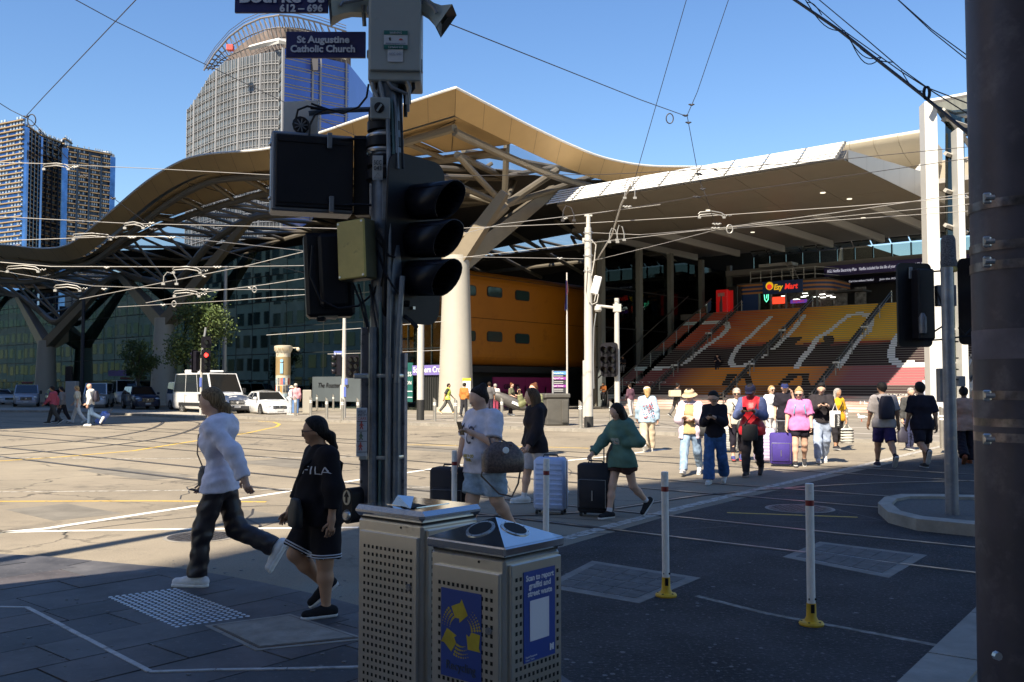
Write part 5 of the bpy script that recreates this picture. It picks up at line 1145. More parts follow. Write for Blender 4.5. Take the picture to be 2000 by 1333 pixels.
def person(label, px, py, H, yaw, skin='fair', hair='dark', hairstyle='short', legs=((0, 0), (0, 0)), arms=((0, 6, 10, 0), (0, 6, 10, 0)), lean=3, head=(0, 0), top=None, sleeve=1.0, bottom=None, length=1.0, shoes=(.03, .03, .03), sole=(.6, .6, .58),
  build=1.0, girl=False, hood=False, hem=0.0, flare=0.0, sit=False, z=0.0, Y=None, group=None, sock=None, loc=None, topkind='cotton', botkind='cotton', vest=None, open_jacket=None, h=None, belly=0.0, crouch=0, glasses=None, name='person', face=True, loose=1.0):
 """yaw 0 faces the camera, positive turns towards image right; legs: (hip flex, knee flex) for the person's right then left; arms: (flex, abduct, elbow, inward)"""
 base=loc if loc is not None else (G(px, py, z) if Y is None else P(px, py, Y)); base=V3(base)
 dist=math.hypot(base.x, base.y); h=h or (.0105 if dist < 9.5 else .0125 if dist < 15 else .017 if dist < 30 else .024)
 h *= H / 1.7 if H < 1.5 else 1
 t=thing(name, label, 'person', base, math.radians(yaw), group); p=Person(); p.t=t; p.H=H
 fat=build; s=H
 fw=np.array((0, -1.0, 0)); rt=np.array((-1.0, 0, 0)); up=np.array((0, 0, 1.0))
 hipw, shw=(.052 if not girl else .056) * s, (.092 if girl else .106) * s * (.62 + .38 * fat)
 J={}
 pel=np.array((0, 0, .52 * s))
 def legpts(sg, hf, kf):
  hp=pel + rt * sg * hipw; d1=R3('X', -hf) @ np.array((0, 0, -1.0)); d1[0] += -sg * .02; d2=R3('X', -(hf - kf)) @ np.array((0, 0, -1.0))
  kn=hp + d1 * .245 * s; an=kn + d2 * .235 * s; fa=-(hf - kf); return hp, kn, an, (hf - kf)
 LG=[]
 for sg, lg in ((1, legs[0]), (-1, legs[1])): LG.append(list(legpts(sg, lg[0], lg[1])) + [lg[2] if len(lg) > 2 else None])
 feet=[]
 for hp, kn, an, ang, fp in LG:
  pitch=fp if fp is not None else (max(-20, min(65, -ang * .9)) if ang < -15 else (-12 if ang > 14 else 0)) 
  Rf=R3('X', pitch); toe=an + Rf @ (fw * .105 * s + up * -.028 * s); heel=an + Rf @ (-fw * .035 * s + up * -.028 * s); feet.append((toe, heel, an, Rf))
 zmin=min(min(f[0][2], f[1][2]) for f in feet) - .016 * s
 if sit: zmin=pel[2] - sit
 sh=np.array((0, 0, -zmin)); pel=pel + sh
 for g_ in LG:
  for i in range(3): g_[i]=g_[i] + sh
 feet=[(a + sh, b + sh, c + sh, R_) for a, b, c, R_ in feet]
 RT=R3('X', lean)         
 def T(v): return pel + RT @ np.array(v)
 waist, chest, neck=T((0, 0, .10 * s)), T((0, -.004 * s, .215 * s)), T((0, .006 * s, .315 * s)); shz=.292 * s
 hp_, hy_=head
 RH=RT @ R3('Z', hy_) @ R3('X', hp_); hc=neck + RT @ np.array((0, -.012 * s, .045 * s)) + RH @ np.array((0, -.012 * s, .052 * s))
 fh=RH @ fw; uh=RH @ up; rh=RH @ rt
 AR=[]
 for sg, (fl, ab, el, inw) in ((1, arms[0]), (-1, arms[1])):
  so=T((-sg * shw, .005 * s, shz)); d1=R3('Y', sg * ab) @ R3('X', -fl) @ np.array((0, 0, -1.0)); d1=RT @ d1; el_=so + d1 * .172 * s
  d2=R3('Z', sg * inw) @ R3('Y', sg * ab * .5) @ R3('X', -(fl + el)) @ np.array((0, 0, -1.0)); d2=RT @ d2; wr=el_ + d2 * .148 * s; AR.append((so, el_, wr, d2, sg))
 p.AR, p.LG, p.hc, p.neck, p.T, p.fw, p.RH, p.pel=AR, LG, hc, neck, T, fw, RH, pel
 fat_=fat; A_=(0, 1, 0); SQ={'sq': ((RT @ np.array(A_)), .72 + .18 * min(1, (fat - 1) * 1.2 if fat > 1 else 0))}
 body=[]
 B=lambda a, b, ra, rb, **o: body.append((np.array(a), np.array(b), ra * s, rb * s, o))
 tw=fat ** .9
 def torso(f, add): 
  add(T((-.02 * s, 0, 0)), T((.02 * s, 0, 0)), (.084 if girl else .078) * tw, (.084 if girl else .078) * tw, **SQ)
  add(T((0, 0, .02 * s)), waist, .082 * tw, (.066 if girl else .074) * tw + belly * .3, **SQ); add(waist, chest, (.068 if girl else .075) * tw + belly * .3, .085 * tw ** .7, **SQ)
  for sg in (-1, 1): add(T((sg * .03 * s, 0, .2 * s)), T((sg * (shw - .035 * s), 0, shz - .018 * s)), .068 * tw ** .6, .045 * tw ** .5, sq=SQ['sq'])
  add(chest, T((0, 0, shz)), .078 * tw ** .6, .05)
  if belly: add(T((0, -.035 * s, .07 * s)), T((0, -.03 * s, .13 * s)), .07 * tw + belly * .4, .06 * tw + belly * .4)
  if girl: [add(T((sg * .036 * s, -.046 * s, .205 * s)), T((sg * .034 * s, -.045 * s, .215 * s)), .026 * tw ** .6, .023 * tw ** .6) for sg in (-1, 1)]
 torso(1, B)
 B(neck - (neck - T((0, .005 * s, .27 * s))) * .6, neck + (hc - neck) * .5, .036 * tw ** .5, .032 * tw ** .4)
 HS=s if s > 1.45 else 1.45 + (s - 1.45) * .4
 Hh=lambda x, y, z: hc + (rh * -x + fh * y + uh * z) * HS
 body.append((Hh(0, -.008, .012), Hh(0, .008, .012), .052 * HS, .050 * HS, {}));  body.append((Hh(0, -.004, .03), Hh(0, .004, .026), .047 * HS, .045 * HS, {}))
 body.append((Hh(0, .014, -.012), Hh(0, .024, -.040), .043 * HS, .021 * HS * (tw ** .4), {}));
 if h < .02 and face:
  body.append((Hh(0, .052, .006), Hh(0, .064, -.012), .006 * HS, .0085 * HS, {'k': .012})); body.append((Hh(-.02, .046, .016), Hh(.02, .046, .016), .007 * HS, .007 * HS, {'k': .015}))
  body.append((Hh(-.009, .050, -.027), Hh(.009, .050, -.027), .0055 * HS, .0055 * HS, {'k': .012})); body.append((Hh(0, .044, -.044), Hh(0, .046, -.046), .010 * HS, .010 * HS, {'k': .015}))
  for sg in (-1, 1): body.append((Hh(sg * .05, -.006, .008), Hh(sg * .053, -.010, -.012), .007 * HS, .006 * HS, {'k': .008})); body.append((Hh(sg * .022, .060, .007), Hh(sg * .022, .064, .006), .008 * HS, .008 * HS, {'sub': True}))
 for so, el_, wr, d2, sg in AR:
  B(so, el_, .031 * tw ** .7, .025 * tw ** .7); B(el_, wr, .0255 * tw ** .7, .0155); B(wr, wr + d2 * .045 * s, .0165, .017, sq=((np.cross(d2, up) / (np.linalg.norm(np.cross(d2, up)) + 1e-6)), 1.0))
 for hp, kn, an, ang, fp in LG: B(hp, kn, .054 * tw ** .9, .035 * tw ** .7); B(kn, kn + (an - kn) * .35, .034 * tw ** .7, .033 * tw ** .7); B(kn + (an - kn) * .35, an, .033 * tw ** .7, .0205)
 for toe, heel, an, R_ in feet: B(heel * .7 + an * .3, toe, .02, .017); B(an, heel, .02, .02)
 V, Fc=sdf_mesh(body, h, .022 * s); V=smoothv(V, Fc, 1)
 fm=MB(); p.hands=[]
 for so, el_, wr, d2, sg in AR:
  d2=d2 / np.linalg.norm(d2); side=np.cross(d2, np.array((0, 0, 1.0))); nl=np.linalg.norm(side); side=rt * sg if nl < .3 else side / nl
  if abs(d2[2]) > .6: side=fw                     
  pal=np.cross(side, d2) * 1.0
  if pal @ (rt * -sg) < 0: pal=-pal
  kn0=wr + d2 * .052 * s; p.hands.append(wr + d2 * .07 * s)
  for i, (o_, L) in enumerate(((-.018, .030), (-.006, .040), (.006, .044), (.018, .040))):
   a=kn0 + side * o_ * s; b=a + (d2 * .9 + pal * .35) * L * .5 * s; c=b + (d2 * .55 + pal * .8) * L * .42 * s; e=c + (d2 * .15 + pal * 1.0) * L * .25 * s
   fm.path([a - d2 * .012 * s, a, b, c, e], [.0062 * s, .0062 * s, .0056 * s, .005 * s, .0035 * s], 6)
  a=wr + d2 * .018 * s + side * .014 * s; b=a + (d2 * .6 + side * .75 + pal * .2) * .026 * s; c=b + (d2 * .9 + side * .2 + pal * .4) * .022 * s; fm.path([a - side * .006 * s, a, b, c], [.008 * s, .0078 * s, .0065 * s, .0045 * s], 6)
 nV=len(V); V2=np.array([tuple(q) for q in fm.v]); q4_=[f if len(f) == 4 else None for f in fm.f]; F2=np.array([f for f in q4_ if f]) + nV
 capf=[]
 for f in fm.f:
  if len(f) == 6: capf += [(f[0], f[1], f[2], f[3]), (f[0], f[3], f[4], f[5])]
 F2=np.concatenate([F2, np.array(capf) + nV])
 p.body=np_mesh('body', np.concatenate([V, V2]), np.concatenate([Fc, F2]), MATS['skin_' + skin], t)
 part=lambda nm, pr, m, k=.03, **kw: (lambda r: np_mesh(nm, smoothv(r[0], r[1], 1) if kw.get('sm', 1) else r[0], r[1], m, t))(sdf_mesh(pr, kw.get('h', h), k * s, kw.get('noise', 0), kw.get('cuts', ()), seed=hash(label) % 999 if False else len(label)))
 p.part=part
 wr_n=.0035 * s if h < .02 else 0
 gar=.0062 * s * loose
 def garment(nm, m, extra, slv, hemlen, cuts=(), puff=0.0):
  pr=[]; Ad=lambda a, b, ra, rb, **o: pr.append((np.array(a), np.array(b), ra * s + extra, rb * s + extra, o)); torso(1, Ad)
  Ad(T((0, 0, .03 * s)), T((0, .0, -.02 * s - hemlen)), .084 * tw + puff, .090 * tw + puff + flare * .0, flat=True, **SQ)
  if hemlen > 0 and not sit: [Ad(hp, hp + (kn - hp) * .42, .061 * tw ** .9 + puff, .058 * tw ** .9 + puff) for hp, kn, *_ in LG]
  for so, el_, wr, d2, sg in AR:
   if slv <= 0: continue
   if slv < .75:
    e=so + (el_ - so) * min(1, slv * 1.7); Ad(so, e, .032 * tw ** .7, .034 * tw ** .7 + .003, flat=True)
   else:
    Ad(so, el_, .034 * tw ** .7, .030 * tw ** .7 + puff * .3); w2_=el_ + (wr - el_) * min(1.0, (slv - .5) * 2); Ad(el_, w2_, .0305 * tw ** .7 + puff * .3, .022 + puff * .3, flat=True)
  if hood: Ad(T((-.05 * s, .05 * s, .30 * s)), T((.05 * s, .05 * s, .30 * s)), .034, .034); Ad(T((-.055 * s, .01 * s, .305 * s)), T((-.02 * s, -.05 * s, .285 * s)), .02, .016); Ad(T((.055 * s, .01 * s, .305 * s)), T((.02 * s, -.05 * s, .285 * s)), .02, .016); Ad(T((0, .055 * s, .27 * s)), T((0, .05 * s, .31 * s)), .045, .04)
  zc=T((0, 0, -.02 * s - hemlen)); nrm=-(RT @ up)
  return part(nm, pr, m, noise=wr_n, cuts=tuple(cuts) + ((zc, nrm),))
 p.garment=garment
 if top is not None:
  p.top=garment('vest' if False else 'top', cloth(top, topkind), gar + .005, sleeve, hem * s, puff=.006)
 if vest is not None: p.vest=garment('vest', cloth(vest, 'shiny'), gar + .014 * s, 0, hem * s + .02 * s)
 if open_jacket is not None:
  pr_cut=[(T((0, -.2 * s, .1 * s)), (0, 0, 0))]
  j=garment('jacket', cloth(open_jacket, 'cotton'), gar + .012 * s, 1.0, hem * s + .05 * s); p.jacket=j
  me=j.data; bmv=np.zeros(len(me.vertices) * 3); me.vertices.foreach_get('co', bmv); bmv=bmv.reshape(-1, 3); loc_=(bmv - pel) @ RT
  front=(np.abs(loc_[:, 0]) < .045 * s + .02 * s * np.clip((.3 * s - loc_[:, 2]) / (.3 * s), 0, 1)) & (loc_[:, 1] < -.02 * s) & (loc_[:, 2] < .31 * s)
  import bmesh
  bm=bmesh.new(); bm.from_mesh(me); bm.verts.ensure_lookup_table(); bmesh.ops.delete(bm, geom=[bm.verts[i] for i in np.nonzero(front)[0]], context='VERTS'); bm.to_mesh(me); bm.free()
 if bottom is not None:
  pr=[]; Ad=lambda a, b, ra, rb, **o: pr.append((np.array(a), np.array(b), ra * s + gar * .8, rb * s + gar * .8, o))
  Ad(T((-.022 * s, 0, 0)), T((.022 * s, 0, 0)), .084 * tw, .084 * tw, **SQ); Ad(T((0, 0, .0)), T((0, 0, .085 * s)), .082 * tw, .074 * tw + belly * .25, flat=True, **SQ)
  lo_=.004 * (loose - 1)
  for hp, kn, an, ang, fp in LG:
   if length < .55:
    e=hp + (kn - hp) * min(1, length * 2); Ad(hp, e, .058 * tw ** .9 + lo_, (.047 + .008 * (.55 - length) + flare * .6) * tw ** .8 + lo_, flat=True)
   else:
    Ad(hp, kn, .057 * tw ** .9, .041 * tw ** .7 + flare * .3 + lo_); e=kn + (an - kn) * min(.97, (length - .5) * 2); Ad(kn, e, .041 * tw ** .7 + flare * .3 + lo_, .033 + flare + lo_, flat=True)
  p.bottom=part('trousers' if length > .55 else 'shorts', pr, cloth(bottom, botkind), .02, noise=wr_n * 1.3)
 for i, (toe, heel, an, R_) in enumerate(feet):
  m=cloth(shoes, 'knit'); sq_={'sq': (R_ @ np.array((0, 0, 1.0)), .9)}
  upv=R_ @ up; pr=[(heel + upv * .010 * s, toe + upv * .006 * s, .025 * s, .023 * s, {}), (an - upv * .002 * s, heel + upv * .012 * s, .026 * s, .024 * s, {}), (an - upv * .008 * s, (toe + an) / 2, .025 * s, .020 * s, {})]
  so_=heel - upv * .006 * s
  p.part('shoe', pr, m, .02, cuts=((so_, tuple(-upv)),), h=min(h, .018))
  pr=[(heel - upv * .006 * s, toe - upv * .006 * s, .0275 * s, .026 * s, {})]; p.part('sole', pr, cloth(sole, 'knit'), .01, cuts=((so_ + upv * .006 * s, tuple(upv)), (so_ - upv * .012 * s, tuple(-upv))), h=min(h, .014), sm=0)
  if sock: pr=[(an, an + (LG[i][1] - an) * .22, .0245 * s, .026 * s, {'flat': True})]; p.part('sock', pr, cloth(sock, 'knit'), .02, h=min(h, .016))
 if hairstyle:
  hm=hairmat(hair); pr=[]; Hd=lambda a, b, ra, rb, **o: pr.append((Hh(*a), Hh(*b), ra * HS, rb * HS, o))
  pr += [(Hh(0, -.012, .016), Hh(0, .004, .018), .0575 * HS, .055 * HS, {}), (Hh(0, -.006, .034), Hh(0, .006, .031), .050 * HS, .048 * HS, {})]
  if hairstyle == 'bald': pr=[]
  if hairstyle in ('short', 'cap'): Hd((0, -.03, -.005), (0, -.028, -.03), .036, .028)
  if hairstyle == 'quiff': Hd((-.02, .03, .062), (.02, .03, .062), .022, .022); Hd((0, -.03, -.005), (0, -.028, -.03), .036, .028); Hd((0, -.02, .055), (0, .02, .066), .03, .026)
  if hairstyle in ('bun', 'ponytail', 'lowpony'): Hd((0, -.03, -.01), (0, -.03, -.02), .036, .03)
  if hairstyle == 'bun': Hd((0, -.048, .070), (0, -.046, .076), .026, .024)
  if hairstyle == 'topbun': Hd((0, -.045, .07), (0, -.045, .075), .024, .024)
  if hairstyle == 'lowpony': Hd((0, -.058, -.022), (0, -.075, -.03), .018, .022); Hd((0, -.075, -.03), (0, -.088, -.09), .024, .016); Hd((0, -.088, -.09), (0, -.082, -.13), .016, .006)
  if hairstyle == 'ponytail': Hd((0, -.06, .012), (0, -.085, .0), .017, .022); Hd((0, -.085, .0), (0, -.095, -.07), .024, .017); Hd((0, -.095, -.07), (0, -.085, -.12), .017, .006)
  if hairstyle == 'long':
   for sg in (-1, 1): Hd((sg * .04, -.012, 0), (sg * .050, -.012, -.10), .028, .026); Hd((sg * .050, -.012, -.10), (sg * .05, .02, -.21), .028, .012)
   Hd((0, -.04, 0), (0, -.048, -.13), .040, .042); Hd((0, -.048, -.13), (0, -.055, -.2), .042, .022)
  if hairstyle == 'longback':
   Hd((0, -.035, 0), (0, -.05, -.12), .046, .044); Hd((0, -.05, -.12), (0, -.06, -.22), .042, .016); Hd((.02, -.04, -.1), (.025, -.05, -.24), .03, .012)
  if hairstyle == 'bob':
   for sg in (-1, 1): Hd((sg * .042, -.012, 0), (sg * .046, -.008, -.055), .026, .022)
   Hd((0, -.035, 0), (0, -.036, -.06), .042, .036)
  cut=[(Hh(0, .016, .024), tuple(fh * .76 - uh * .65))] if hairstyle not in ('quiff',) else [(Hh(0, .031, .020), tuple(fh * .80 - uh * .60))]
  if pr:
   if hairstyle in ('long',):
    face_=[(Hh(0, .062, -.022), Hh(0, .052, .016), .050 * HS, .044 * HS, {'sub': True}), (Hh(0, .07, -.1), Hh(0, .058, -.04), .036 * HS, .044 * HS, {'sub': True})]; pr2=pr + face_
    p.part('hair', pr2, hm, .02, h=min(h, .016), noise=.003 if h < .02 else 0)
   else: p.part('hair', pr, hm, .02, cuts=cut, h=min(h, .016), noise=.0022 if h < .02 else 0)
 W_=MW[t.name]; p.Hh=lambda x, y, z: W_ @ V3(Hh(x, y, z)); p.wp=lambda v: W_ @ V3(v); p.HS=HS; p.Tw=lambda x, y, z: W_ @ V3(T((x * s, y * s, z * s)))
 p.hr=(W_.to_3x3() @ V3(rh)); p.hf=(W_.to_3x3() @ V3(fh)); p.hu=(W_.to_3x3() @ V3(uh)); p.f=W_.to_3x3() @ V3(fw); p.r=W_.to_3x3() @ V3(rt); p.s=s
 if h < .02 and face:
  mb=MB()
  for sg in (-1, 1): mb.ell(p.Hh(sg * .021, .045, .0065), .0085 * HS, 8, 6)
  mb.build('eyes', mat('eye_white', (.55, .52, .48), .3), t); mb=MB()
  for sg in (-1, 1): mb.ell(p.Hh(sg * .021, .0505, .0065), .0045 * HS, 8, 6)
  mb.build('irises', mat('iris_dark', (.02, .012, .008), .2), t); mb=MB()
  for sg in (-1, 1): mb.path([p.Hh(sg * .011, .0525, .0165), p.Hh(sg * .022, .053, .0195), p.Hh(sg * .032, .046, .0165)], [.0022 * HS, .0026 * HS, .0014 * HS], 5)
  mb.build('eyebrows', hairmat(hair if hair != 'blond' else 'fairbrown'), t); mb=MB(); mb.path([p.Hh(-.014, .0500, -.027), p.Hh(0, .0565, -.0265), p.Hh(.014, .0500, -.027)], [.002 * HS, .0042 * HS, .002 * HS], 6); mb.build('lips', mat('lips', (.34, .11, .09), .4), t)
 if glasses:
  mb=MB(); gm=mat('glasses_frame', (.01, .01, .01), .3)
  for sg in (-1, 1):
   R=frame(0, p.hr, p.hu); c=p.Hh(sg * .0225, .061, .006); pts=[c + R @ V3((a * HS, b * HS, 0)) for a, b in ((-.018, -.013), (.018, -.013), (.019, .012), (-.019, .012))]; mb.path(pts, .0022 * HS, 5, closed=True); mb.path([p.Hh(sg * .041, .058, .010), p.Hh(sg * .055, .0, .010)], .0022 * HS, 5)
  mb.path([p.Hh(-.005, .062, .009), p.Hh(.005, .062, .009)], .002 * HS, 5); gl=mb.build('glasses', gm, t); mb=MB()
  for sg in (-1, 1): c=p.Hh(sg * .0225, .0605, .006); R=frame(0, p.hr, p.hu); mb.box(c, (.034 * HS, .024 * HS, .002), R)
  mb.build('lens', mat('dark_lens', (.012, .010, .010), .1, spec=.8) if glasses == 'sun' else glassmat('clear_lens', (.9, .9, .9), .1), gl)
 return p
def worn(nm, mb, m, p, **k): return mb.build(nm, m, p.t, **k)
def drape_text(p, o, txt, size, org, xd, yd, m, nm='print', width=None, bold=.004, align='CENTER', off=.004, spacing=1.0):
 """flat print laid on a garment: each vertex is dropped on the cloth along the print's normal"""
 mb=text_mb(txt, size, org, xd, yd, 0.0, align, width, bold, spacing=spacing); drape(p, o, mb, xd, yd, m, nm, off)
def drape(p, o, mb, xd, yd, m, nm='print', off=.004):
 T_=MW[p.t.name].inverted(); me=o.data; bv=BVHTree.FromPolygons([v.co for v in me.vertices], [tuple(f.vertices) for f in me.polygons])
 n=V3(xd).cross(V3(yd)).normalized(); nl=T_.to_3x3() @ n
 tri=[]
 vs=[T_ @ V3(q) for q in mb.v]
 def sub(a, b, c, d=0):
  L=max((a - b).length, (b - c).length, (c - a).length)
  if L < .03 or d > 4: tri.append((a, b, c)); return
  if (a - b).length == L: mm=(a + b) / 2; sub(a, mm, c, d + 1); sub(mm, b, c, d + 1)
  elif (b - c).length == L: mm=(b + c) / 2; sub(a, b, mm, d + 1); sub(a, mm, c, d + 1)
  else: mm=(c + a) / 2; sub(a, b, mm, d + 1); sub(mm, b, c, d + 1)
 for f in mb.f:
  for i in range(1, len(f) - 1): sub(vs[f[0]], vs[f[i]], vs[f[i + 1]])
 out=MB()
 for t3 in tri:
  q=[]
  for v in t3:
   h_=bv.ray_cast(v + nl * .4, -nl)
   if h_[0] is None: break
   q.append(h_[0] + nl * off)
  if len(q) == 3: out.add(q, [(0, 1, 2)])
 if out.v:
  me2=bpy.data.meshes.new(nm); me2.from_pydata(out.v, [], out.f); me2.materials.append(m); ob_=bpy.data.objects.new(nm, me2); COL.objects.link(ob_); ob_.parent=p.t
# ---------------------------------------------------------------- near signal pole with everything hung on it
PY=5.85; K=PY / F
def bx2(px0, px1, py0, py1, Y, depth, rot=0.0, bev=.006, mb=None):
 """box whose front covers a pixel rectangle at depth Y"""
 mb=mb or MB(); a, b=P(px0, py1, Y), P(px1, py0, Y); w=(b.x - a.x) / max(.3, math.cos(math.radians(rot))); c=(a + b) / 2; R=Matrix.Rotation(math.radians(rot), 3, 'Z')
 mb.box(c + R @ V3((0, depth / 2, 0)), (abs(w), depth, abs(b.z - a.z)), R, bev); return mb
M_POLE=mat('dark_blue_steel', (.10, .115, .145), .42, .45, noise=(5, .45), grime=(16, (.17, .15, .145), .56, .72), bump=(60, .15, .002)); M_COND=mat('grey_conduit', (.17, .175, .19), .4, .3, noise=(4, .35)); M_TEAL=mat('teal_conduit', (.06, .115, .12), .4, .2, noise=(4, .3))
M_BLK=mat('black_plastic', (.009, .008, .011), .5, noise=(6, .3), spec=.25); M_CAB=mat('cabinet_grey', (.30, .31, .30), .5, noise=(2, .06), grime=(6, (.20, .20, .19), .62, .8)); M_STRAP=mat('steel_strap', (.50, .49, .48), .3, .9)
M_STRIP2=mat('weathered_metal_strip', (.28, .26, .28), .5, .3, noise=(7, .25), grime=(20, (.09, .08, .10), .55, .66))
pole=thing('signal_pole', 'dark steel signal pole wrapped in conduits beside the bins', 'signal pole', (P(750, 755, PY).x, PY, FZ))
mb=MB(); c0=P(752, 990, PY); mb.lathe((c0.x, PY, FZ), [(.16, 0), (.16, .02), (.112, .03), (.105, 1.6), (.098, 2.6), (.094, 5.2)], 24); mb.build('shaft', M_POLE, pole)
def bar(pts, r, m, nm='conduit', n=8, par=None):
 mb=MB(); mb.path([P(*p) for p in pts], r, n); return mb.build(nm, m, par or pole)
for x, r, m, top in ((728, .027, M_POLE, 640), (742, .0105, M_TEAL, 590), (758, .0215, M_COND, 700), (773, .0205, M_POLE, 748)):
 bar([(x - 2, 1100, PY - .115), (x, 900, PY - .115), (x + 1, top, PY - .115)], r, m)
bar([(758, 702, PY - .115), (760, 560, PY - .115), (759, 300, PY - .11), (757, 215, PY - .11), (748, 190, PY - .1), (742, 160, PY - .1)], .0145, M_COND); bar([(774, 750, PY - .11), (779, 640, PY - .11), (786, 540, PY - .09)], .018, M_COND)
for x, r, m in ((765, .011, M_TEAL), (772, .010, M_COND), (782, .0085, M_BLK)): bar([(x + 5, 330, PY - .1), (x + 2, 240, PY - .1), (x, 205, PY - .09), (x - 3, 165, PY - .05)], r, m)
bx2(704, 722, 640, 1000, PY - .02, .03, 20, .003).build('cover_strip', M_STRIP2, pole, smooth=0); bx2(781, 791, 690, 1000, PY - .02, .05, -15, .003).build('cover_strip', M_STRIP2, pole, smooth=0)
for y in (735, 892, 298, 270):
 mb=MB(); c=P(750, y, PY); mb.lathe(c, [(.128 if y > 500 else .108, -.012), (.131 if y > 500 else .112, 0), (.128 if y > 500 else .108, .012)], 24, cap=False); mb.build('strap', M_STRAP, pole)
for y, r in ((250, .112), (282, .118), (318, .112), (345, .12), (228, .105)):
 mb=MB(); c=P(752, y, PY); mb.lathe(c, [(r - .012, -.035), (r, -.028), (r, .028), (r - .012, .035)], 24); mb.build('collar', M_BLK, pole)
bx2(700, 718, 885, 900, PY - .14, .02).build('strap_buckle', M_STRAP, pole, smooth=0); bx2(690, 720, 730, 740, PY - .14, .02).build('strap_buckle', M_STRAP, pole, smooth=0)
def plate_text(par, txts, m, Y, nm='lettering'):
 for t_, x, y, wpx, hpx in txts: text_mb(t_, hpx * K * 1.38, P(x, y, Y), V3((1, 0, 0)), V3((0, 0, 1)), .002, width=wpx * Y / F).build(nm, m, par, smooth=0)
bx2(727, 748, 304, 352, PY - .125, .006).build('number_label', mat('label_grey', (.36, .35, .34), .5), pole, smooth=0)
plate_text(pole, [('SCC', 730, 322, 15, 9), ('043', 730, 333, 15, 9)], MATS['ink'], PY - .13)
mb=MB(); q=[P(x, y, PY - .131) for x, y in ((731, 348), (745, 348), (738, 338))]; mb.path(q, .0016, 4, closed=True); mb.build('label_mark', MATS['ink'], pole)
bx2(723, 762, 190, 232, PY - .13, .09, 6).build('switch_box', M_CAB, pole, smooth=0)
mb=MB(); mb.lathe(P(741, 211, PY - .14), [(.032, 0), (.030, .02), (.012, .024)], 18, frame(0, (1, 0, 0), (0, 0, 1))); mb.build('switch_knob', M_BLK, pole)
mb=MB(); mb.box(P(741, 211, PY - .165), (.010, .02, .05), Matrix.Rotation(.6, 3, 'Y')); mb.build('switch_lever', M_CAB, pole, smooth=0)
nt_=thing('crossing_notice', 'narrow white WALK WITH CARE notice strapped to the signal pole', 'notice', P(706, 890, PY - .15))
M_NW=mat('notice_white', (.52, .52, .56), .5, noise=(5, .1)); M_NR=mat('notice_red', (.40, .05, .04), .5); M_NG=mat('notice_green', (.05, .10, .06), .5)
bx2(696, 717, 797, 892, PY - .16, .008, 12, .003).build('panel', M_NW, nt_, smooth=0)
for t_, y, m in (('WALK', 807, MATS['ink']), ('WITH', 813.5, MATS['ink']), ('CARE', 820.5, M_NR)): text_mb(t_, .024, P(698.5, y, PY - .172), V3((1, .2, 0)), V3((0, 0, 1)), .001, width=.052).build('lettering', m, nt_, smooth=0)
def walker(cx_, cy_, m, k=1.0, par=None, Y=PY - .174):
 mb=MB(); p=lambda x, y: P(cx_ + x * k, cy_ + y * k, Y); mb.ell(p(0, -6), .005 * k, 8, 6); mb.path([p(0, -4), p(0, 2)], .0065 * k, 6); mb.path([p(0, 1), p(-3, 8)], .0032 * k, 5); mb.path([p(0, 1), p(3, 8)], .0032 * k, 5); mb.path([p(0, -3), p(-4, 1)], .003 * k, 5); mb.path([p(0, -3), p(4, 1)], .003 * k, 5); mb.build('figure', m, par)
walker(706, 831, M_NR, 1, nt_); walker(705, 852, M_NG, 1, nt_); walker(704, 872, M_NR, 1, nt_)
for y in (823, 842, 862, 883): bx2(697, 716, y, y + 1, PY - .17, .004, 12, 0).build('rule', MATS['ink'], nt_, smooth=0)
pb=thing('push_button', 'black pedestrian push button with arrow disc on the left of the pole', 'push button', P(690, 1020, PY - .1))
mb=MB(); R=Matrix.Rotation(math.radians(-38), 3, 'Z'); cpb=P(690, 987, PY - .12); f=lambda x, y, z: cpb + R @ V3((x, -z, y)); mb.prism(rrect(.085, .215, .042, 7), -.05, .05, f); mb.build('housing', M_BLK, pb)
mb=MB(); mb.prism([(.034 * math.cos(a), .05 + .045 * math.sin(a)) for a in [i * math.pi / 10 for i in range(20)]], .05, .055, f); mb.build('arrow_disc', mat('arrow_disc', (.35, .34, .30), .4, .5), pb)
mb=MB(); mb.prism([(0, .088), (.022, .055), (.008, .055), (.008, .02), (-.008, .02), (-.008, .055), (-.022, .055)], .055, .058, f); mb.build('arrow', M_BLK, pb, smooth=0)
mb=MB(); mb.lathe(cpb + R @ V3((0, -.05, -.055)), [(.034, 0), (.03, .012), (.026, .006), (.020, .016)], 18, R @ Matrix.Rotation(math.radians(90), 3, 'X')); mb.build('button', M_STRAP, pb)
cb=thing('control_cabinet', 'grey control cabinet with warning labels on top of the signal pole', 'cabinet', P(770, 150, PY))
bx2(719, 823, -30, 158, PY - .12, .27, 3, .008).build('body', M_CAB, cb, smooth=0); bx2(722, 822, -28, 138, PY - .145, .03, 3, .006).build('door', M_CAB, cb, smooth=0)
M_LBL=mat('label_white', (.50, .50, .53), .5); M_GRN=mat('label_green', (.015, .12, .10), .5)
bx2(750, 796, 60, 95, PY - .152, .004, 3, 0).build('warning_label', M_LBL, cb, smooth=0); bx2(750, 796, 60, 68, PY - .155, .004, 3, 0).build('label_band', M_GRN, cb, smooth=0); bx2(750, 796, 88, 96, PY - .155, .004, 3, 0).build('label_band', M_GRN, cb, smooth=0); bx2(757, 787, 97, 121, PY - .152, .004, 3, 0).build('number_label', M_LBL, cb, smooth=0)
plate_text(cb, [('WARNING', 761, 67, 24, 5), ('Call before work', 758, 94.5, 30, 4.5)], M_LBL, PY - .158); plate_text(cb, [('Active equipment inside', 753, 86.5, 40, 4), ('SCC 043', 760, 108, 24, 5)], mat('label_ink_grey', (.22, .22, .26), .6), PY - .158)
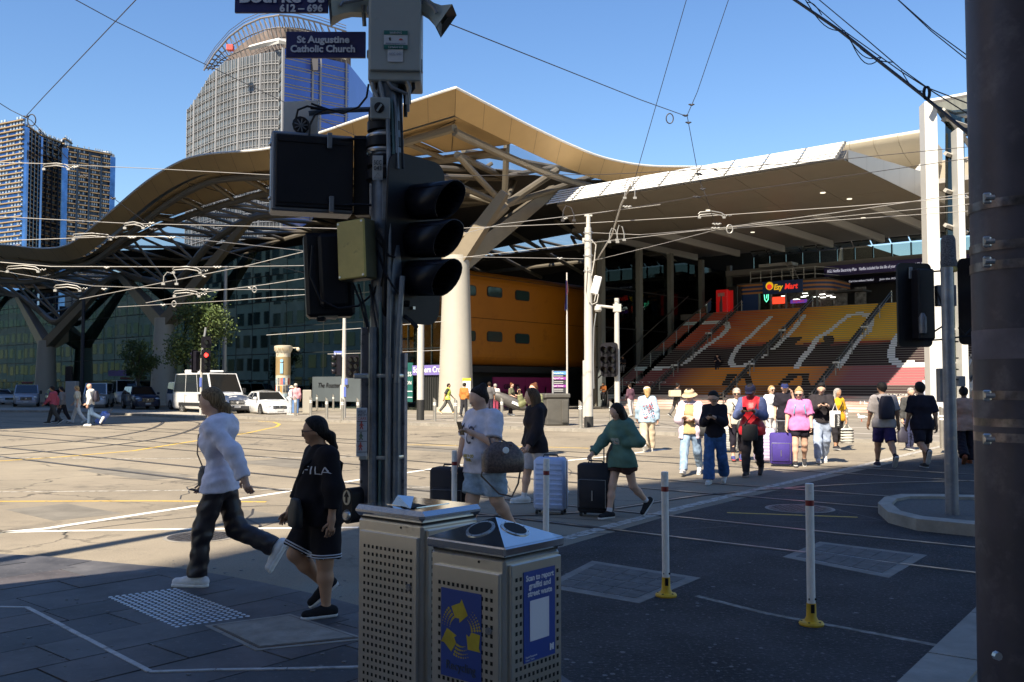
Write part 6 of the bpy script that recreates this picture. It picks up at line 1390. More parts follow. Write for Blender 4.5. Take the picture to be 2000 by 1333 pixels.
mb=MB(); mb.prism([(-.012, 0), (.012, 0)] + [(.012 * math.cos(a), .011 * math.sin(a)) for a in [i * math.pi / 8 for i in range(1, 8)]], 0, .002, lambda x, y, z: P(783, 79, PY - .157) + V3((x, -z, y))); mb.build('label_dome', M_NR, cb, smooth=0)
text_mb('t', .03, P(760, 79, PY - .158), V3((1, 0, 0)), V3((0, 0, 1)), .002, bold=.002).build('label_letter', MATS['ink'], cb, smooth=0)
for y in (20, 105): bx2(716, 721, y - 8, y + 8, PY - .12, .04).build('hinge', M_COND, cb, smooth=0)
bx2(821, 825, 115, 140, PY - .1, .05).build('latch', M_COND, cb, smooth=0)
for i, (x0, x1, yb, xm) in enumerate(((727, 742, 205, 728), (736, 752, 200, 735), (747, 790, 178, 752), (757, 795, 190, 766), (770, 782, 195, 770), (783, 792, 215, 790), (796, 797, 205, 801), (806, 799, 190, 808), (730, 775, 186, 742))):
 Y_=PY - .10 + .03 * (i % 3); bar([(x0, 140, Y_), (x0, 158, Y_), (xm, 172, Y_), (x1, yb - 6, Y_ + .02), (x1, yb + 14, Y_ + .03)], .0125 if i % 2 else .010, M_BLK if i % 3 else M_COND, 'cable', 7, cb)
def horn(label, px, py, d, L, back):
 t=thing('horn_speaker', label, 'loudspeaker', P(px, py, PY)); d=V3(d).normalized(); z=d; x=z.cross(V3((0, 0, 1))).normalized(); y=z.cross(x); R=Matrix((x, y, z)).transposed(); c=P(px, py, PY - .05)
 mb=MB(); mb.lathe(c - d * L, [(.055, 0), (.065, .03), (.060, L * .5), (.075, L * .72), (.125, L)], 4, R, math.pi / 4, cap=False); mb.lathe(c - d * L, [(.05, 0), (.02, -.01)], 12, R); mb.build('horn', mat('horn_cream', (.34, .33, .26), .5, noise=(3, .08)), t, smooth=20)
 mb=MB(); mb.lathe(c - d * .02, [(.04, 0), (.118, .022)], 4, R, math.pi / 4, cap=False); mb.lathe(c - d * L * .8, [(.03, 0), (.03, .05)], 10, R); mb.build('throat', M_BLK, t, smooth=0)
 mb=MB(); s_=c - d * L * .8; mb.path([s_ + V3((0, -.07, .03)), s_ + d * L * .45 + V3((0, -.085, 0)), s_ + d * L * .5 + V3((0, -.08, -.02))], .012, 6); mb.path([s_ + V3((0, -.05, 0)), P(*back, PY)], .014, 6); mb.build('bracket', M_COND, t)
horn('cream horn loudspeaker pointing left from the signal pole', 645, 16, (-1, -.25, -.10), .27, (712, 52)); horn('cream horn loudspeaker pointing down right from the signal pole', 872, 42, (1, -.1, -.72), .24, (822, 22))
M_NAVY=mat('sign_navy', (.018, .018, .11), .4, noise=(3, .08)); M_LETR=mat('sign_letter', (.56, .56, .62), .5)
sb=thing('street_sign', 'navy Bourke St 612 to 696 street sign at the top edge', 'street sign', P(550, 26, PY))
bx2(458, 641, -42, 25, PY, .02, 0, .003).build('blade', M_NAVY, sb, smooth=0)
text_mb('Bourke St', .118, P(466, 5, PY - .012), V3((1, 0, 0)), V3((0, 0, 1)), .003, width=168 * K, bold=.003).build('lettering', M_LETR, sb, smooth=0); text_mb('612 – 696', .064, P(546, 23, PY - .012), V3((1, 0, 0)), V3((0, 0, 1)), .003, width=86 * K, bold=.0022).build('lettering', M_LETR, sb, smooth=0)
sa=thing('church_sign', 'navy St Augustine Catholic Church direction sign on the pole', 'street sign', P(635, 113, PY))
bx2(558, 714, 62, 113, PY, .02, 0, .003).build('blade', M_NAVY, sa, smooth=0)
text_mb('St Augustine', .062, P(580, 84, PY - .012), V3((1, 0, 0)), V3((0, 0, 1)), .003, width=104 * K, bold=.002).build('lettering', M_LETR, sa, smooth=0); text_mb('Catholic Church', .062, P(567, 102, PY - .012), V3((1, 0, 0)), V3((0, 0, 1)), .003, width=128 * K, bold=.002).build('lettering', M_LETR, sa, smooth=0)
an_=thing('antenna_plate', 'white square antenna plate with black boss on an arm of the pole', 'antenna', P(588, 272, PY)); bx2(551, 622, 197, 274, PY + .02, .02, -8, .004).build('plate', mat('plate_white', (.50, .48, .46), .5, noise=(3, .08)), an_, smooth=0)
mb=MB(); mb.lathe(P(588, 245, PY), [(.055, 0), (.05, .03), (.02, .04)], 12, frame(0, (1, 0, 0), (0, 0, 1))); mb.build('boss', M_BLK, an_)
mb=MB(); [mb.path([P(588, 245, PY - .045), P(588 + 13 * math.cos(a), 245 - 13 * math.sin(a), PY - .042)], .004, 4) for a in [i * .7 for i in range(9)]]; mb.build('boss_rib', M_COND, an_)
bar([(603, 222, PY - .03), (660, 216, PY), (724, 214, PY + .03)], .017, M_POLE, 'arm', 8, an_)
for pts in ([(720, 165, PY - .05), (716, 190, PY - .05), (700, 210, PY - .05), (670, 222, PY - .05), (640, 214, PY - .05), (608, 203, PY - .05), (607, 212, PY - .05), (630, 214, PY - .05)], [(640, 215, PY - .06), (600, 208, PY - .06), (582, 215, PY - .06), (578, 232, PY - .06)], [(640, 213, PY - .06), (615, 225, PY - .06), (605, 245, PY - .06), (604, 270, PY - .06)]): bar(pts, .007, M_BLK, 'cable', 6, an_)
sbx=thing('sign_box', 'big black illuminated sign box seen from behind left of the pole', 'sign box', P(610, 428, PY)); R=Matrix.Rotation(math.radians(17), 3, 'Z'); c=P(608, 344, PY + .05)
mb=MB(); mb.box(c, (.505, .20, .50), R, .012); mb.build('case', mat('case_grey', (.20, .21, .24), .45, .4, noise=(3, .1)), sbx, smooth=0); mb=MB(); mb.box(c + R @ V3((.012, -.105, 0)), (.475, .03, .455), R, .006); mb.build('rear_cover', mat('cover_black', (.010, .009, .013), .55, noise=(4, .2), spec=.25), sbx, smooth=0)
for dx, dz in ((.10, .20), (.115, -.20)): mb=MB(); mb.box(c + R @ V3((dx, -.13, dz)), (.03, .03, .10), R, .004); mb.build('bracket', M_COND, sbx, smooth=0)
for dz in (.17, -.17): mb=MB(); mb.ell(c + R @ V3((-.255, -.06, dz)), .014, 8, 6); mb.build('hinge_bolt', M_STRAP, sbx); mb=MB(); mb.box(c + R @ V3((.0, -.122, dz * 1.12)), (.42, .012, .02), R); mb.build('rib', M_BLK, sbx, smooth=0)
bar([(640, 275, PY - .02), (690, 272, PY), (735, 272, PY)], .009, M_BLK, 'support_arm', 6, sbx); bar([(650, 402, PY - .02), (700, 400, PY), (735, 402, PY)], .009, M_BLK, 'support_arm', 6, sbx)
bx2(690, 722, 265, 420, PY + .05, .10, 0).build('mounting_rail', M_BLK, sbx, smooth=0)
jb=thing('junction_box', 'yellow junction box on the signal pole under the black sign box', 'junction box', P(697, 552, PY)); R=Matrix.Rotation(math.radians(-28), 3, 'Z') @ Matrix.Rotation(math.radians(-3), 3, 'Y'); c=P(698, 490, PY - .10)
mb=MB(); mb.box(c, (.21, .11, .37), R, .008); mb.build('case', mat('box_side_olive', (.07, .062, .03), .5, noise=(5, .3)), jb, smooth=0); mb=MB(); mb.box(c + R @ V3((0, -.058, 0)), (.205, .02, .36), R, .006); mb.build('lid', mat('box_yellow', (.55, .42, .12), .5, noise=(5, .15), grime=(9, (.16, .13, .05), .62, .75)), jb, smooth=0)
for dx in (-.088, .088):
 for dz in (-.165, .165): mb=MB(); mb.lathe(c + R @ V3((dx, -.066, dz)), [(.009, 0), (.007, .006)], 10, R @ Matrix.Rotation(math.radians(90), 3, 'X')); mb.build('screw', M_STRAP, jb)
for pts in ([(736, 450, PY - .1), (748, 470, PY - .12), (752, 520, PY - .12), (745, 560, PY - .1)], [(738, 490, PY - .1), (750, 530, PY - .13), (768, 560, PY - .12), (780, 575, PY - .1)], [(735, 465, PY - .1), (760, 500, PY - .13), (772, 503, PY - .12)], [(610, 480, PY - .05), (606, 540, PY - .06), (625, 585, PY - .07), (660, 603, PY - .07), (700, 598, PY - .07), (728, 575, PY - .08), (745, 540, PY - .08)], [(700, 556, PY - .06), (712, 600, PY - .1), (722, 650, PY - .12)], [(722, 556, PY - .06), (728, 600, PY - .1), (738, 652, PY - .12)], [(690, 556, PY - .06), (704, 590, PY - .1), (716, 640, PY - .12)]): bar(pts, .0075, M_BLK, 'cable', 6, jb)
bu=thing('pedestrian_signal', 'black pedestrian signal head seen from behind under the sign box', 'traffic signal', P(640, 625, PY)); R=Matrix.Rotation(math.radians(14), 3, 'Z') @ Matrix.Rotation(math.radians(-3), 3, 'Y'); c=P(642, 540, PY + .10)
mb=MB(); mb.box(c, (.30, .22, .53), R, .02); mb.build('housing', M_BLK, bu, smooth=0); mb=MB(); mb.box(c + R @ V3((.02, -.13, .02)), (.17, .06, .46), R, .02); mb.build('rear_door', M_BLK, bu, smooth=0); bx2(618, 634, 612, 628, PY, .06).build('cable_gland', M_BLK, bu, smooth=0)
bx2(606, 660, 610, 620, PY - .0, .2, 14).build('base_plate', mat('base_plate_beige', (.33, .29, .22), .6), bu, smooth=0)
M_VIS=mat('visor_black', (.011, .010, .015), .38, noise=(5, .2), spec=.3); M_LENS=mat('dead_lens', (.02, .012, .01), .2, spec=.6)
def vehicle_signal(name, label, base, cen, dF, r, spacing, L, n=3, board=(.52, 1.06), colors=None, louv=True, cat='traffic signal', group=None, cols=1):
 t=thing(name, label, cat, base, 0, group); d=V3(dF).normalized(); x=d.cross(V3((0, 0, 1))).normalized(); y=x.cross(d); R=Matrix((x, y, d)).transposed(); c0=V3(cen)
 f=lambda a, b, z: c0 + R @ V3((a, b, z))
 mb=MB(); mb.prism(rrect(board[0], board[1], min(board) * .2, 5), -.02, -.005, f); mb.build('backboard', M_BLK, t, smooth=30)
 mb=MB(); mb.box(c0 - d * (r * .9 + .02), (r * 2.6 * (cols if cols > 1 else 1) * (.75 if cols > 1 else 1), spacing * n * 1.02, r * 1.8), R, .02); mb.build('housing', M_VIS, t, smooth=0)
 for j in range(cols):
  for i in range(n):
   o=(0 if cols == 1 else (j - .5) * r * 2.25, (n - 1) / 2 * spacing - i * spacing); m_=18; mb=MB(); vs=[]; fs=[]
   for k in range(m_ + 1):
    a=math.radians(-70 + 320 * k / m_) if louv else math.radians(-60 + 300 * k / m_); up=math.sin(a); ln=L * (.84 + .16 * max(-1.6, min(1, up * 1.3)))
    for z_, q in ((0, 1.0), (ln * .5, 1.0), (ln, 1.02)): vs.append(f(o[0] + r * q * math.cos(a), o[1] + r * q * up, z_))
   for k in range(m_):
    for z_ in (0, 1): fs.append((k * 3 + z_, (k + 1) * 3 + z_, (k + 1) * 3 + z_ + 1, k * 3 + z_ + 1))
   mb.add(vs, fs); v=mb.build('visor', M_VIS, t)
   v.modifiers.new('wall', 'SOLIDIFY').thickness=r * .05
   mb=MB(); mb.prism([(o[0] + r * .97 * math.cos(a), o[1] + r * .97 * math.sin(a)) for a in [k_ * math.pi / 10 for k_ in range(20)]], -.004, r * .06, f); mb.build('lens', (colors or {}).get(i, M_LENS), t)
   if louv:
    for k in range(5):
     b=(-.62 + k * .32) * r; hw=math.sqrt(max(.01, r * r - b * b)) * .97; mb=MB(); mb.add([f(o[0] + sx * hw, o[1] + b, z_) for sx, z_ in ((-1, .03), (1, .03), (1, L * (.78 + .2 * b / r)), (-1, L * (.78 + .2 * b / r)))], [(0, 1, 2, 3)]); mb.build('louvre', M_VIS, t, smooth=0)
 return t, f
vs_t, vf=vehicle_signal('vehicle_signal', 'large three aspect traffic signal with deep visors right of the pole', P(820, 632, PY), P(812, 470, PY + .06), (.80, -.60, -.05), .110, .242, .33)
mb=MB(); mb.box(vf(0, -.43, .005), (.018, .018, .018), .7); mb.build('board_bolt', M_STRAP, vs_t, smooth=0)
for y in (330, 590): bar([(752, y, PY), (800, y + 4, PY + .02)], .02, M_BLK, 'mounting_arm', 8, vs_t)
bx2(746, 767, 328, 430, PY - .10, .03, 0, .004).build('mounting_strip', M_COND, vs_t, smooth=0); bar([(790, 618, PY - .08), (803, 628, PY - .1), (814, 640, PY - .12)], .014, M_BLK, 'cable', 8, vs_t)
# ---------------------------------------------------------------- slim signal pole on the island
sp=thing('slim_signal_pole', 'slim grey signal pole standing on the traffic island', 'signal pole', G(1860, 1008, .1)); SPY=12.2
c=G(1860, 1006, .1); mb=MB(); mb.lathe((c.x, c.y, .1), [(.08, 0), (.076, .9), (.074, 3.1)], 20); mb.build('shaft', mat('slim_pole_grey', (.22, .23, .26), .4, .4, noise=(3, .3), grime=(9, (.34, .30, .27), .55, .7)), sp)
mb=MB(); mb.lathe(P(1853, 522, SPY), [(.10, 0), (.105, .07), (.095, .10), (.09, .36), (.07, .41), (.02, .42)], 20); mb.build('cap_cover', mat('mesh_bag', (.11, .105, .11), .9, noise=(60, .7), bump=(90, .9, .01)), sp)
bx2(1832, 1868, 557, 598, SPY - .1, .10).build('terminal_box', mat('terminal_box', (.10, .10, .115), .5), sp, smooth=0); bx2(1837, 1846, 720, 786, SPY - .05, .12).build('side_box', M_COND, sp, smooth=0); bx2(1872, 1886, 735, 755, SPY - .05, .1).build('side_box', M_COND, sp, smooth=0)
mb=MB(); mb.lathe(P(1853, 527, SPY), [(.102, -.03), (.106, 0), (.102, .03)], 18, cap=False); mb.build('collar', mat('brass_fitting', (.30, .22, .06), .5, .5), sp)
for y in (668, 700, 722, 742): mb=MB(); mb.lathe(P(1859, y, SPY), [(.082, -.008), (.082, .008)], 18, cap=False); mb.build('strap', M_BLK, sp)
bs=thing('island_signal', 'black traffic signal on the island pole seen from behind', 'traffic signal', P(1788, 680, SPY)); c=P(1787, 596, SPY); R=Matrix.Rotation(math.radians(12), 3, 'Z'); f=lambda x, y, z: c + R @ V3((x, -z, y))
mb=MB(); mb.prism(rrect(.50, 1.10, .07, 5), -.03, 0, f); mb.build('backboard', M_BLK, bs, smooth=30); mb=MB(); mb.box(c + R @ V3((.06, -.08, .0)), (.24, .18, .92), R, .02); mb.build('housing', M_BLK, bs, smooth=0)
mb=MB(); mb.lathe(c + R @ V3((-.02, -.18, -.38)), [(.045, 0), (.05, .05), (.05, .2), (.02, .26)], 12); mb.build('fitting', M_COND, bs)
for y in (528, 662): bar([(1820, y + 3, SPY), (1858, y, SPY)], .012, M_BLK, 'support_arm', 6, bs)
bar([(1800, 615, SPY - .12), (1806, 640, SPY - .12), (1825, 648, SPY - .12), (1845, 635, SPY - .1), (1842, 600, SPY - .1), (1826, 560, SPY - .1)], .012, M_BLK, 'cable', 6, bs); bx2(1776, 1783, 522, 545, SPY - .04, .02).build('label_plate', M_COND, bs, smooth=0)
b2=thing('island_signal', 'second black traffic signal board right of the island pole beside the big pole', 'traffic signal', P(1905, 680, SPY)); c=P(1912, 588, SPY + .1); R=Matrix.Rotation(math.radians(-35), 3, 'Z'); mb=MB(); f=lambda x, y, z: c + R @ V3((x, -z, y)); mb.prism(rrect(.50, 1.15, .07, 5), -.02, .02, f); mb.build('backboard', M_BLK, b2, smooth=30)
mb=MB(); mb.box(c + R @ V3((0, .12, 0)), (.24, .2, .9), R, .02); mb.build('housing', M_BLK, b2, smooth=0); bar([(1862, 660, SPY), (1905, 656, SPY)], .012, M_BLK, 'support_arm', 6, b2); bar([(1872, 640, SPY), (1885, 655, SPY - .05), (1900, 640, SPY), (1903, 610, SPY)], .012, M_BLK, 'cable', 6, b2)
# ---------------------------------------------------------------- big pole at the right edge
BPY=4.4; bp=thing('big_steel_pole', 'big dark steel pole with metal straps at the right edge', 'pole', (2.415, BPY, .11)); cx_=2.415
M_BIG=mat('big_pole_paint', (.075, .062, .075), .5, .2, noise=(1.6, .3), grime=(5, (.16, .14, .15), .54, .76), bump=(25, .15, .003))
mb=MB(); mb.lathe((cx_, BPY, .11), [(.34, 0), (.34, .03), (.238, .04), (.226, 1.6), (.222, 3), (.215, 7)], 48); mb.build('shaft', M_BIG, bp)
def shell(y0, y1, r, m, nm): z0, z1=P(1950, y1, BPY - .22).z, P(1950, y0, BPY - .22).z; mb=MB(); mb.lathe((cx_, BPY, z0), [(r, 0), (r, z1 - z0)], 48, cap=False); mb.build(nm, m, bp)
for y in (388, 473, 512, 773, 858):
 shell(y - 9, y + 9, .2285, mat('strap_tape', (.16, .13, .125), .35, .6, noise=(7, .7)), 'strap'); mb=MB(); q=P(1928, y, BPY - .19); mb.box(q, (.035, .03, .05), -.5, .006); mb.tube(q + V3((-.02, -.02, .0)), q + V3((.02, -.025, .0)), .012, n=8); mb.build('buckle', M_STRAP, bp, smooth=0)
shell(640, 700, .2272, mat('old_paper_band', (.15, .125, .14), .7, noise=(4, .3)), 'paper_band'); shell(820, 845, .2275, MATS['strap_tape'], 'paper_band'); mb=MB(); mb.lathe(P(1990, 25, BPY), [(.224, -.01), (.229, 0), (.224, .01)], 40, cap=False); mb.build('weld_ring', M_BIG, bp)
mb=MB(); mb.lathe(P(1945, 1280, BPY - .2), [(.02, 0), (.018, .025)], 8, frame(0, (1, 0, 0), (0, 0, 1))); mb.build('bolt', M_STRAP, bp)
# ---------------------------------------------------------------- litter and recycling bins
def steel(name, col, rough):
 m=mat(name, col, rough, .95, noise=(1.8, .12), grime=(7, [c * .45 for c in col], .60, .80)); return m
M_STEEL=steel('brushed_stainless', (.64, .615, .57), .30); M_LID=steel('polished_stainless', (.66, .67, .69), .13); M_HOLE=mat('perforation_black', (.008, .008, .008), .8)
def bin_(name, label, px, py, Y, wu, wv, rim, kind):
 c=P(px, py, Y); zt=c.z; t=thing(name, label, 'bin', c + UD * wu / 2 + VD * wv / 2 - V3((0, 0, zt - FZ)), RZ)
 q=lambda a, b, z: c + UD * a + VD * b + V3((0, 0, z - zt))
 def bxx(a0, a1, b0, b1, z0, z1, nm, m, bev=.006, par=None): mb=MB(); p=q((a0 + a1) / 2, (b0 + b1) / 2, (z0 + z1) / 2); mb.box(p, (a1 - a0, b1 - b0, z1 - z0), RZ, bev); return mb.build(nm, m, par or t, smooth=30)
 bxx(.015, wu - .015, .015, wv - .015, FZ + .05, zt - .012, 'body', M_STEEL, .012); bxx(.03, wu - .03, .03, wv - .03, FZ, FZ + .06, 'plinth', M_BLK)
 bxx(.02, wu - .02, .02, wv - .02, zt - .014, zt + .004, 'shadow_gap', M_BLK)
 zr=zt + rim
 if kind == 'pyramid':
  bxx(0, wu, 0, wv, zt, zr, 'lid_rim', M_LID, .008); ap=q(wu / 2, wv / 2, zr + .085); cs=[q(.006, .006, zr), q(wu - .006, .006, zr), q(wu - .006, wv - .006, zr), q(.006, wv - .006, zr)]
  for i in range(4):
   a, b=cs[i], cs[(i + 1) % 4]; mb=MB(); mb.add([a, b, ap, lerp(a, ap, .5), lerp(b, ap, .5), (a + b) / 2], [(0, 5, 3), (5, 1, 4), (3, 4, 2), (5, 4, 3)]); mb.build('lid_face', M_LID, t, smooth=0)
  for a, b in ((0, 1), (3, 0)):
   A, B=cs[a], cs[b]; n=(B - A).cross(ap - A).normalized(); n=-n if n.z < 0 else n; cc=lerp((A + B) / 2, ap, .50) + n * .001; x=(B - A).normalized(); R=Matrix((x, n.cross(x), n)).transposed()
   mb=MB(); mb.lathe(cc, [(.066, 0), (.066, .003), (.060, .004)], 28, R); hr=mb.build('hole_ring', M_STEEL, t); mb=MB(); mb.lathe(cc + n * .003, [(.053, 0), (.053, .002)], 28, R); mb.build('hole', M_HOLE, hr)
   for k in range(8): mb=MB(); w=k * math.pi / 4; mb.lathe(cc + R @ V3((.0605 * math.cos(w), .0605 * math.sin(w), .004)), [(.0035, 0), (.002, .002)], 6, R); mb.build('rivet', M_COND, hr)
 else:
  bxx(-.004, wu + .004, -.004, wv + .004, zt, zr, 'lid_rim', M_LID, .022); mb=MB()
  mb.prism([(.14, .10), (.36, .10), (.36, .33), (.14, .33)], zr, zr + .003, q); mb.build('lid_plate', M_LID, t, smooth=0); mb=MB(); mb.prism([(.13, .06), (.18, .05), (.32, .12), (.30, .20), (.14, .17)], zr + .003, zr + .006, q); mb.build('chute', M_HOLE, t, smooth=0)
  mb=MB(); mb.add([q(.12, .04, zr + .004), q(.32, .10, zr + .004), q(.30, .12, zr + .05), q(.16, .10, zr + .055)], [(0, 1, 2, 3)]); mb.build('chute_flap', M_LID, t, smooth=0)
 bxx(.03, wu - .05, -.003, .02, FZ + .08, zt - .07, 'door', M_STEEL, .004); bxx(-.003, .02, .04, wv - .03, FZ + .08, zt - .035, 'side_panel', M_STEEL, .004)
 mb=MB(); nx, nz_=12, 21; sk_u=(wu - .16) / (nx - 1)
 for i in range(nx):
  for j in range(nz_):
   z=zt - .145 - j * .037
   if z < FZ + .12: continue
   mb.add([q(.07 + i * sk_u + s1 * .0072, -.0042, z + s2 * .0082) for s1, s2 in ((1, -1), (-1, -1), (-1, 1), (1, 1))], [(0, 1, 2, 3)])
 nx2=11; sv=(wv - .13) / (nx2 - 1)
 for i in range(nx2):
  for j in range(nz_ + 2):
   z=zt - .10 - j * .037
   if z > FZ + .12: mb.add([q(-.0042, .07 + i * sv + s1 * .0072, z + s2 * .0082) for s1, s2 in ((-1, -1), (1, -1), (1, 1), (-1, 1))], [(0, 1, 2, 3)])
 mb.build('perforations', M_HOLE, t, kind='stuff', smooth=0)
 mb=MB(); mb.lathe(q(.085, -.004, zt - .31), [(.017, 0), (.015, .006), (.008, .006)], 14, frame(0, -UD, V3((0, 0, 1)))); mb.build('lock', M_COND, t); mb=MB(); mb.lathe(q(.14, -.004, zt - .03), [(.006, 0), (.005, .004)], 10, frame(0, -UD, V3((0, 0, 1)))); mb.build('lock', M_HOLE, t)
 return t, q, zt
lb=bin_('litter_bin', 'stainless litter bin with flat lid and slot left of the recycling bin', 824, 1024, 4.5, .498, .43, .055, 'flat')[0]
rb, rq, rz=bin_('recycling_bin', 'stainless recycling bin with pyramid lid and blue stickers', 986, 1091, 3.9, .464, .41, .042, 'pyramid')
M_BST=mat('sticker_blue', (.015, .05, .26), .4, noise=(4, .08)); M_YST=mat('sticker_yellow', (.42, .33, .02), .5, noise=(8, .2)); M_RW=mat('sticker_white', (.62, .62, .68), .5)
def uvrect(f, a0, a1, z0, z1, o, nm, m): mb=MB(); mb.prism([(a0, z0), (a1, z0), (a1, z1), (a0, z1)], o, o + .0012, f); return mb.build(nm, m, rb, smooth=0)
ff=lambda a, z, o: rq(a, -.0045 - o, z); fs_=lambda b, z, o: rq(-.0045 - o, b, z)
uvrect(ff, .125, .362, rz - .54, rz - .165, .0, 'recycling_sticker', M_BST)
cz, cu=rz - .335, .243
for k in range(3):
 a0=math.radians(90 + 120 * k); g=lambda r, a: (cu - r * math.cos(a), cz + r * math.sin(a)); mb=MB()
 pts_=[g(.095, a0 + math.radians(x)) for x in (62, 48, 34, 20)] + [g(.112, a0 + math.radians(12)), g(.075, a0 - math.radians(22)), g(.036, a0 + math.radians(20))] + [g(.055, a0 + math.radians(x)) for x in (30, 48, 62)]
 pts=[g(.062, a0 + math.radians(34)), g(.112, a0 + math.radians(30)), g(.118, a0 + math.radians(2)), g(.134, a0 - math.radians(2)), g(.082, a0 - math.radians(30)), g(.034, a0 + math.radians(14)), g(.052, a0 + math.radians(10))]
 mb.prism(pts, .0014, .0024, ff); mb.build('recycling_arrow', M_YST, rb, smooth=0); mb=MB()
 for i_ in range(7):
  for rr_ in (.066, .082, .098, .112):
   a_=a0 + math.radians(40 + 7 * i_); c_=g(rr_, a_); s_=.0058 * (1 - i_ / 9); mb.prism([(c_[0] + s_ * math.cos(w), c_[1] + s_ * math.sin(w)) for w in [k_ * math.pi / 4 for k_ in range(8)]], .0014, .0022, ff)
 mb.build('arrow_dots', M_YST, rb, kind='stuff', smooth=0)
text_mb('Recycling', .052, ff(.33, rz - .505, .003), -UD, V3((0, 0, 1)), .001, width=.17).build('lettering', mat('sticker_dark_text', (.03, .045, .06), .5), rb, smooth=0)
b0, b1=.115, .33; uvrect(fs_, b0, b1, rz - .455, rz - .075, .0, 'report_sticker', M_BST)
for t_, z, w in (('Scan to report', rz - .115, .19), ('graffiti and', rz - .148, .15), ('street waste', rz - .181, .165)): text_mb(t_, .034, fs_((b0 + b1) / 2 - w / 2, z, .003), VD, V3((0, 0, 1)), .001, width=w, bold=.001).build('lettering', M_RW, rb, smooth=0)
uvrect(fs_, .155, .285, rz - .37, rz - .20, .002, 'blank_square', M_RW)
for t_, z in (('Rapid Response', rz - .435), ('Clean Team', rz - .448)): text_mb(t_, .012, fs_(b0 + .01, z, .003), VD, V3((0, 0, 1)), .001).build('lettering', M_RW, rb, smooth=0)
text_mb('M', .034, fs_(.29, rz - .43, .003), VD, V3((0, 0, 1)), .001, bold=.003).build('logo_letter', M_RW, rb, smooth=0)
# ---------------------------------------------------------------- flexible white posts with yellow feet
M_PW_=mat('post_white', (.76, .74, .71), .5, noise=(9, .10), grime=(13, (.36, .33, .30), .60, .78)); M_PR=mat('post_red', (.22, .02, .02), .4); M_PYL=mat('post_yellow', (.62, .36, .01), .5, noise=(10, .2), grime=(14, (.2, .12, .02), .6, .75))
def flexpost(x, y, label, lean=0.0):
 t=thing('flexible_post', label, 'bollard', (x, y, 0), 0, 'white posts with yellow feet'); b=V3((x, y, 0)); tl=V3((lean, 0, 1)).normalized()
 mb=MB(); mb.lathe(b, [(.085, 0), (.088, .012), (.08, .025), (.05, .032), (.036, .06), (.033, .155)], 24); mb.build('foot', M_PYL, t)
 for k in range(5): mb=MB(); w=k * 1.256 + .4; mb.lathe(b + V3((.067 * math.cos(w), .067 * math.sin(w), .024)), [(.009, 0), (.008, .007)], 8); mb.build('bolt', M_BLK, t)
 mb=MB(); mb.box(b + V3((0, -.033, .12)), (.026, .006, .06)); mb.build('foot_slot', M_BLK, t, smooth=0)
 mb=MB(); mb.tube(b + tl * .15, b + tl * 1.0, .0295, n=20); mb.tube(b + tl * 1.0, b + tl * 1.004, .0295, .026, n=20); mb.build('post', M_PW_, t); mb=MB(); mb.tube(b + tl * .845, b + tl * .885, .0302, n=20); mb.build('reflective_band', M_PR, t)
 mb=MB(); [mb.lathe(b + V3((sx * .028, -.018, .185)), [(.009, 0), (.008, .006)], 8, frame(0, (1, 0, 0), (0, 0, 1))) for sx in (-.6, .9)]; mb.build('bolt', M_BLK, t)
for px, py, lab, ln in ((1301, 1165, 'white post with yellow foot beside the near access cover', -.004), (1585, 1221, 'nearest white post with yellow foot on the dark asphalt', 0.0)): p=G(px, py); flexpost(p.x, p.y, lab, ln)
flexpost(65 / F * 9.1, 9.1, 'white post in front of the pale blue suitcase', .01); flexpost(-112 / F * 10.2, 10.2, 'white post in front of the black suitcase and the woman with the big handbag', 0)
# ---------------------------------------------------------------- steel bollards on the far footpath
M_BOLL=mat('bollard_steel', (.50, .47, .42), .35, .8, noise=(3, .15)); M_BAND=mat('bollard_band', (.75, .75, .72), .4)
b0_=thing('steel_bollard', 'steel bollard', 'bollard', (0, 0, 0), 0, 'steel bollards with slanted tops on the far footpath')
mb=MB(); n=16; vs=[(.075 * math.cos(2 * math.pi * k / n), .075 * math.sin(2 * math.pi * k / n), 0) for k in range(n)] + [(.075 * math.cos(2 * math.pi * k / n), .075 * math.sin(2 * math.pi * k / n), 1.0 + .9 * .075 * -math.cos(2 * math.pi * k / n)) for k in range(n)]
mb.add(vs, [(k, (k + 1) % n, n + (k + 1) % n, n + k) for k in range(n)] + [tuple(range(n, 2 * n))]); mb.build('shaft', M_BOLL, b0_)
for z in (.72, .80): mb=MB(); mb.lathe((0, 0, z), [(.077, 0), (.077, .045)], 16, cap=False); mb.build('band', M_BAND, b0_)
BL=[(577, 812, 'steel bollard at the front corner of the white sedan'), (607, 814, 'steel bollard before the tall steel utility box'), (638, 819, 'steel bollard between the utility box and the white signal pole'), (669, 821, 'steel bollard directly before the far white signal pole'), (699, 823, 'steel bollard just left of the near signal pole'), (619, 801, 'rear steel bollard behind the utility box'), (651, 800, 'rear steel bollard before the pale shop panel'), (849, 823, 'steel bollard next to the white pole with black base'), (890, 825, 'steel bollard at the foot of the round cream column'), (980, 820, 'steel bollard half hidden by the long black bag'), (1079, 828, 'steel bollard before the dark utility cabinet'), (1134, 837, 'steel bollard left of the tall white tram pole'), (1194, 842, 'steel bollard right of the tall white tram pole'), (1652, 866, 'steel bollard beside the woman in yellow'), (1716, 871, 'steel bollard behind the man with the backpack'), (1842, 876, 'steel bollard left of the slim signal pole')]
for i, (px, py, lab) in enumerate(BL):
 p=G(px, py, PZ)
 if i == 0: b0_.location=p; b0_.rotation_euler=(0, 0, .2); b0_['label']=lab; MW[b0_.name]=Matrix.Translation(p)
 else: copy_tree(b0_, p, .2, lab)
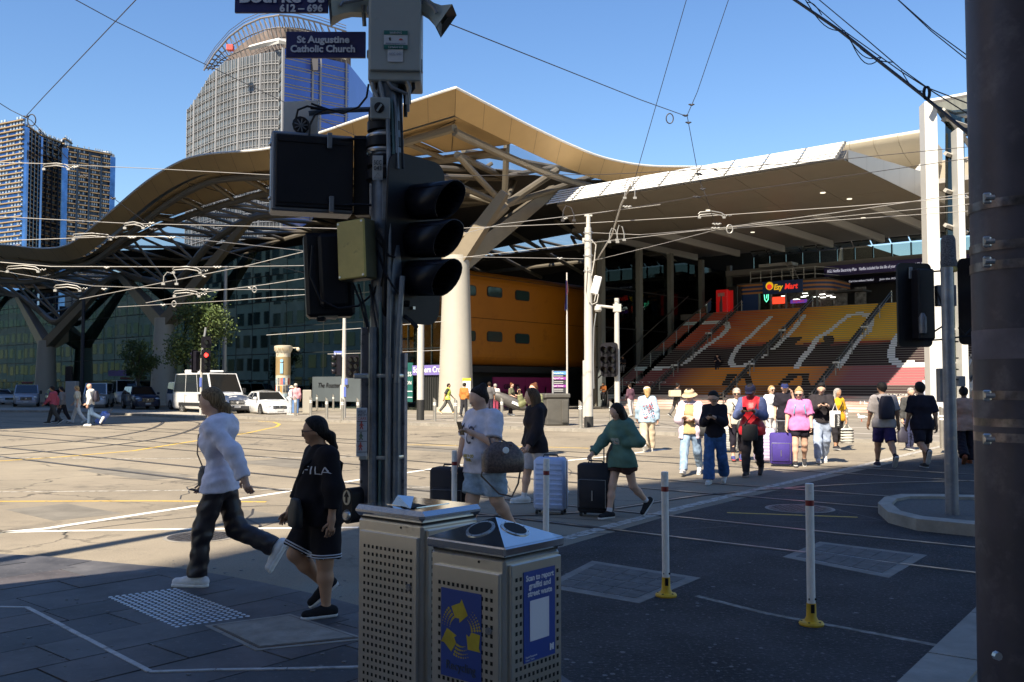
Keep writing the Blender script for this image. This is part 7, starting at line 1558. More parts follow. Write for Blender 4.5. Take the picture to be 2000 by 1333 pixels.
# ---------------------------------------------------------------- far poles, signals, pillar, cabinets
M_WPOLE=mat('white_pole', (.46, .44, .40), .5, noise=(2, .07), grime=(3, (.4, .38, .34), .62, .78)); M_BBASE=mat('black_base', (.02, .02, .02), .6); M_GPOLE=mat('grey_pole', (.30, .31, .32), .5, .4)
def fpole(name, label, px, pyb, pyt, wpx, m=M_WPOLE, base=0, z=PZ, cat='pole', wt=None):
 b=G(px, pyb, z); r=wpx * b.y / F / 2; zt=P(px, pyt, b.y).z; t=thing(name, label, cat, b); mb=MB(); mb.lathe(b, [(r, 0), (r * .98, (zt - z) * .5), ((wt or wpx * .85) * b.y / F / 2, zt - z)], 20); mb.build('shaft', m, t)
 if base: mb=MB(); mb.lathe(b, [(r * 1.08, 0), (r * 1.06, base)], 20); mb.build('base_band', M_BBASE, t)
 return t, b
tp, tb=fpole('tram_pole', 'tall white tram pole with black base in front of the stairs', 1150, 835, 445, 17, base=.42, wt=13)
q=lambda px, py: P(px, py, tb.y)
mb=MB(); mb.tube(q(1149, 446), q(1149, 422), .085, n=12); mb.box(q(1149, 421), (.3, .1, .08)); mb.build('tip', M_WPOLE, tp)
for y in (455, 470, 500, 530): mb=MB(); mb.lathe(q(1149, y), [(.19, -.02), (.20, 0), (.19, .02)], 16, cap=False); mb.build('clamp', M_GPOLE, tp)
mb=MB(); mb.box(q(1164, 558), (.30, .3, .72), Matrix.Rotation(.25, 3, 'Y'), .03); mb.build('control_box', mat('box_white', (.72, .71, .68), .5), tp, smooth=0)
for pts in ([(1163, 576), (1160, 590), (1150, 592), (1143, 570), (1146, 520)], [(1168, 576), (1165, 592), (1156, 596), (1150, 590)], [(1153, 470), (1163, 480), (1160, 510), (1155, 540)]): mb=MB(); mb.path([q(*p) - V3((0, .2, 0)) for p in pts], .02, 5); mb.build('cable', M_WPOLE, tp)
mb=MB(); mb.box(q(1141, 760), (.1, .12, 2.2)); mb.build('side_conduit', M_WPOLE, tp, smooth=0)
mb=MB(); mb.box(q(1140, 470), (.1, .1, .18)); mb.build('small_box', M_WPOLE, tp, smooth=0)
fpole('white_pole', 'tall white pole with black base left of the cream column', 821, 821, 560, 14, base=.95)
def signal_small(pole_t, b, px, py, dF, r, sp_, n=3, cols=2, label='', colors=None, name='far_signal', board=None):
 c=P(px, py, b.y - .12); t, f=vehicle_signal(name, label, c, c, dF, r, sp_, r * 2.0, n, board or (r * 2.7 * cols, sp_ * n * 1.15), colors, False, cols=cols); return t
sc_t, sc_b=fpole('signal_post', 'slim white signal post with camera arm right of the tram pole', 1206, 840, 583, 11, wt=9)
signal_small(sc_t, sc_b, 1190, 703, (-.5, -.86, 0), .125, .36, 3, 2, 'six lamp traffic signal on the slim white post by the stairs')
mb=MB(); mb.tube(P(1205, 602, sc_b.y), P(1164, 597, sc_b.y), .05, n=8); mb.box(P(1205, 602, sc_b.y), (.28, .2, .28)); mb.build('camera_arm', M_WPOLE, sc_t); mb=MB(); pc=P(1168, 606, sc_b.y); mb.lathe(pc, [(.04, .2), (.13, .12), (.14, 0), (.10, -.06)][::-1], 14); mb.build('camera_dome', M_WPOLE, sc_t)
mb=MB(); mb.path([P(1164, 612, sc_b.y), P(1160, 640, sc_b.y), P(1159, 700, sc_b.y), P(1160, 760, sc_b.y)], .018, 5); mb.build('cable', M_GPOLE, sc_t)
sd_t, sd_b=fpole('signal_post', 'white signal post with blue street sign left of the near pole', 671, 817, 606, 9, wt=6)
signal_small(sd_t, sd_b, 689, 716, (.35, -.94, 0), .12, .34, 3, 2, 'six lamp traffic signal left of the near signal pole'); signal_small(sd_t, sd_b, 656, 713, (-.95, -.3, 0), .12, .34, 3, 1, 'side facing traffic signal on the far white signal post')
ss_=thing('blue_street_sign', 'small blue street sign on the far white signal post', 'street sign', P(660, 694, sd_b.y)); bx2(652, 668, 686, 694, sd_b.y - .05, .04).build('blade', mat('sign_mid_blue', (.08, .12, .38), .5), ss_, smooth=0); text_mb('Spencer', .16, P(653, 692.5, sd_b.y - .08), V3((1, 0, 0)), V3((0, 0, 1)), .004, width=14 * sd_b.y / F).build('lettering', M_SIGNW, ss_, smooth=0)
bx2(672, 679, 740, 752, sd_b.y - .1, .05).build('blue_plate', MATS['sign_mid_blue'], sd_t, smooth=0); bx2(664, 672, 752, 800, sd_b.y - .12, .2).build('post_box', M_WPOLE, sd_t, smooth=0); bx2(671, 676, 756, 776, sd_b.y - .15, .05).build('blue_plate', MATS['sign_mid_blue'], sd_t, smooth=0)
se_t, se_b=fpole('signal_post', 'white signal post with red light on the kerbed island by the van', 392, 810, 700, 5, wt=4.5, z=.13)
RED=mat('red_lamp', (.8, .02, .02), .4, emit=(1, .02, .015, 5)); signal_small(se_t, se_b, 402, 706, (.45, -.89, 0), .115, .34, 3, 1, 'traffic signal showing red above the white van', {0: RED}, board=(.5, 1.3)); signal_small(se_t, se_b, 403, 669, (.45, -.89, 0), .13, .4, 1, 1, 'single lamp signal above the red traffic light', board=(.55, .65)); signal_small(se_t, se_b, 380, 706, (-.9, .4, 0), .12, .36, 3, 1, 'side facing traffic signal left of the red light', board=(.5, 1.3))
bx2(389, 394, 738, 756, se_b.y - .1, .05).build('blue_plate', MATS['sign_mid_blue'], se_t, smooth=0); bx2(387, 393, 770, 784, se_b.y - .1, .1).build('push_button', M_BLK, se_t, smooth=0); mb=MB(); mb.tube(P(392, 705, se_b.y + .12), P(402, 640, se_b.y + .12), .06, n=8); mb.build('signal_mast', M_GPOLE, se_t)
fpole('lamp_column', 'grey lamp column behind the parked van', 437, 800, 520, 8, M_GPOLE, wt=6); fpole('dark_post', 'dark slim post in front of the glass at the left', 159, 790, 572, 7, mat('dark_post', (.03, .035, .05), .5), wt=6);
fpole('signal_stub', 'dark signal post beside the walkers at the left', 134, 800, 715, 5, mat('dark_post', (.03, .035, .05), .5)); tt=bx2(127, 139, 716, 745, 58, .4, 10, .02); tt.build('rear_signal', M_BLK, None, 'small black signal head above the left walkers', 'traffic signal', smooth=0)
tt=bx2(126, 148, 745, 800, 60, .5, 0, .03); tt.build('grey_utility_box', mat('grey_cabinet', (.26, .27, .28), .6), None, 'grey utility cabinet behind the left walkers', 'utility cabinet', smooth=0)
isl=[G(x, y) for x, y in ((-80, 800), (120, 800), (300, 806), (380, 809), (404, 812), (400, 817), (380, 818), (250, 812), (100, 806), (-80, 805))]; it=thing('signal_island', 'low concrete kerbed island under the red traffic signal', 'traffic island', G(380, 813)); mb=MB(); mb.prism([(p.x, p.y) for p in isl], -.02, .13); mb.build('kerb', MATS['concrete_kerb'], it, smooth=0)
ip=thing('info_pillar', 'round bronze information pillar plastered with posters', 'pillar', G(552, 806, PZ)); b=G(552, 806, PZ); kk=b.y / F; r=13.8 * kk; zt=P(552, 690, b.y).z
M_BRZ=mat('bronze_panel', (.36, .26, .13), .45, .4, noise=(2, .1)); M_POST=mat('poster_patchwork', (.42, .36, .30), .6); M_CREAM=mat('pillar_cream', (.48, .43, .33), .5)
mb=MB(); mb.lathe(b, [(r, 0), (r, zt - PZ)], 28); mb.build('drum', M_CREAM, ip); mb=MB(); mb.lathe((b.x, b.y, P(552, 733, b.y).z), [(r * 1.03, 0), (r * 1.03, P(552, 698, b.y).z - P(552, 733, b.y).z)], 28, cap=False); mb.build('bronze_drum', M_BRZ, ip)
mb=MB(); mb.lathe((b.x, b.y, zt), [(r * 1.02, 0), (r * 1.28, .22), (r * 1.28, .42), (r * .9, .46)], 28); mb.build('cornice', M_CREAM, ip); mb=MB(); mb.box((b.x + r * 1.6, b.y, zt + .32), (r * 1.2, .06, .06)); mb.ell((b.x + r * 2.1, b.y, zt + .22), .12, 8, 6); mb.build('camera_arm', M_CREAM, ip)
text_mb('DNNII', .26, V3((b.x - r, b.y - r * 1.3, zt + .12)), (1, 0, 0), (0, 0, 1), .02, width=r * 2, spacing=1.6).build('lettering', M_BRZ, ip, smooth=0)
tx=text_mb('i', 1.25, V3((b.x - r * .28, b.y - r * 1.08, P(552, 729, b.y).z)), (1, 0, 0), (0, 0, 1), .02, bold=.03); tx.build('info_letter', mat('info_blue', (.22, .42, .62), .5), ip, smooth=0)
rp=random.Random(11); z0, z1=PZ + .25, P(552, 736, b.y).z - .05; ri=0
for i in range(4):
 for j in range(7):
  a0, a1=math.radians(195 + j * 22), math.radians(195 + j * 22 + rp.uniform(16, 21)); za, zb2=lerp(z0, z1, i / 4) + .03, lerp(z0, z1, (i + 1) / 4) - .03; cm=rp.choice([(.40, .06, .05), (.60, .55, .48), (.08, .16, .32), (.45, .22, .06), (.10, .10, .10), (.30, .38, .42), (.52, .12, .10)]); mb=MB(); nn=4
  for k in range(nn): w0, w1_=lerp(a0, a1, k / nn), lerp(a0, a1, (k + 1) / nn); rr_=r * 1.02; mb.quad((b.x + rr_ * math.cos(w0), b.y + rr_ * math.sin(w0), za), (b.x + rr_ * math.cos(w1_), b.y + rr_ * math.sin(w1_), za), (b.x + rr_ * math.cos(w1_), b.y + rr_ * math.sin(w1_), zb2), (b.x + rr_ * math.cos(w0), b.y + rr_ * math.sin(w0), zb2))
  mb.build('poster', mat('poster_%d%d%d' % tuple(int(c * 99) for c in cm), cm, .6, noise=(6, .6)), ip, smooth=0)
tt=bx2(591, 608, 762, 808, G(600, 808, PZ).y, .7, 10, .03); tt.build('steel_utility_box', mat('utility_steel', (.52, .48, .40), .4, .5), None, 'tall pale steel utility box beside the two people in pink and white', 'utility cabinet', smooth=0)
uc=thing('utility_cabinet', 'dark green utility cabinet with pitched lid behind the dark hoodie', 'utility cabinet', G(1090, 832, PZ)); Yc=G(1090, 832, PZ).y
M_UC=mat('cabinet_dark', (.10, .095, .085), .5, .2, noise=(2, .15)); bx2(1068, 1112, 778, 831, Yc, 1.1, 12, .03).build('body', M_UC, uc, smooth=0); bx2(1065, 1115, 769, 778, Yc - .05, 1.2, 12, .04).build('lid', M_UC, uc, smooth=0); bx2(1072, 1096, 783, 826, Yc - .02, .05, 12, .01).build('door', M_UC, uc, smooth=0); bx2(1098, 1110, 783, 826, Yc - .02, .05, 12, .01).build('door', M_UC, uc, smooth=0)
td=thing('departure_sign', 'timetable sign listing train services left of the tram pole', 'sign', P(1093, 770, 46)); ST=46.0; bx2(1078, 1109, 724, 768, ST, .12, 0, .01).build('panel', mat('sign_black', (.03, .03, .035), .5), td, smooth=0)
for y0, y1, m, tx_ in ((726, 732, mat('line_blue', (.10, .28, .62), .5), 'Metropolitan Trains'), (737, 742, mat('line_purple', (.25, .03, .28), .5), 'Regional Trains'), (752, 757, MATS['line_purple'], 'Coach Terminal')): bx2(1079, 1108, y0, y1, ST - .03, .03, 0, 0).build('service_band', m, td, smooth=0); text_mb(tx_, .12, P(1080, y1 - 1.2, ST - .06), (1, 0, 0), (0, 0, 1), .004, width=20 * ST / F).build('lettering', M_SIGNW, td, smooth=0)
for y in (734, 745, 748.5, 760, 763.5): bx2(1080, 1100, y, y + 1.6, ST - .03, .03, 0, 0).build('text_line', mat('dim_text', (.35, .35, .35), .6), td, smooth=0)
mb=MB(); mb.tube(P(1080, 800, ST), P(1080, 724, ST), .05, n=8); mb.tube(P(1107, 800, ST), P(1107, 724, ST), .05, n=8); mb.build('legs', M_GPOLE, td)
fp_, fb_=fpole('flag_pole', 'thin flag pole with a limp blue flag before the orange building', 1108, 822, 533, 3.4, M_WPOLE, wt=2.6)
fl=thing('flag', 'limp blue flag with red and white corner on the thin pole', 'flag', P(1107, 560, fb_.y))
def flg(y0, y1, x0, x1, m, nm):
 def fn(a, b): w=lerp(x0, x1, a); return P(1107.5 - w * (2.5 + 1.8 * b), lerp(y0, y1, b) + a * 6, fb_.y + .16 * math.sin(a * 9 + b * 3))
 mb=MB(); mb.grid(fn, 14, 8); mb.build(nm, m, fl)
flg(545, 602, 0, 1, mat('flag_blue', (.03, .04, .20), .7), 'cloth'); flg(545, 572, -.35, .25, mat('flag_red', (.45, .04, .05), .7), 'red_cross'); flg(548, 570, -.5, -.3, mat('flag_white', (.7, .7, .7), .7), 'white_stripe')
ts=thing('tram_stop_sign', 'tram stop sign with yellow top behind the woman with the handbag', 'sign', G(912, 808, PZ)); Yt=G(912, 808, PZ).y; bx2(903, 920, 739, 744, Yt, .1).build('yellow_top', mat('stop_yellow', (.7, .5, .03), .5), ts, smooth=0); bx2(904, 919, 744, 768, Yt + .02, .06).build('timetable', M_SIGNW, ts, smooth=0); bx2(904, 905.5, 768, 808, Yt + .02, .06).build('post', M_GPOLE, ts, smooth=0); bx2(917.5, 919, 768, 808, Yt + .02, .06).build('post', M_GPOLE, ts, smooth=0)
sgl=thing('gull', 'white gull standing on the plaza before the stairs', 'gull', G(1683, 824, PZ)); g_=G(1683, 824, PZ); mb=MB(); mb.ell(g_ + V3((0, 0, .2)), (.17, .08, .08), 10, 8); mb.ell(g_ + V3((-.15, 0, .3)), .055, 8, 6); mb.path([g_ + V3((-.1, 0, .22)), g_ + V3((-.15, 0, .3))], [.06, .045], 8); mb.path([g_ + V3((.1, 0, .22)), g_ + V3((.28, 0, .2))], [.06, .01], 6); mb.build('body', mat('gull_white', (.8, .8, .78), .7), sgl); mb=MB(); [mb.tube(g_ + V3((0, s_, 0)), g_ + V3((0, s_, .15)), .01, n=5) for s_ in (-.03, .03)]; mb.path([g_ + V3((-.19, 0, .3)), g_ + V3((-.26, 0, .29))], [.02, .004], 5); mb.build('legs_and_bill', mat('gull_red', (.5, .1, .05), .5), sgl)
# ---------------------------------------------------------------- overhead wires
M_WD=mat('wire_dark', (.045, .042, .045), .5, .3); M_WL=mat('wire_bright', (.42, .40, .37), .4, .3); M_CLP=mat('clamp_bright', (.34, .33, .31), .45, .5)
def wire(label, pts, r, m, name='overhead_wire', sag=0.0, parts=()):
 q=[P(*p) for p in pts]; pl=[]
 for a, b in zip(q, q[1:]):
  for k in range(8): t=k / 8; pl.append(lerp(a, b, t) - V3((0, 0, sag * 4 * t * (1 - t))))
 pl.append(q[-1]); c=q[0]; t=thing(name, label, 'wire', c, 0, 'overhead tram wires'); mb=MB(); mb.path(pl, r * (.58 if r < .02 else 1), 5); mb.build('cable', m, t)
 for nm, fn in parts: mb=MB(); fn(mb); mb.build(nm, M_CLP if m is M_WL else m, t)
 return t
def clamp(px, py, Y, w=26, up=1): 
 def fn(mb):
  for o in (0, -5): mb.path([P(px - w, py + 4 + o, Y), P(px - w + 3, py + o, Y), P(px, py - 2 + o, Y), P(px + w - 8, py + 1 + o, Y), P(px + w, py + 6 + o, Y)], .013 * Y / 22, 5)
  for k in range(4): mb.ell(P(px + w + 3 + k * 3, py + 2 - (k % 2) * 1.5, Y), .018 * Y / 22, 6, 5)
  for k in (-1, 1): mb.box(P(px + k * (w - 2), py + 5, Y), (.07 * Y / 22, .05, .05 * Y / 22))
 return ('feeder_bridge', fn)
def hook(px, py, Y, w=12, h=24):
 def fn(mb):
  mb.path([P(px - w, py, Y), P(px - w + 1, py - h * .6, Y), P(px - w * .4, py - h, Y), P(px + w * .5, py - h * .85, Y), P(px + w, py - h * .3, Y), P(px + w, py + 4, Y)], .012 * Y / 22, 5)
  for k in (-1, 1): mb.box(P(px + k * w, py + 3, Y), (.08 * Y / 22, .05, .05 * Y / 22))
 return ('hanger', fn)
def ring(px, py, Y, r=7):
 def fn(mb): mb.path([P(px + r * math.cos(a), py + r * 1.4 * math.sin(a), Y) for a in [i * math.pi / 7 for i in range(14)]], .014 * Y / 22, 5, closed=True)
 return ('wire_ring', fn)
def knot(px, py, Y, n=3):
 def fn(mb):
  for k in range(n): mb.ell(P(px + (k - min(n, 4) / 2) * 3, py + (k % 2) * 1.5 - .5, Y), (.04 * Y / 22, .02 * Y / 22, .02 * Y / 22), 6, 5)
 return ('insulator', fn)
wire('dark span wire crossing the sky above the curved tower towards the white plate', [(120, -15, 16), (225, 42, 18), (545, 195, 24), (700, 268, 28)], .016, M_WD)
wire('dark span wire rising to the top of the sky left of the curved tower', [(280, -15, 15), (85, 190, 20), (52, 226, 21)], .016, M_WD, parts=[ring(62, 235, 21, 8), knot(52, 228, 21)])
wire('dark sagging span wire dropping from the left edge past the apartment towers', [(-20, 190, 20), (20, 215, 21), (60, 235, 21), (165, 345, 24), (222, 388, 25), (300, 446, 27), (470, 500, 32), (600, 535, 36)], .016, M_WD, parts=[knot(165, 344, 24, 5), knot(222, 388, 25), knot(300, 448, 27, 5)])
wire('bright contact wire in front of the left apartment towers', [(-30, 317, 22), (80, 320, 22), (300, 330, 23), (560, 344, 24)], .016, M_WL, parts=[clamp(110, 326, 22), knot(150, 326, 22)])
wire('bright contact wire below the apartment towers ending at the sign box', [(-30, 422, 22), (250, 437, 23), (520, 443, 24), (690, 448, 25)], .017, M_WL, parts=[clamp(262, 441, 23, 20), knot(298, 436, 23)])
wire('bright feeder wire along the roof edge at the left', [(-30, 472, 22), (240, 462, 23), (330, 463, 23), (480, 478, 26), (610, 492, 29)], .017, M_WL, parts=[clamp(180, 463, 23, 38), knot(258, 464, 23, 5), knot(335, 464, 23, 5)])
wire('bright contact wire across the dark roof truss at the left', [(-30, 510, 24), (100, 521, 24), (420, 522, 25), (610, 519, 26)], .017, M_WL, parts=[clamp(45, 526, 24, 32), clamp(365, 528, 25, 28), knot(425, 522, 25, 5), knot(210, 523, 24)])
wire('dark feeder wire passing under the left roof edge', [(-30, 525, 26), (180, 559, 27), (400, 566, 28), (620, 566, 29)], .015, M_WL, parts=[clamp(132, 563, 27, 26), knot(205, 565, 27), knot(400, 566, 28, 5), clamp(365, 574, 28, 26)])
wire('bright diagonal wire climbing from the glass front to the sign box', [(155, 585, 30), (350, 546, 27), (480, 520, 25), (610, 488, 23)], .018, M_WL, parts=[hook(332, 552, 27, 13, 20), knot(400, 540, 26, 2)])
wire('bright diagonal wire climbing across the branching column', [(285, 592, 30), (400, 571, 28), (520, 556, 26), (620, 540, 25)], .018, M_WL, parts=[knot(490, 563, 26, 2), ring(497, 566, 26, 4)])
wire('lowest bright diagonal wire left of the signal pole', [(230, 600, 32), (340, 594, 30), (460, 587, 28), (620, 574, 25)], .016, M_WL, parts=[ring(340, 594, 30, 4), knot(320, 596, 30, 3)])
wire('bright wires behind the near pole beside the cream column', [(520, 655, 34), (700, 642, 34), (870, 628, 34)], .016, M_WL); wire('second bright wire behind the near pole lower down', [(640, 692, 36), (780, 688, 36), (870, 684, 36)], .014, M_WL)
wire('dark span wire from the loudspeaker to the ring in the sky', [(860, 40, 14), (1250, 195, 20), (1342, 228, 22)], .016, M_WD, parts=[ring(1308, 232, 22, 7), knot(1340, 226, 22, 3)])
wire('dark span wire falling from the sky in front of the canopy', [(1345, -15, 18), (1240, 350, 20), (1232, 372, 20)], .013, M_WD)
wire('dark span wire falling to the ring and on to the contact wires', [(1428, -15, 20), (1362, 180, 21), (1342, 226, 22), (1365, 350, 23), (1378, 382, 23), (1400, 446, 24)], .014, M_WD, parts=[knot(1352, 205, 21, 3), knot(1346, 240, 22, 3), knot(1366, 340, 23, 4), knot(1374, 370, 23, 3)])
wire('pale rope like feeder hanging from the canopy wire to the tram pole', [(1232, 362, 26), (1213, 400, 28), (1195, 460, 32), (1168, 505, 37), (1152, 516, 38.9)], .03, M_WL, parts=[hook(1230, 384, 26, 10, 34), hook(1198, 470, 30, 8, 24)])
wire('dark wire crossing in front of the white louvres', [(860, 344, 24), (1185, 341, 24), (1400, 330, 24), (1640, 312, 23), (1905, 286, 22)], .015, M_WD, parts=[knot(1400, 332, 24, 2)])
wire('dark wire crossing the canopy soffit', [(1150, 420, 30), (1362, 385, 28), (1500, 366, 26), (1905, 308, 22)], .015, M_WD, parts=[knot(1362, 385, 28, 4), hook(1110, 428, 30, 11, 26)])
wire('bright contact wire climbing from the pole over the soffit', [(900, 458, 30), (980, 438, 31), (1150, 418, 32), (1290, 400, 30)], .017, M_WL, parts=[knot(1105, 427, 31, 3), knot(1225, 404, 31, 5)])
wire('bright level contact wire over the soffit', [(905, 446, 32), (1150, 436, 32), (1420, 420, 30), (1640, 405, 28), (1905, 385, 26)], .017, M_WL, parts=[clamp(1390, 420, 30, 26), knot(1400, 438, 30, 5)])
wire('bright contact wire rising to the right in front of the stairs', [(880, 506, 36), (1150, 475, 36), (1398, 447, 30), (1640, 415, 26), (1905, 376, 22)], .018, M_WL, parts=[hook(1212, 466, 34, 7, 26), knot(1398, 446, 30, 5), ring(1425, 448, 30, 6)])
wire('second bright wire rising to the right in front of the stairs', [(1156, 455, 37), (1250, 459, 36), (1400, 447, 30), (1905, 398, 24)], .015, M_WL); wire('third bright wire rising to the right in front of the stairs', [(1165, 508, 38), (1300, 475, 34), (1400, 449, 30), (1640, 430, 27), (1905, 412, 24)], .015, M_WL)
wire('thin level wire behind the tram pole', [(905, 502, 38), (1140, 506, 38)], .014, M_WL, parts=[knot(1095, 505, 38, 3)])
wire('thick black twisted cable sloping down to the big pole', [(1530, -15, 6.5), (1640, 60, 6.2), (1800, 185, 5.6), (1905, 272, 5.2)], .018, M_WD, 'thick_cable'); wire('thin black cable beside the thick twisted one', [(1560, -15, 6.6), (1650, 62, 6.2), (1760, 140, 5.8), (1815, 175, 5.5), (1905, 232, 5.2)], .0065, M_WD, 'thin_cable')
wire('second thin black cable at the top right', [(1582, -15, 6.7), (1690, 75, 6.2), (1760, 135, 5.8), (1812, 172, 5.5), (1905, 208, 5.2)], .0065, M_WD, 'thin_cable', parts=[('tail', lambda mb: [mb.path([P(x0 + (x1 - x0) * t, y0 + (y1 - y0) * t + d * math.sin(math.pi * t), 6.0) for t in [i / 10 for i in range(11)]], .0035, 4) for x0, y0, x1, y1, d in ((1570, -5, 1650, 60, 22), (1575, 5, 1605, 30, -8), (1650, 62, 1720, 112, 22), (1655, 65, 1722, 112, 34), (1760, 138, 1808, 178, 14), (1680, 95, 1745, 122, 8))]), ('coil', lambda mb: [mb.path([P(1810 + 5.5 * math.cos(a) + k, 182 + 13 * math.sin(a), 5.5) for a in [i * math.pi / 8 for i in range(16)]], .004, 4, closed=True) for k in (-2, 0, 2)])])
wire('upper thin cable at the top right corner', [(1738, -15, 5.6), (1820, 62, 5.3), (1905, 130, 5.0)], .0055, M_WD, 'thin_cable'); wire('second upper thin cable at the top right corner', [(1741, -12, 5.6), (1820, 58, 5.3), (1905, 120, 5.0)], .0055, M_WD, 'thin_cable')
# ---------------------------------------------------------------- parked and waiting vehicles
M_CG=mat('car_glass', (.010, .012, .014), .05, spec=.9); M_TYRE=mat('tyre_rubber', (.018, .018, .018), .8); M_RIMW=mat('alloy_rim', (.42, .42, .43), .3, .8); M_PL=mat('black_trim', (.018, .018, .02), .5); M_HL=mat('headlight_lens', (.62, .64, .66), .08, spec=1.0); M_CHR=mat('chrome_trim', (.6, .6, .6), .15, .9); M_NP=mat('number_plate', (.6, .6, .58), .5); M_RL=mat('tail_lamp', (.35, .01, .01), .2)
def car(name, label, cat, c, col, L, Wd, H, belt, hood, xw, roof, rear, lower=.28, rz=RZ, van=False, bumper=None, signs=None, wr=.34, wb=None):
 """xw: (windscreen foot x, windscreen head x); roof ends at rear[0] (head), rear[1] (foot); x forward from the middle of the car"""
 t=thing(name, label, cat, c, rz); T_=MW[t.name]; body=mat('car_paint_%d_%d_%d' % tuple(int(q * 99) for q in col), col, .28, .15, coat=.8)
 w=lambda x, y, z: T_ @ V3((x, y, z)); hl=L / 2; hw=Wd / 2; hn, hb=hood
 st=[(-hl, belt * .62, .80), (-hl + .08, belt * .97 if not van else belt, .92), (rear[1], belt, .98), (0, belt, 1.0), (xw[0], belt, 1.0), (xw[0] + .02, hb, .99), ((xw[0] + hl) / 2 + .1, lerp(hb, hn, .55) + .02, .97), (hl - .28, hn, .92), (hl - .06, hn * .78, .84), (hl, hn * .62, .74)]
 mb=MB(); rings=[]
 for x, zt, k in st:
  y=hw * k; rings.append([w(x, s_ * yy, zz) for s_, yy, zz in ((1, y * .90, lower), (1, y * .99, lower + .12), (1, y, lerp(lower, zt, .5)), (1, y * .985, zt - .07), (1, y * .92, zt - .005), (1, y * .45, zt + .03), (-1, y * .45, zt + .03), (-1, y * .92, zt - .005), (-1, y * .985, zt - .07), (-1, y, lerp(lower, zt, .5)), (-1, y * .99, lower + .12), (-1, y * .90, lower))])
 n=12; vs=[q for r in rings for q in r]; fs=[(i * n + k, i * n + (k + 1) % n, (i + 1) * n + (k + 1) % n, (i + 1) * n + k) for i in range(len(st) - 1) for k in range(n)] + [tuple(range(n)), tuple(range((len(st) - 1) * n, len(st) * n))[::-1]]
 mb.add(vs, [f[::-1] for f in fs]); mb.build('body', body, t, smooth=40)
 zb, zr=belt - .03, roof; yb, yt=hw * .955, hw * (.86 if van else .74)
 A, B, C_, D=(xw[0], zb), (xw[1], zr), (rear[0], zr), (rear[1], zb)
 mb=MB(); q=[]
 for s_ in (1, -1): q += [w(A[0], s_ * yb, A[1]), w(B[0], s_ * yt, B[1] - .05), w(C_[0], s_ * yt, C_[1] - .05), w(D[0], s_ * yb, D[1])]
 mb.add(q, [(3, 2, 1, 0), (4, 5, 6, 7), (0, 1, 5, 4), (2, 3, 7, 6)])
 def rf_(a, b): x=lerp(B[0], C_[0], a); y=lerp(yt, -yt, b); return w(x, y, zr - .05 + .09 * (1 - (2 * b - 1) ** 2) * (1 - .3 * (2 * a - 1) ** 2))
 mb.grid(rf_, 4, 8); mb.build('cabin', body, t, smooth=35)
 def pane(nm, q4, m=M_CG, o=.012, k=.07):
  n_=(q4[1] - q4[0]).cross(q4[3] - q4[0]).normalized(); cc=(q4[0] + q4[1] + q4[2] + q4[3]) / 4
  if n_.dot(cc - w(0, 0, zb)) < 0: n_=-n_
  qq=[p + (cc - p).normalized() * k + n_ * o for p in q4]; mb=MB(); mb.add(qq + [p - n_ * .02 for p in qq], [(0, 1, 2, 3), (7, 6, 5, 4), (0, 4, 5, 1), (1, 5, 6, 2), (2, 6, 7, 3), (3, 7, 4, 0)]); return mb.build(nm, m, t, smooth=0)
 pane('windscreen', [w(A[0], yb, A[1]), w(B[0], yt, B[1] - .05), w(B[0], -yt, B[1] - .05), w(A[0], -yb, A[1])], k=.09); pane('rear_window', [w(D[0], yb, D[1]), w(C_[0], yt, C_[1] - .05), w(C_[0], -yt, C_[1] - .05), w(D[0], -yb, D[1])], k=.12)
 ns=3 if (van or L > 4.7) else 2
 for s_ in (1, -1):
  for i in range(ns):
   a, b=i / ns, (i + 1) / ns; lo0, lo1=lerp(A[0] - .04, D[0] + .04, a), lerp(A[0] - .04, D[0] + .04, b); hi0, hi1=lerp(B[0] - .05, C_[0] + .08, a), lerp(B[0] - .05, C_[0] + .08, b)
   pane('side_window', [w(lo0, s_ * yb, zb + .03), w(hi0, s_ * yt, zr - .08), w(hi1, s_ * yt, zr - .08), w(lo1, s_ * yb, zb + .03)], k=.045)
  for i in range(1, ns + 1):
   x=lerp(A[0], D[0], (i - .03) / ns) if i < ns or van else None
   if x: mb=MB(); mb.box(w(x, s_ * (hw * 1.0), (belt + lower) / 2 + .05), (.012, .012, belt - lower - .25), rz); mb.build('door_gap', M_PL, t, smooth=0); mb=MB(); mb.box(w(x + .16, s_ * (hw + .012), belt - .14), (.17, .03, .03), rz); mb.build('door_handle', body, t, smooth=0)
  mb=MB(); mb.box(w(xw[0] - .12, s_ * (hw + .10), belt + .10), (.12, .20, .16 if not van else .30), rz, .03); mb.build('mirror', body if not van else M_PL, t, smooth=0)
  for x in ((wb or L * .31), -(wb or L * .31)):
   mb=MB(); Rw=Matrix.Rotation(rz, 3, 'Z') @ Matrix.Rotation(math.radians(90), 3, 'X'); mb.prism([(wr * 1.17 * math.cos(a), max(wr * 1.17 * math.sin(a), -.1)) for a in [k * math.pi / 12 for k in range(24)]], -.02, .02, lambda a, b, z: w(x + a, s_ * (hw * .985 + (.012 if s_ > 0 else -.012)) + z, wr + b)); mb.build('wheel_arch', M_PL, t, smooth=0)
   mb=MB(); mb.lathe(w(x, s_ * (hw - .10), wr), [(wr * .6, -.11), (wr * .97, -.10), (wr, -.06), (wr, .06), (wr * .97, .10), (wr * .6, .11)], 22, Rw, cap=False); wh=mb.build('wheel', M_TYRE, t)
   mb=MB(); mb.lathe(w(x, s_ * (hw - .10), wr), [(wr * .64, -.105), (wr * .6, -.08), (.05, -.09), (.05, .09), (wr * .6, .08), (wr * .64, .105)], 22, Rw); mb.build('rim', mat('rim_shadow', (.06, .06, .06), .5), wh)
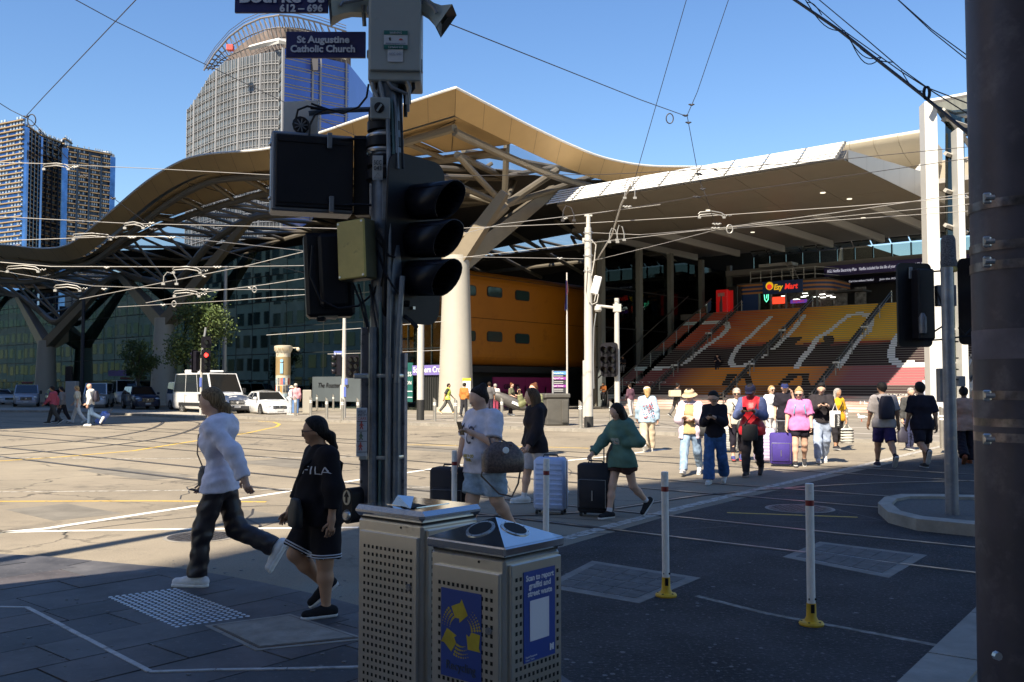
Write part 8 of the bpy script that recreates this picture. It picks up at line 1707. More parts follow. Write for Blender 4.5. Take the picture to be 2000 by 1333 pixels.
   for k in range(5): a=k * 1.2566; mb=MB(); mb.box(w(x + math.sin(a) * wr * .33, s_ * (hw + .008), wr + math.cos(a) * wr * .33), (.05, .02, wr * .56), Matrix.Rotation(rz, 3, 'Z') @ Matrix.Rotation(a, 3, 'Y')); mb.build('spoke', M_RIMW, wh, smooth=0)
  mb=MB(); mb.ell(w(hl - .17, s_ * hw * .70, hn * .80), (.17, .20, .085 if not van else .15), 12, 8, Matrix.Rotation(rz - s_ * .35, 3, 'Z')); mb.build('headlight', M_HL, t)
  mb=MB(); mb.box(w(-hl + .04, s_ * hw * .80, belt * .82), (.06, .14, .30), rz, .02); mb.build('tail_light', M_RL, t, smooth=0)
  mb=MB(); mb.ell(w(hl - .10, s_ * hw * .62, lower + .16), (.05, .08, .05), 8, 6); mb.build('fog_light', M_CHR, t)
 mb=MB(); mb.box(w(hl - .07, 0, lower + .10), (.22, Wd * .80, .26), rz, .05); mb.build('front_bumper', mat('bumper_%d' % int(col[0] * 99), bumper, .5) if bumper else body, t, smooth=30)
 mb=MB(); mb.box(w(hl - .05, 0, hn * .72), (.14, Wd * .44, hn * .26), rz, .02); mb.build('grille', M_PL, t, smooth=0)
 for k in range(3): mb=MB(); mb.box(w(hl + .03, 0, hn * (.63 + .085 * k)), (.02, Wd * .40, .018), rz); mb.build('grille_bar', M_CHR, t, smooth=0)
 mb=MB(); mb.lathe(w(hl + .035, 0, hn * .73), [(.085 if van else .06, 0), (.075 if van else .05, .015)], 14, frame(0, T_.to_3x3() @ V3((0, 1, 0)), V3((0, 0, 1)))); mb.build('badge', M_CHR, t)
 mb=MB(); mb.box(w(hl + .055, 0, lower + .17), (.02, .38, .12), rz); mb.build('number_plate', M_NP, t, smooth=0)
 mb=MB(); mb.box(w(-hl - .0, 0, lower + .2), (.1, Wd * .8, .22), rz, .03); mb.build('rear_bumper', mat('bumper_%d' % int(col[0] * 99), bumper, .5) if bumper else body, t, smooth=30)
 mb=MB(); mb.path([w(xw[0] + .04, .4, zb + .06), w(xw[0] + .02, -.35, zb + .10)], .012, 4); mb.build('wiper', M_PL, t)
 return t, w
WHT, SIL, NVY=(.70, .70, .70), (.36, .36, .40), (.022, .028, .06)
t, w=car('passenger_van', 'white passenger van with black front bumper under the red traffic signal', 'van', G(413, 810), WHT, 6.6, 2.1, 2.62, 1.34, (1.05, 1.25), (2.0, 1.35), 2.52, (-3.15, -3.25), .34, van=True, bumper=(.03, .03, .035), wb=1.85, rz=math.radians(-47))
for s_ in (1, -1): mb=MB(); mb.box(w(-.2, s_ * 1.05, .62), (4.2, .03, .20), math.radians(-47)); mb.build('side_strip', M_PL, t, smooth=0)
mb=MB(); mb.box(w(-2.3, 0, 2.62), (.5, 1.2, .2), -.82, .04); mb.box(w(.2, 0, 2.6), (.7, 1.0, .12), -.82, .04); mb.build('roof_pod', mat('pod_white', (.66, .66, .66), .5), t, smooth=0)
mb=MB(); mb.path([w(1.0, .5, 2.5), w(.85, .5, 3.0)], .012, 4); mb.build('aerial', M_PL, t)
car('sedan_car', 'white sedan with its nose behind the steel bollards', 'car', G(522, 812), WHT, 4.6, 1.76, 1.48, .92, (.72, .88), (.95, .20), 1.44, (-1.0, -1.75), .20, rz=math.radians(-58))
t, w=car('suv_car', 'dark navy suv with chrome grille at the kerb left of the column', 'car', G(274, 799), NVY, 4.9, 1.92, 1.74, 1.08, (.98, 1.06), (1.05, .35), 1.72, (-1.9, -2.25), .26, wr=.38, rz=math.radians(-56))
t, w=car('taxi_van', 'silver people mover taxi with maroon sign at the far left', 'taxi', G(52, 794), SIL, 5.1, 1.92, 1.92, 1.10, (.95, 1.08), (1.55, .65), 1.88, (-2.3, -2.45), .25, van=True, rz=math.radians(-64))
mb=MB(); mb.box(w(.1, 0, 2.0), (.3, .9, .16), -1.117, .05); mb.build('roof_sign', mat('taxi_maroon', (.16, .03, .03), .5), t, smooth=0)
text_mb('SILVER TOP', .34, w(-2.1, -.985, .62), V3((math.cos(-1.117), math.sin(-1.117), 0)), V3((0, 0, 1)), .01, width=2.3).build('door_lettering', mat('taxi_red', (.38, .04, .04), .5), t, smooth=0)
car('hatch_car', 'white hatchback cut by the left picture edge behind the taxi', 'car', G(0, 790), WHT, 4.3, 1.76, 1.48, .92, (.74, .88), (.9, .2), 1.46, (-1.4, -1.85), .20)
car('hatch_car', 'small blue hatchback between the taxi and the walkers', 'car', G(112, 793), (.10, .16, .28), 4.0, 1.7, 1.5, .92, (.74, .88), (.9, .25), 1.48, (-1.3, -1.75), .20, rz=math.radians(-58))
car('delivery_van', 'white snub nosed delivery van behind the left walkers', 'van', G(193, 796), WHT, 4.7, 1.8, 2.05, 1.10, (1.0, 1.08), (2.05, 1.55), 2.0, (-2.2, -2.3), .28, van=True, rz=math.radians(-74))
t, w=car('taxi_van', 'tall white van with maroon roof sign behind the navy suv', 'van', G(243, 791), WHT, 5.4, 1.95, 2.35, 1.2, (1.0, 1.15), (1.7, .9), 2.3, (-2.5, -2.65), .28, van=True, rz=math.radians(-60))
mb=MB(); mb.box(w(.6, 0, 2.45), (.4, 1.0, .16), -1.05, .05); mb.build('roof_sign', MATS['taxi_maroon'], t, smooth=0)
car('delivery_van', 'white van mostly hidden behind the passenger van', 'van', G(372, 801), WHT, 5.2, 1.9, 2.1, 1.15, (.98, 1.1), (1.6, .9), 2.05, (-2.4, -2.55), .28, van=True, rz=math.radians(-52))
# ---------------------------------------------------------------- street tree behind the van
def tree(label, base, h, cr, n, seed):
 t=thing('street_tree', label, 'tree', base); r=random.Random(seed); b=V3(base); mb=MB(); mb.path([b, b + V3((.05, 0, h * .3)), b + V3((-.05, .1, h * .62)), b + V3((.1, 0, h * .9))], [.16, .13, .09, .03], 8); mb.build('trunk', mat('bark', (.10, .075, .05), .9, noise=(4, .3)), t)
 mb=MB(); cl=[]
 for k in range(9):
  a=r.uniform(0, 6.28); z=r.uniform(.35, .85) * h; e=b + V3((math.cos(a) * cr * r.uniform(.5, .95), math.sin(a) * cr * r.uniform(.5, .95), z + r.uniform(.2, 1))); mb.path([b + V3((0, 0, z * .75)), lerp(b + V3((0, 0, z * .85)), e, .5) + V3((0, 0, .1)), e], [.06, .04, .015], 5); cl.append(e)
 mb.build('limbs', MATS['bark'], t); ms=[mat('leaf_%d' % i, c_, .6) for i, c_ in enumerate([(.055, .085, .018), (.085, .12, .022), (.035, .06, .014)])]
 vs, fs, mi=[], [], []
 for i in range(n):
  c=r.choice(cl) if r.random() < .75 else b + V3((0, 0, r.uniform(.45, .98) * h)); R_=cr * .42; p=c + V3((r.gauss(0, R_ * .55), r.gauss(0, R_ * .55), r.gauss(0, R_ * .5)))
  s_=r.uniform(.05, .12); u_=V3((r.uniform(-1, 1), r.uniform(-1, 1), r.uniform(-1, 1))).normalized(); v_=u_.orthogonal().normalized(); k=len(vs); vs += [p - u_ * s_, p + v_ * s_ * .6, p + u_ * s_, p - v_ * s_ * .6]; fs.append((k, k + 1, k + 2, k + 3)); mi.append(r.choice((0, 0, 1, 2)))
 mb=MB(); mb.v=[tuple(v) for v in vs]; mb.f=fs; mb.mi=mi; mb.build('crown', ms, t, kind='stuff', smooth=0)
tree('green street tree behind the parked vans beside the dark glass', G(388, 803, PZ), 7.4, 1.7, 7000, 4); tree('added tree standing for one mirrored in the left glass behind the taxi', G(268, 795, PZ), 5.0, 1.2, 3000, 9)  # the smaller tree is added to stand for a reflection in the glass
# ---------------------------------------------------------------- the people, their bags and luggage
def suitcase(label, base, yaw, w, d, h, col, hard=False, handle=.0, tilt=0.0, name='suitcase'):
 t=thing(name, label, 'suitcase', base, math.radians(yaw)); T_=MW[t.name] @ Matrix.Rotation(math.radians(tilt), 4, 'X'); f=lambda x, y, z: T_ @ V3((x, y, z)); R=T_.to_3x3()
 m=mat('case_%02d%02d%02d' % tuple(int(c * 99) for c in col), col, .32 if hard else .8, noise=(8, .12), bump=None if hard else (70, .4, .003)); mb=MB(); mb.box(f(0, 0, .05 + h / 2), (w, d, h), R, .045 if hard else .03); mb.build('shell', m, t, smooth=50)
 if hard:
  for k in range(9): mb=MB(); mb.box(f(0, -d / 2 - .002, .05 + h * (.12 + .095 * k)), (w * .84, .012, h * .035), R, .004); mb.build('rib', m, t, smooth=0); mb=MB(); mb.box(f(-w / 2 - .002, 0, .05 + h * (.12 + .095 * k)), (.012, d * .5, h * .03), R, .004); mb.build('rib', m, t, smooth=0)
 else:
  mb=MB(); mb.box(f(0, -d / 2 - .015, .05 + h * .40), (w * .80, .04, h * .62), R, .02); mb.build('front_pocket', m, t, smooth=50); mb=MB(); mb.path([f(a * w * .41, -d / 2 - .037, .05 + h * b) for a, b in ((-1, .12), (-1, .68), (1, .68), (1, .12))], .005, 5); mb.build('zip', M_COND, t); mb=MB(); mb.box(f(.0, -d / 2 - .04, .05 + h * .36), (.015, .008, h * .2), R); mb.build('zip_pull', M_STRAP, t, smooth=0)
 mb=MB(); mb.path([f(-w / 2 - .002, -d * .0, .06), f(-w / 2 - .004, 0, h), f(w / 2 + .004, 0, h), f(w / 2 + .002, 0, .06)], .006, 5); mb.build('seam', M_COND, t); mb=MB(); mb.path([f(-.10, 0, .05 + h), f(-.09, 0, .08 + h), f(.09, 0, .08 + h), f(.10, 0, .05 + h)], .011, 6); mb.build('top_handle', M_PL, t)
 if handle:
  mb=MB(); [mb.tube(f(s_ * w * .2, d * .3, h), f(s_ * w * .2, d * .3, h + handle), .010, n=6) for s_ in (-1, 1)]; mb.box(f(0, d * .3, h + handle), (w * .46, .03, .03), R, .01); mb.build('trolley_handle', M_COND, t)
 for sx in (-1, 1):
  for sy in (-1, 1): mb=MB(); mb.lathe(f(sx * w * .40, sy * d * .34, .028), [(.012, -.018), (.027, -.014), (.027, .014), (.012, .018)], 12, R @ Matrix.Rotation(math.radians(90), 3, 'Y')); mb.build('wheel', M_TYRE, t)
 return t
def bag(name, label, c, size, col, yaw=0, taper=.75, straps=(), cat='bag', pattern=None, rough=.6):
 t=thing(name, label, cat, V3(c) - V3((0, 0, size[2] / 2)), math.radians(yaw)); T_=Matrix.Translation(V3(c)) @ Matrix.Rotation(math.radians(yaw), 4, 'Z'); f=lambda x, y, z: T_ @ V3((x, y, z)); w, d, h=size; mb=MB(); n=16; rings=[]
 m=mat('bag_%02d%02d%02d' % tuple(int(q * 99) for q in col), col, rough, noise=pattern or (12, .2), bump=(30, .5, .006))
 for zz, k in ((-.5, .86), (-.47, .97), (-.2, 1.0), (.1, .98), (.35, lerp(1, taper, .6)), (.46, taper), (.5, taper * .85)): rings.append([f(w / 2 * k * math.copysign(abs(math.cos(a)) ** .6, math.cos(a)), d / 2 * (k if zz < .3 else k * .7) * math.copysign(abs(math.sin(a)) ** .6, math.sin(a)), zz * h) for a in [2 * math.pi * i / n for i in range(n)]])
 mb.add([q for r in rings for q in r], [(i * n + k, i * n + (k + 1) % n, (i + 1) * n + (k + 1) % n, (i + 1) * n + k) for i in range(6) for k in range(n)] + [tuple(range(n))[::-1], tuple(range(6 * n, 7 * n))]); mb.build('body', m, t, smooth=60)
 for i, (pts, r) in enumerate(straps): mb=MB(); mb.path([V3(p) for p in pts], r, 6); mb.build('strap', m, t)
 return t, f
def phone(p, i, label, yaw=0, pitch=50): c=V3(p.wp(p.hands[i])); mb=MB(); mb.box(c + p.f * .02, (.074, .010, .15), Matrix.Rotation(math.radians(yaw), 3, 'Z') @ Matrix.Rotation(math.radians(pitch), 3, 'X'), .004); return mb.build('phone', mat('phone_black', (.012, .012, .014), .2), None, label, 'phone', smooth=0)
def cap(p, col, white=False):
 m=cloth(col, 'knit'); mb=MB(); R=Matrix((p.hr, p.hf, p.hu)).transposed(); HS=p.HS; mb.lathe(p.Hh(0, -.004, .030), [(.0585 * HS, -.008 * HS), (.0575 * HS, .012 * HS), (.046 * HS, .036 * HS), (.022 * HS, .048 * HS), (.002, .050 * HS)], 18, R, sy=1.1); mb.build('cap', m, p.t)
 mb=MB(); mb.grid(lambda a, b: p.Hh(lerp(-.042, .042, a) * (1 - .25 * b), .048 + b * .05 * (1 - (2 * a - 1) ** 2 * .35), .026 - b * .010 - (2 * a - 1) ** 2 * .008), 8, 3); mb.build('cap_brim', m, p.t)
def hat(p, col):
 m=cloth(col, 'knit'); R=Matrix((p.hr, p.hf, p.hu)).transposed(); HS=p.HS; mb=MB(); mb.lathe(p.Hh(0, -.002, .030), [(.092 * HS, -.026 * HS), (.080 * HS, -.012 * HS), (.060 * HS, .0), (.057 * HS, .028 * HS), (.040 * HS, .044 * HS), (.002, .047 * HS)], 22, R, sy=1.1); mb.build('hat', m, p.t)
def strap_across(p, m, side=1, r=.012, low=-.02, nm='bag_strap', k=1.12):
 """band from the shoulder opposite `side` over chest and back to the hip on `side`"""
 s=p.s; pts=[p.Tw(side * -.07, -.02, .300), p.Tw(side * -.045, -.085 * k, .25), p.Tw(side * .01, -.105 * k, .17), p.Tw(side * .06, -.095 * k, .09), p.Tw(side * .10, -.05, low), p.Tw(side * .10, .05, low + .01), p.Tw(side * .05, .09 * k, .10), p.Tw(side * -.03, .09 * k, .24), p.Tw(side * -.07, .02, .302)]; mb=MB(); mb.path(pts, r, 6); mb.build(nm, m, p.t)
M_BLKC=cloth((.015, .014, .016), 'knit')
p1=person('woman in pale hoodie and dark cargo trousers striding left', 428, 1142, 1.655, -94, 'fair', 'fairbrown', 'lowpony', ((-14, 52), (16, 10)), ((0, 3, 44, 4), (-40, 8, 20, 0)), 5, (0, -3), (.74, .71, .82), 1.0, (.028, .021, .024), 1.0, (.76, .74, .74), (.8, .79, .78), .88, True, True, .02, .006, botkind='shiny', z=FZ, sock=(.6, .6, .62), loose=1.5)
phone(p1, 0, 'black phone in the hand of the woman in the pale hoodie', -94, 80)
c=p1.Tw(-.02, -.10, .045); bag('shoulder_bag', 'small taupe shoulder bag on the woman in the pale hoodie', c, (.17, .07, .16), (.20, .17, .14), -80, .8, [([c + V3((0, 0, .07)), p1.Tw(0, -.112, .16), p1.Tw(.035, -.085, .255), p1.Tw(.055, -.01, .312), p1.Tw(.05, .06, .28), p1.Tw(0, .10, .18), p1.Tw(-.06, .085, .10), p1.Tw(-.07, -.03, .07)], .006)])
drape_text(p1, p1.top, 'PARTE', .05, p1.Tw(.035, -.2, .225), p1.r * -1, V3((0, 0, 1)), mat('print_blue', (.05, .12, .5), .6), width=.11); drape_text(p1, p1.top, 'CLUB', .05, p1.Tw(.035, -.2, .200), p1.r * -1, V3((0, 0, 1)), MATS['print_blue'], width=.09)
p2=person('short person in black shirt and striped basketball shorts walking left', 628, 1201, 1.43, -60, 'tan', 'black', 'lowpony', ((30, 72), (1, 3)), ((14, 12, 20, 6), (-2, 14, 12, 0)), 3, (3, -24), (.012, .010, .013), .82, (.012, .010, .014), .46, (.016, .015, .018), (.6, .6, .6), 1.28, False, False, .035, .012, z=FZ, belly=.025, glasses='clear', loose=1.7)
strap_across(p2, M_BLKC, -1, .016); c=p2.Tw(.06, -.16, .02); bag('waist_bag', 'black crossbody bag hanging at the front of the short person in black', c, (.19, .08, .20), (.014, .014, .016), -60, .8)
drape_text(p2, p2.top, 'FILA', .085, p2.Tw(.112, -.25, .215), -p2.r, V3((0, 0, 1)), mat('print_white', (.55, .55, .6), .6), width=.23, bold=-.001); drape_text(p2, p2.top, 'FILA', .028, p2.Tw(-.09, -.2, .0), -p2.r, V3((0, 0, 1)), MATS['print_white'], width=.06)
for k, dz in enumerate((.012, .030)):
 T2=MW[p2.t.name].inverted(); me=p2.bottom.data
 for g_ in p2.LG:
  hp_, kn_=V3(g_[0]), V3(g_[1]); d_=(kn_ - hp_); e_=hp_ + d_ * (.92 - dz / d_.length); x_=d_.normalized().orthogonal().normalized(); y_=d_.normalized().cross(x_); bv=BVHTree.FromPolygons([v.co for v in me.vertices], [tuple(f.vertices) for f in me.polygons]); pts=[]
  for a in range(28):
   dr=x_ * math.cos(a * math.pi / 14) + y_ * math.sin(a * math.pi / 14); h_=bv.ray_cast(e_ + dr * .6, -dr)
   if h_[0] is not None: pts.append(MW[p2.t.name] @ (h_[0] + dr * .002))
  if len(pts) > 20: mb=MB(); mb.path(pts, .0045, 4, closed=True); mb.build('hem_stripe', MATS['print_white'], p2.t)
p3=person('woman in white printed tee and denim shorts with a big handbag', 948, 1061, 1.68, -45, 'fair', 'dark', 'bun', ((14, 8), (-10, 30)), ((10, 20, 12, 0), (24, 16, 92, 50)), 4, (9, -18), (.60, .58, .66), .50, (.33, .41, .50), .44, (.3, .25, .2), (.2, .17, .14), 1.38, True, False, .04, .010, belly=.03, botkind='denim', loose=1.7)
phone(p3, 1, 'dark phone held by the woman with the big handbag', -45, 20)
c0=p3.Tw(0, -.3, .20); mb=MB(); mb.path([c0 + p3.r * -(.05 * math.cos(a)) + V3((0, 0, .085 * math.sin(a))) for a in [i * math.pi / 12 for i in range(-2, 21)]], .012, 6); drape(p3, p3.top, mb, -p3.r, V3((0, 0, 1)), mat('print_navy', (.03, .04, .09), .6), 'print')
for tx, dz, w_ in (('BARRY & CO', .06, .16), ('TOUR', .035, .10)): drape_text(p3, p3.top, tx, .04, p3.Tw(0, -.3, dz), -p3.r, V3((0, 0, 1)), mat('print_gold', (.36, .28, .08), .5), width=w_)
mb=MB(); mb.path([p3.Tw(-.05, -.03, .30), p3.Tw(-.03, -.11, .24), p3.Tw(0, -.125, .215), p3.Tw(.03, -.11, .24), p3.Tw(.05, -.03, .30)], .004, 5); mb.build('necklace', M_STRAP, p3.t)
c=P(982, 893, 9.9); e_=p3.wp(p3.AR[1][1]); bag('handbag', 'large brown patterned handbag hanging from the arm of the woman in white', c, (.46, .22, .32), (.10, .066, .055), 18, .5, [([c + V3((-.12, -.03, .12)), e_ + V3((-.04, -.04, .05)), e_ + V3((.03, -.03, .06)), c + V3((.10, -.03, .12))], .011), ([c + V3((-.2, 0, -.08)), P(940, 930, 9.9), P(975, 965, 9.9), P(1000, 970, 9.9), P(1012, 945, 9.9), c + V3((.2, 0, -.05))], .011), ([p3.Tw(-.1, .0, .31), p3.Tw(-.12, -.09, .22), e_ + V3((0, -.03, .1))], .012)], pattern=(46, .6), rough=.4)
mb=MB(); mb.lathe(P(988, 880, 9.76), [(.035, 0), (.03, .01)], 14, frame(0, (1, .2, 0), (0, 0, 1))); mb.build('bag_charm', M_SIGNW, None, 'round white charm on the large brown handbag', 'bag charm', smooth=0)
suitcase('black soft suitcase behind the post left of the woman in white', V3((-118 / F * 10.5, 10.6, 0)), -18, .44, .28, .74, (.014, .013, .018), False)
p4=person('girl in black hoodie and grey shorts with long brown hair looking left', 1047, 984, 1.66, -72, 'fair', 'brown', 'long', ((14, 6), (-14, 26)), ((4, 8, 18, 0), (10, 10, 26, 0)), 3, (-1, -10), (.022, .018, .022), 1.0, (.40, .39, .42), .46, (.65, .63, .6), (.7, .7, .7), 1.02, True, True, .05, .008, loose=1.9, sock=(.6, .6, .6))
suitcase('pale blue hard suitcase with ribs beside the girl in black', G(1076, 1003), -14, .43, .28, .70, (.42, .50, .72), True)
p5=person('girl in green hoodie with long dark hair pulling a black suitcase', 1216, 1012, 1.49, -50, 'fair', 'dark', 'long', ((15, 5), (-16, 34)), ((36, 16, 14, 0), (-8, 34, 95, 65)), 3, (20, -12), (.10, .185, .145), 1.0, (.06, .028, .022), .24, (.02, .02, .022), (.62, .6, .58), .95, True, True, .05, .014, loose=2.0, sock=(.62, .6, .62))
drape_text(p5, p5.top, 'ARNE', .05, p5.Tw(0, -.25, .17), -p5.r, V3((0, 0, 1)), mat('print_pale', (.4, .45, .42), .6), width=.15); drape_text(p5, p5.top, 'NEW', .05, p5.Tw(0, -.25, .14), -p5.r, V3((0, 0, 1)), MATS['print_pale'], width=.13)
suitcase('tall black suitcase pulled by the girl in green', G(1164, 1008), -22, .44, .27, .64, (.012, .011, .014), False, .26)
c=p5.Tw(-.14, .06, .0); bag('backpack', 'black backpack at the hip of the girl in green', c, (.26, .17, .34), (.012, .012, .018), -50, .6, [([c + V3((0, 0, .12)), p5.Tw(-.10, -.06, .18), p5.Tw(-.08, -.03, .29), p5.Tw(-.08, .05, .28), c + V3((.02, .05, .10))], .013)])
G_='pedestrians crossing towards the camera'
p6=person('woman in beige hat and open lilac jacket with light jeans', 1350, 929, 1.64, -22, 'fair', 'dark', 'bob', ((20, 5), (-16, 20)), ((12, 14, 78, 62), (18, 14, 84, 66)), 2, (14, -8), (.46, .33, .17), .6, (.26, .36, .50), 1.0, (.6, .58, .57), (.6, .6, .6), 1.05, True, flare=.006, botkind='denim', open_jacket=(.60, .50, .58), glasses='sun', hem=.02); hat(p6, (.50, .38, .24))
c=p6.Tw(.16, -.02, .02); bag('shoulder_bag', 'black shoulder bag of the woman in the beige hat', c, (.26, .12, .26), (.02, .018, .018), -20, .7, [([c + V3((0, 0, .12)), p6.Tw(.12, -.03, .22), p6.Tw(.09, .0, .31)], .012)])
p7=person('woman in dark navy jumper and wide blue jeans looking at her phone', 1398, 946, 1.62, -22, 'fair', 'black', 'ponytail', ((10, 6), (-12, 26)), ((30, 6, 84, 30), (30, 6, 84, 30)), 3, (26, -8), (.014, .012, .020), 1.0, (.045, .11, .27), 1.0, (.6, .58, .55), (.6, .6, .6), .98, True, flare=.022, botkind='denim', glasses='clear', loose=1.5); phone(p7, 0, 'phone held by the woman in the navy jumper', -20, 60)
p8=person('woman in cream top and black cropped trousers wearing sunglasses', 1440, 901, 1.62, -8, 'fair', 'grey', 'short', ((10, 6), (-8, 18)), ((8, 8, 30, 10), (8, 8, 40, 20)), 2, (8, -5), (.42, .39, .34), .6, (.018, .016, .018), .85, (.06, .07, .2), (.5, .1, .1), 1.08, True, glasses='sun'); strap_across(p8, M_BLKC, 1)
drape_text(p8, p8.top, 'LOS', .12, p8.Tw(0, -.25, .19), -p8.r, V3((0, 0, 1)), MATS['ink'], width=.2)
c=p8.Tw(.08, -.13, -.03); bag('shoulder_bag', 'black slouchy bag on the woman in the cream top', c, (.32, .14, .24), (.016, .015, .017), -5, .7)
p9=person('man in red puffer vest and dark cap reading his phone', 1470, 931, 1.74, -24, 'brown', 'black', 'cap', ((14, 10), (-12, 28)), ((28, 12, 84, 32), (28, 12, 84, 32)), 3, (22, -6), (.09, .115, .24), 1.0, (.028, .024, .028), 1.0, (.05, .04, .04), (.25, .2, .18), 1.08, vest=(.56, .018, .03), glasses='sun', hem=.03, loose=1.4); cap(p9, (.012, .014, .04)); phone(p9, 0, 'phone held by the man in the red vest', -24, 50)
c=p9.Tw(0, -.14, -.03); bag('satchel', 'black satchel hanging in front of the man in the red vest', c, (.30, .08, .30), (.018, .016, .018), -24, .95, [([c + V3((-.1, 0, .14)), p9.Tw(.05, -.14, .18), p9.Tw(.07, -.03, .31)], .010)])
p10=person('woman in pink tee and black shorts with her hair in a bun', 1563, 912, 1.63, -14, 'fair', 'blond', 'topbun', ((12, 8), (-8, 22)), ((4, 16, 20, 0), (4, 12, 22, 8)), 2, (12, -12), (.62, .19, .40), .52, (.014, .012, .014), .30, (.03, .03, .035), (.5, .5, .5), 1.25, True, hem=.04, glasses='sun', loose=1.6)
for s_ in (-1, 1): mb=MB(); mb.path([p10.Tw(s_ * .05, .08, .26), p10.Tw(s_ * .06, .0, .315), p10.Tw(s_ * .055, -.095, .25), p10.Tw(s_ * .075, -.09, .16)], .016, 6); mb.build('rucksack_strap', cloth((.16, .30, .42), 'knit'), p10.t)
phone(p10, 1, 'white phone in the hand of the woman in pink', 0, 10)
p11=person('young man in black sweatshirt and light jeans reading his phone', 1606, 905, 1.75, -10, 'pale', 'black', 'quiff', ((10, 5), (-10, 24)), ((24, 8, 92, 34), (24, 8, 92, 34)), 2, (14, -8), (.022, .024, .022), 1.0, (.36, .43, .58), 1.0, (.6, .6, .62), (.6, .6, .6), 1.05, botkind='denim', loose=1.7); phone(p11, 0, 'phone held by the young man in the black sweatshirt', 0, 60)
c=p11.Tw(.14, -.16, .04); bag('carrier_bag', 'white carrier bag with a black lettered panel held by the young man', c, (.24, .08, .36), (.62, .62, .64), -10, .98, [([c + V3((-.06, 0, .17)), c + V3((0, 0, .34)), c + V3((.06, 0, .17))], .008)]); t_=bag('carrier_bag', 'narrow black lettered bag in front of the white carrier bag', c + V3((.03, -.07, -.04)), (.13, .03, .30), (.012, .012, .014), -10, .98)[0]; text_mb('Hotstar', .075, c + V3((.055, -.10, -.15)), V3((0, 0, 1)), V3((-1, 0, 0)), .002, width=.24).build('lettering', M_SIGNW, t_, smooth=0)
p12=person('woman in yellow shirt and black cropped trousers with a striped tote', 1635, 880, 1.60, 15, 'tan', 'grey', 'long', ((8, 4), (-6, 14)), ((4, 10, 24, 0), (2, 10, 14, 0)), 2, (5, 10), (.60, .33, .02), .55, (.02, .018, .022), .85, (.03, .03, .035), (.4, .4, .4), 1.25, True, hem=.03); strap_across(p12, M_BLKC, -1)
h=p12.wp(p12.hands[1]); t_, f_=bag('tote_bag', 'black and white striped tote held by the woman in yellow', h - V3((0, 0, .34)), (.36, .12, .40), (.58, .56, .50), 15, .95, [([h + V3((-.1, 0, -.15)), h, h + V3((.1, 0, -.15))], .01)])
for k in range(5): mb=MB(); mb.box(f_(0, 0, -.15 + k * .075), (.372, .128, .024), math.radians(15), .01); mb.build('stripe', M_BLKC, t_, smooth=0)
p13=person('blond woman in white jacket and sunglasses on the far side of the crossing', 1507, 868, 1.67, 8, 'pale', 'blond', 'bob', ((6, 4), (-6, 12)), ((4, 8, 20, 0), (4, 8, 20, 0)), 2, (0, 10), (.66, .68, .72), 1.0, (.60, .55, .55), 1.0, (.5, .5, .5), build=1.0, girl=True, hem=.06, glasses='sun')
p14=person('man in black tee and navy cap with a hand to his face', 1534, 878, 1.74, -12, 'fair', 'dark', 'cap', ((6, 4), (-8, 16)), ((2, 10, 16, 0), (52, 14, 112, 35)), 2, (6, 0), (.02, .018, .02), .55, (.02, .02, .025), 1.0, (.03, .03, .03), build=1.12, hem=.05, loose=1.5); cap(p14, (.02, .03, .11))
suitcase('lilac hard suitcase behind the man in the red vest', G(1494, 905), -20, .46, .30, .72, (.50, .42, .60), True, .0); suitcase('deep purple soft suitcase beside the woman in pink', G(1526, 911), -16, .46, .32, .66, (.04, .022, .19), False, .30); suitcase('pale grey suitcase behind the woman in the cream top', G(1424, 884), -10, .44, .28, .62, (.36, .36, .34), True)
p15=person('man in grey shirt and navy shorts walking away with a black backpack', 1728, 913, 1.79, 172, 'tan', 'black', 'short', ((-20, 30), (14, 4)), ((-8, 12, 16, 0), (14, 10, 18, 0)), 4, (6, 8), (.40, .36, .345), .52, (.03, .022, .09), .46, (.03, .03, .05), (.5, .5, .5), 1.08, hem=.03, flare=.004, sock=(.02, .02, .03), loose=1.6)
c=p15.Tw(0, .15, .18); t_, f_=bag('backpack', 'black backpack on the man in the grey shirt', c, (.32, .20, .48), (.018, .015, .03), 172, .7, [([p15.Tw(s_ * .07, .10, .28), p15.Tw(s_ * .075, .0, .315), p15.Tw(s_ * .07, -.09, .24), p15.Tw(s_ * .09, -.02, .10)], .018) for s_ in (-1, 1)]); mb=MB(); mb.box(f_(0, -.10, -.06), (.25, .05, .26), math.radians(172), .03); mb.build('front_pocket', M_BLKC, t_, smooth=40)
p16=person('man in black tee and black shorts walking away', 1803, 915, 1.77, 178, 'tan', 'black', 'quiff', ((12, 5), (-20, 48)), ((-6, 12, 14, 0), (6, 10, 20, 0)), 3, (2, 0), (.012, .011, .012), .55, (.014, .012, .014), .46, (.03, .03, .03), (.4, .4, .4), 1.12, hem=.05, flare=.004, loose=1.7)
p17=person('grey haired person in striped top carrying a black bag behind the man in black', 1778, 880, 1.62, 5, 'fair', 'grey', 'short', ((6, 4), (-4, 12)), ((2, 8, 10, 0), (2, 8, 10, 0)), 4, (10, 0), (.06, .06, .06), 1.0, (.03, .035, .08), 1.0, (.03, .03, .05), build=1.12)
h=p17.wp(p17.hands[0]); bag('drawstring_bag', 'black drawstring bag hanging from the hand of the grey haired person', h - V3((0, 0, .30)), (.26, .16, .42), (.02, .018, .035), 0, .25)
p18=person('woman in tan blazer and black flared trousers walking away', 1886, 906, 1.67, 168, 'brown', 'black', 'bun', ((8, 4), (-12, 28)), ((-6, 8, 14, 0), (8, 8, 18, 0)), 2, (0, -25), (.40, .25, .19), 1.0, (.014, .012, .016), 1.0, (.20, .06, .03), (.2, .08, .04), 1.0, True, hem=.07, flare=.02, loose=1.6)
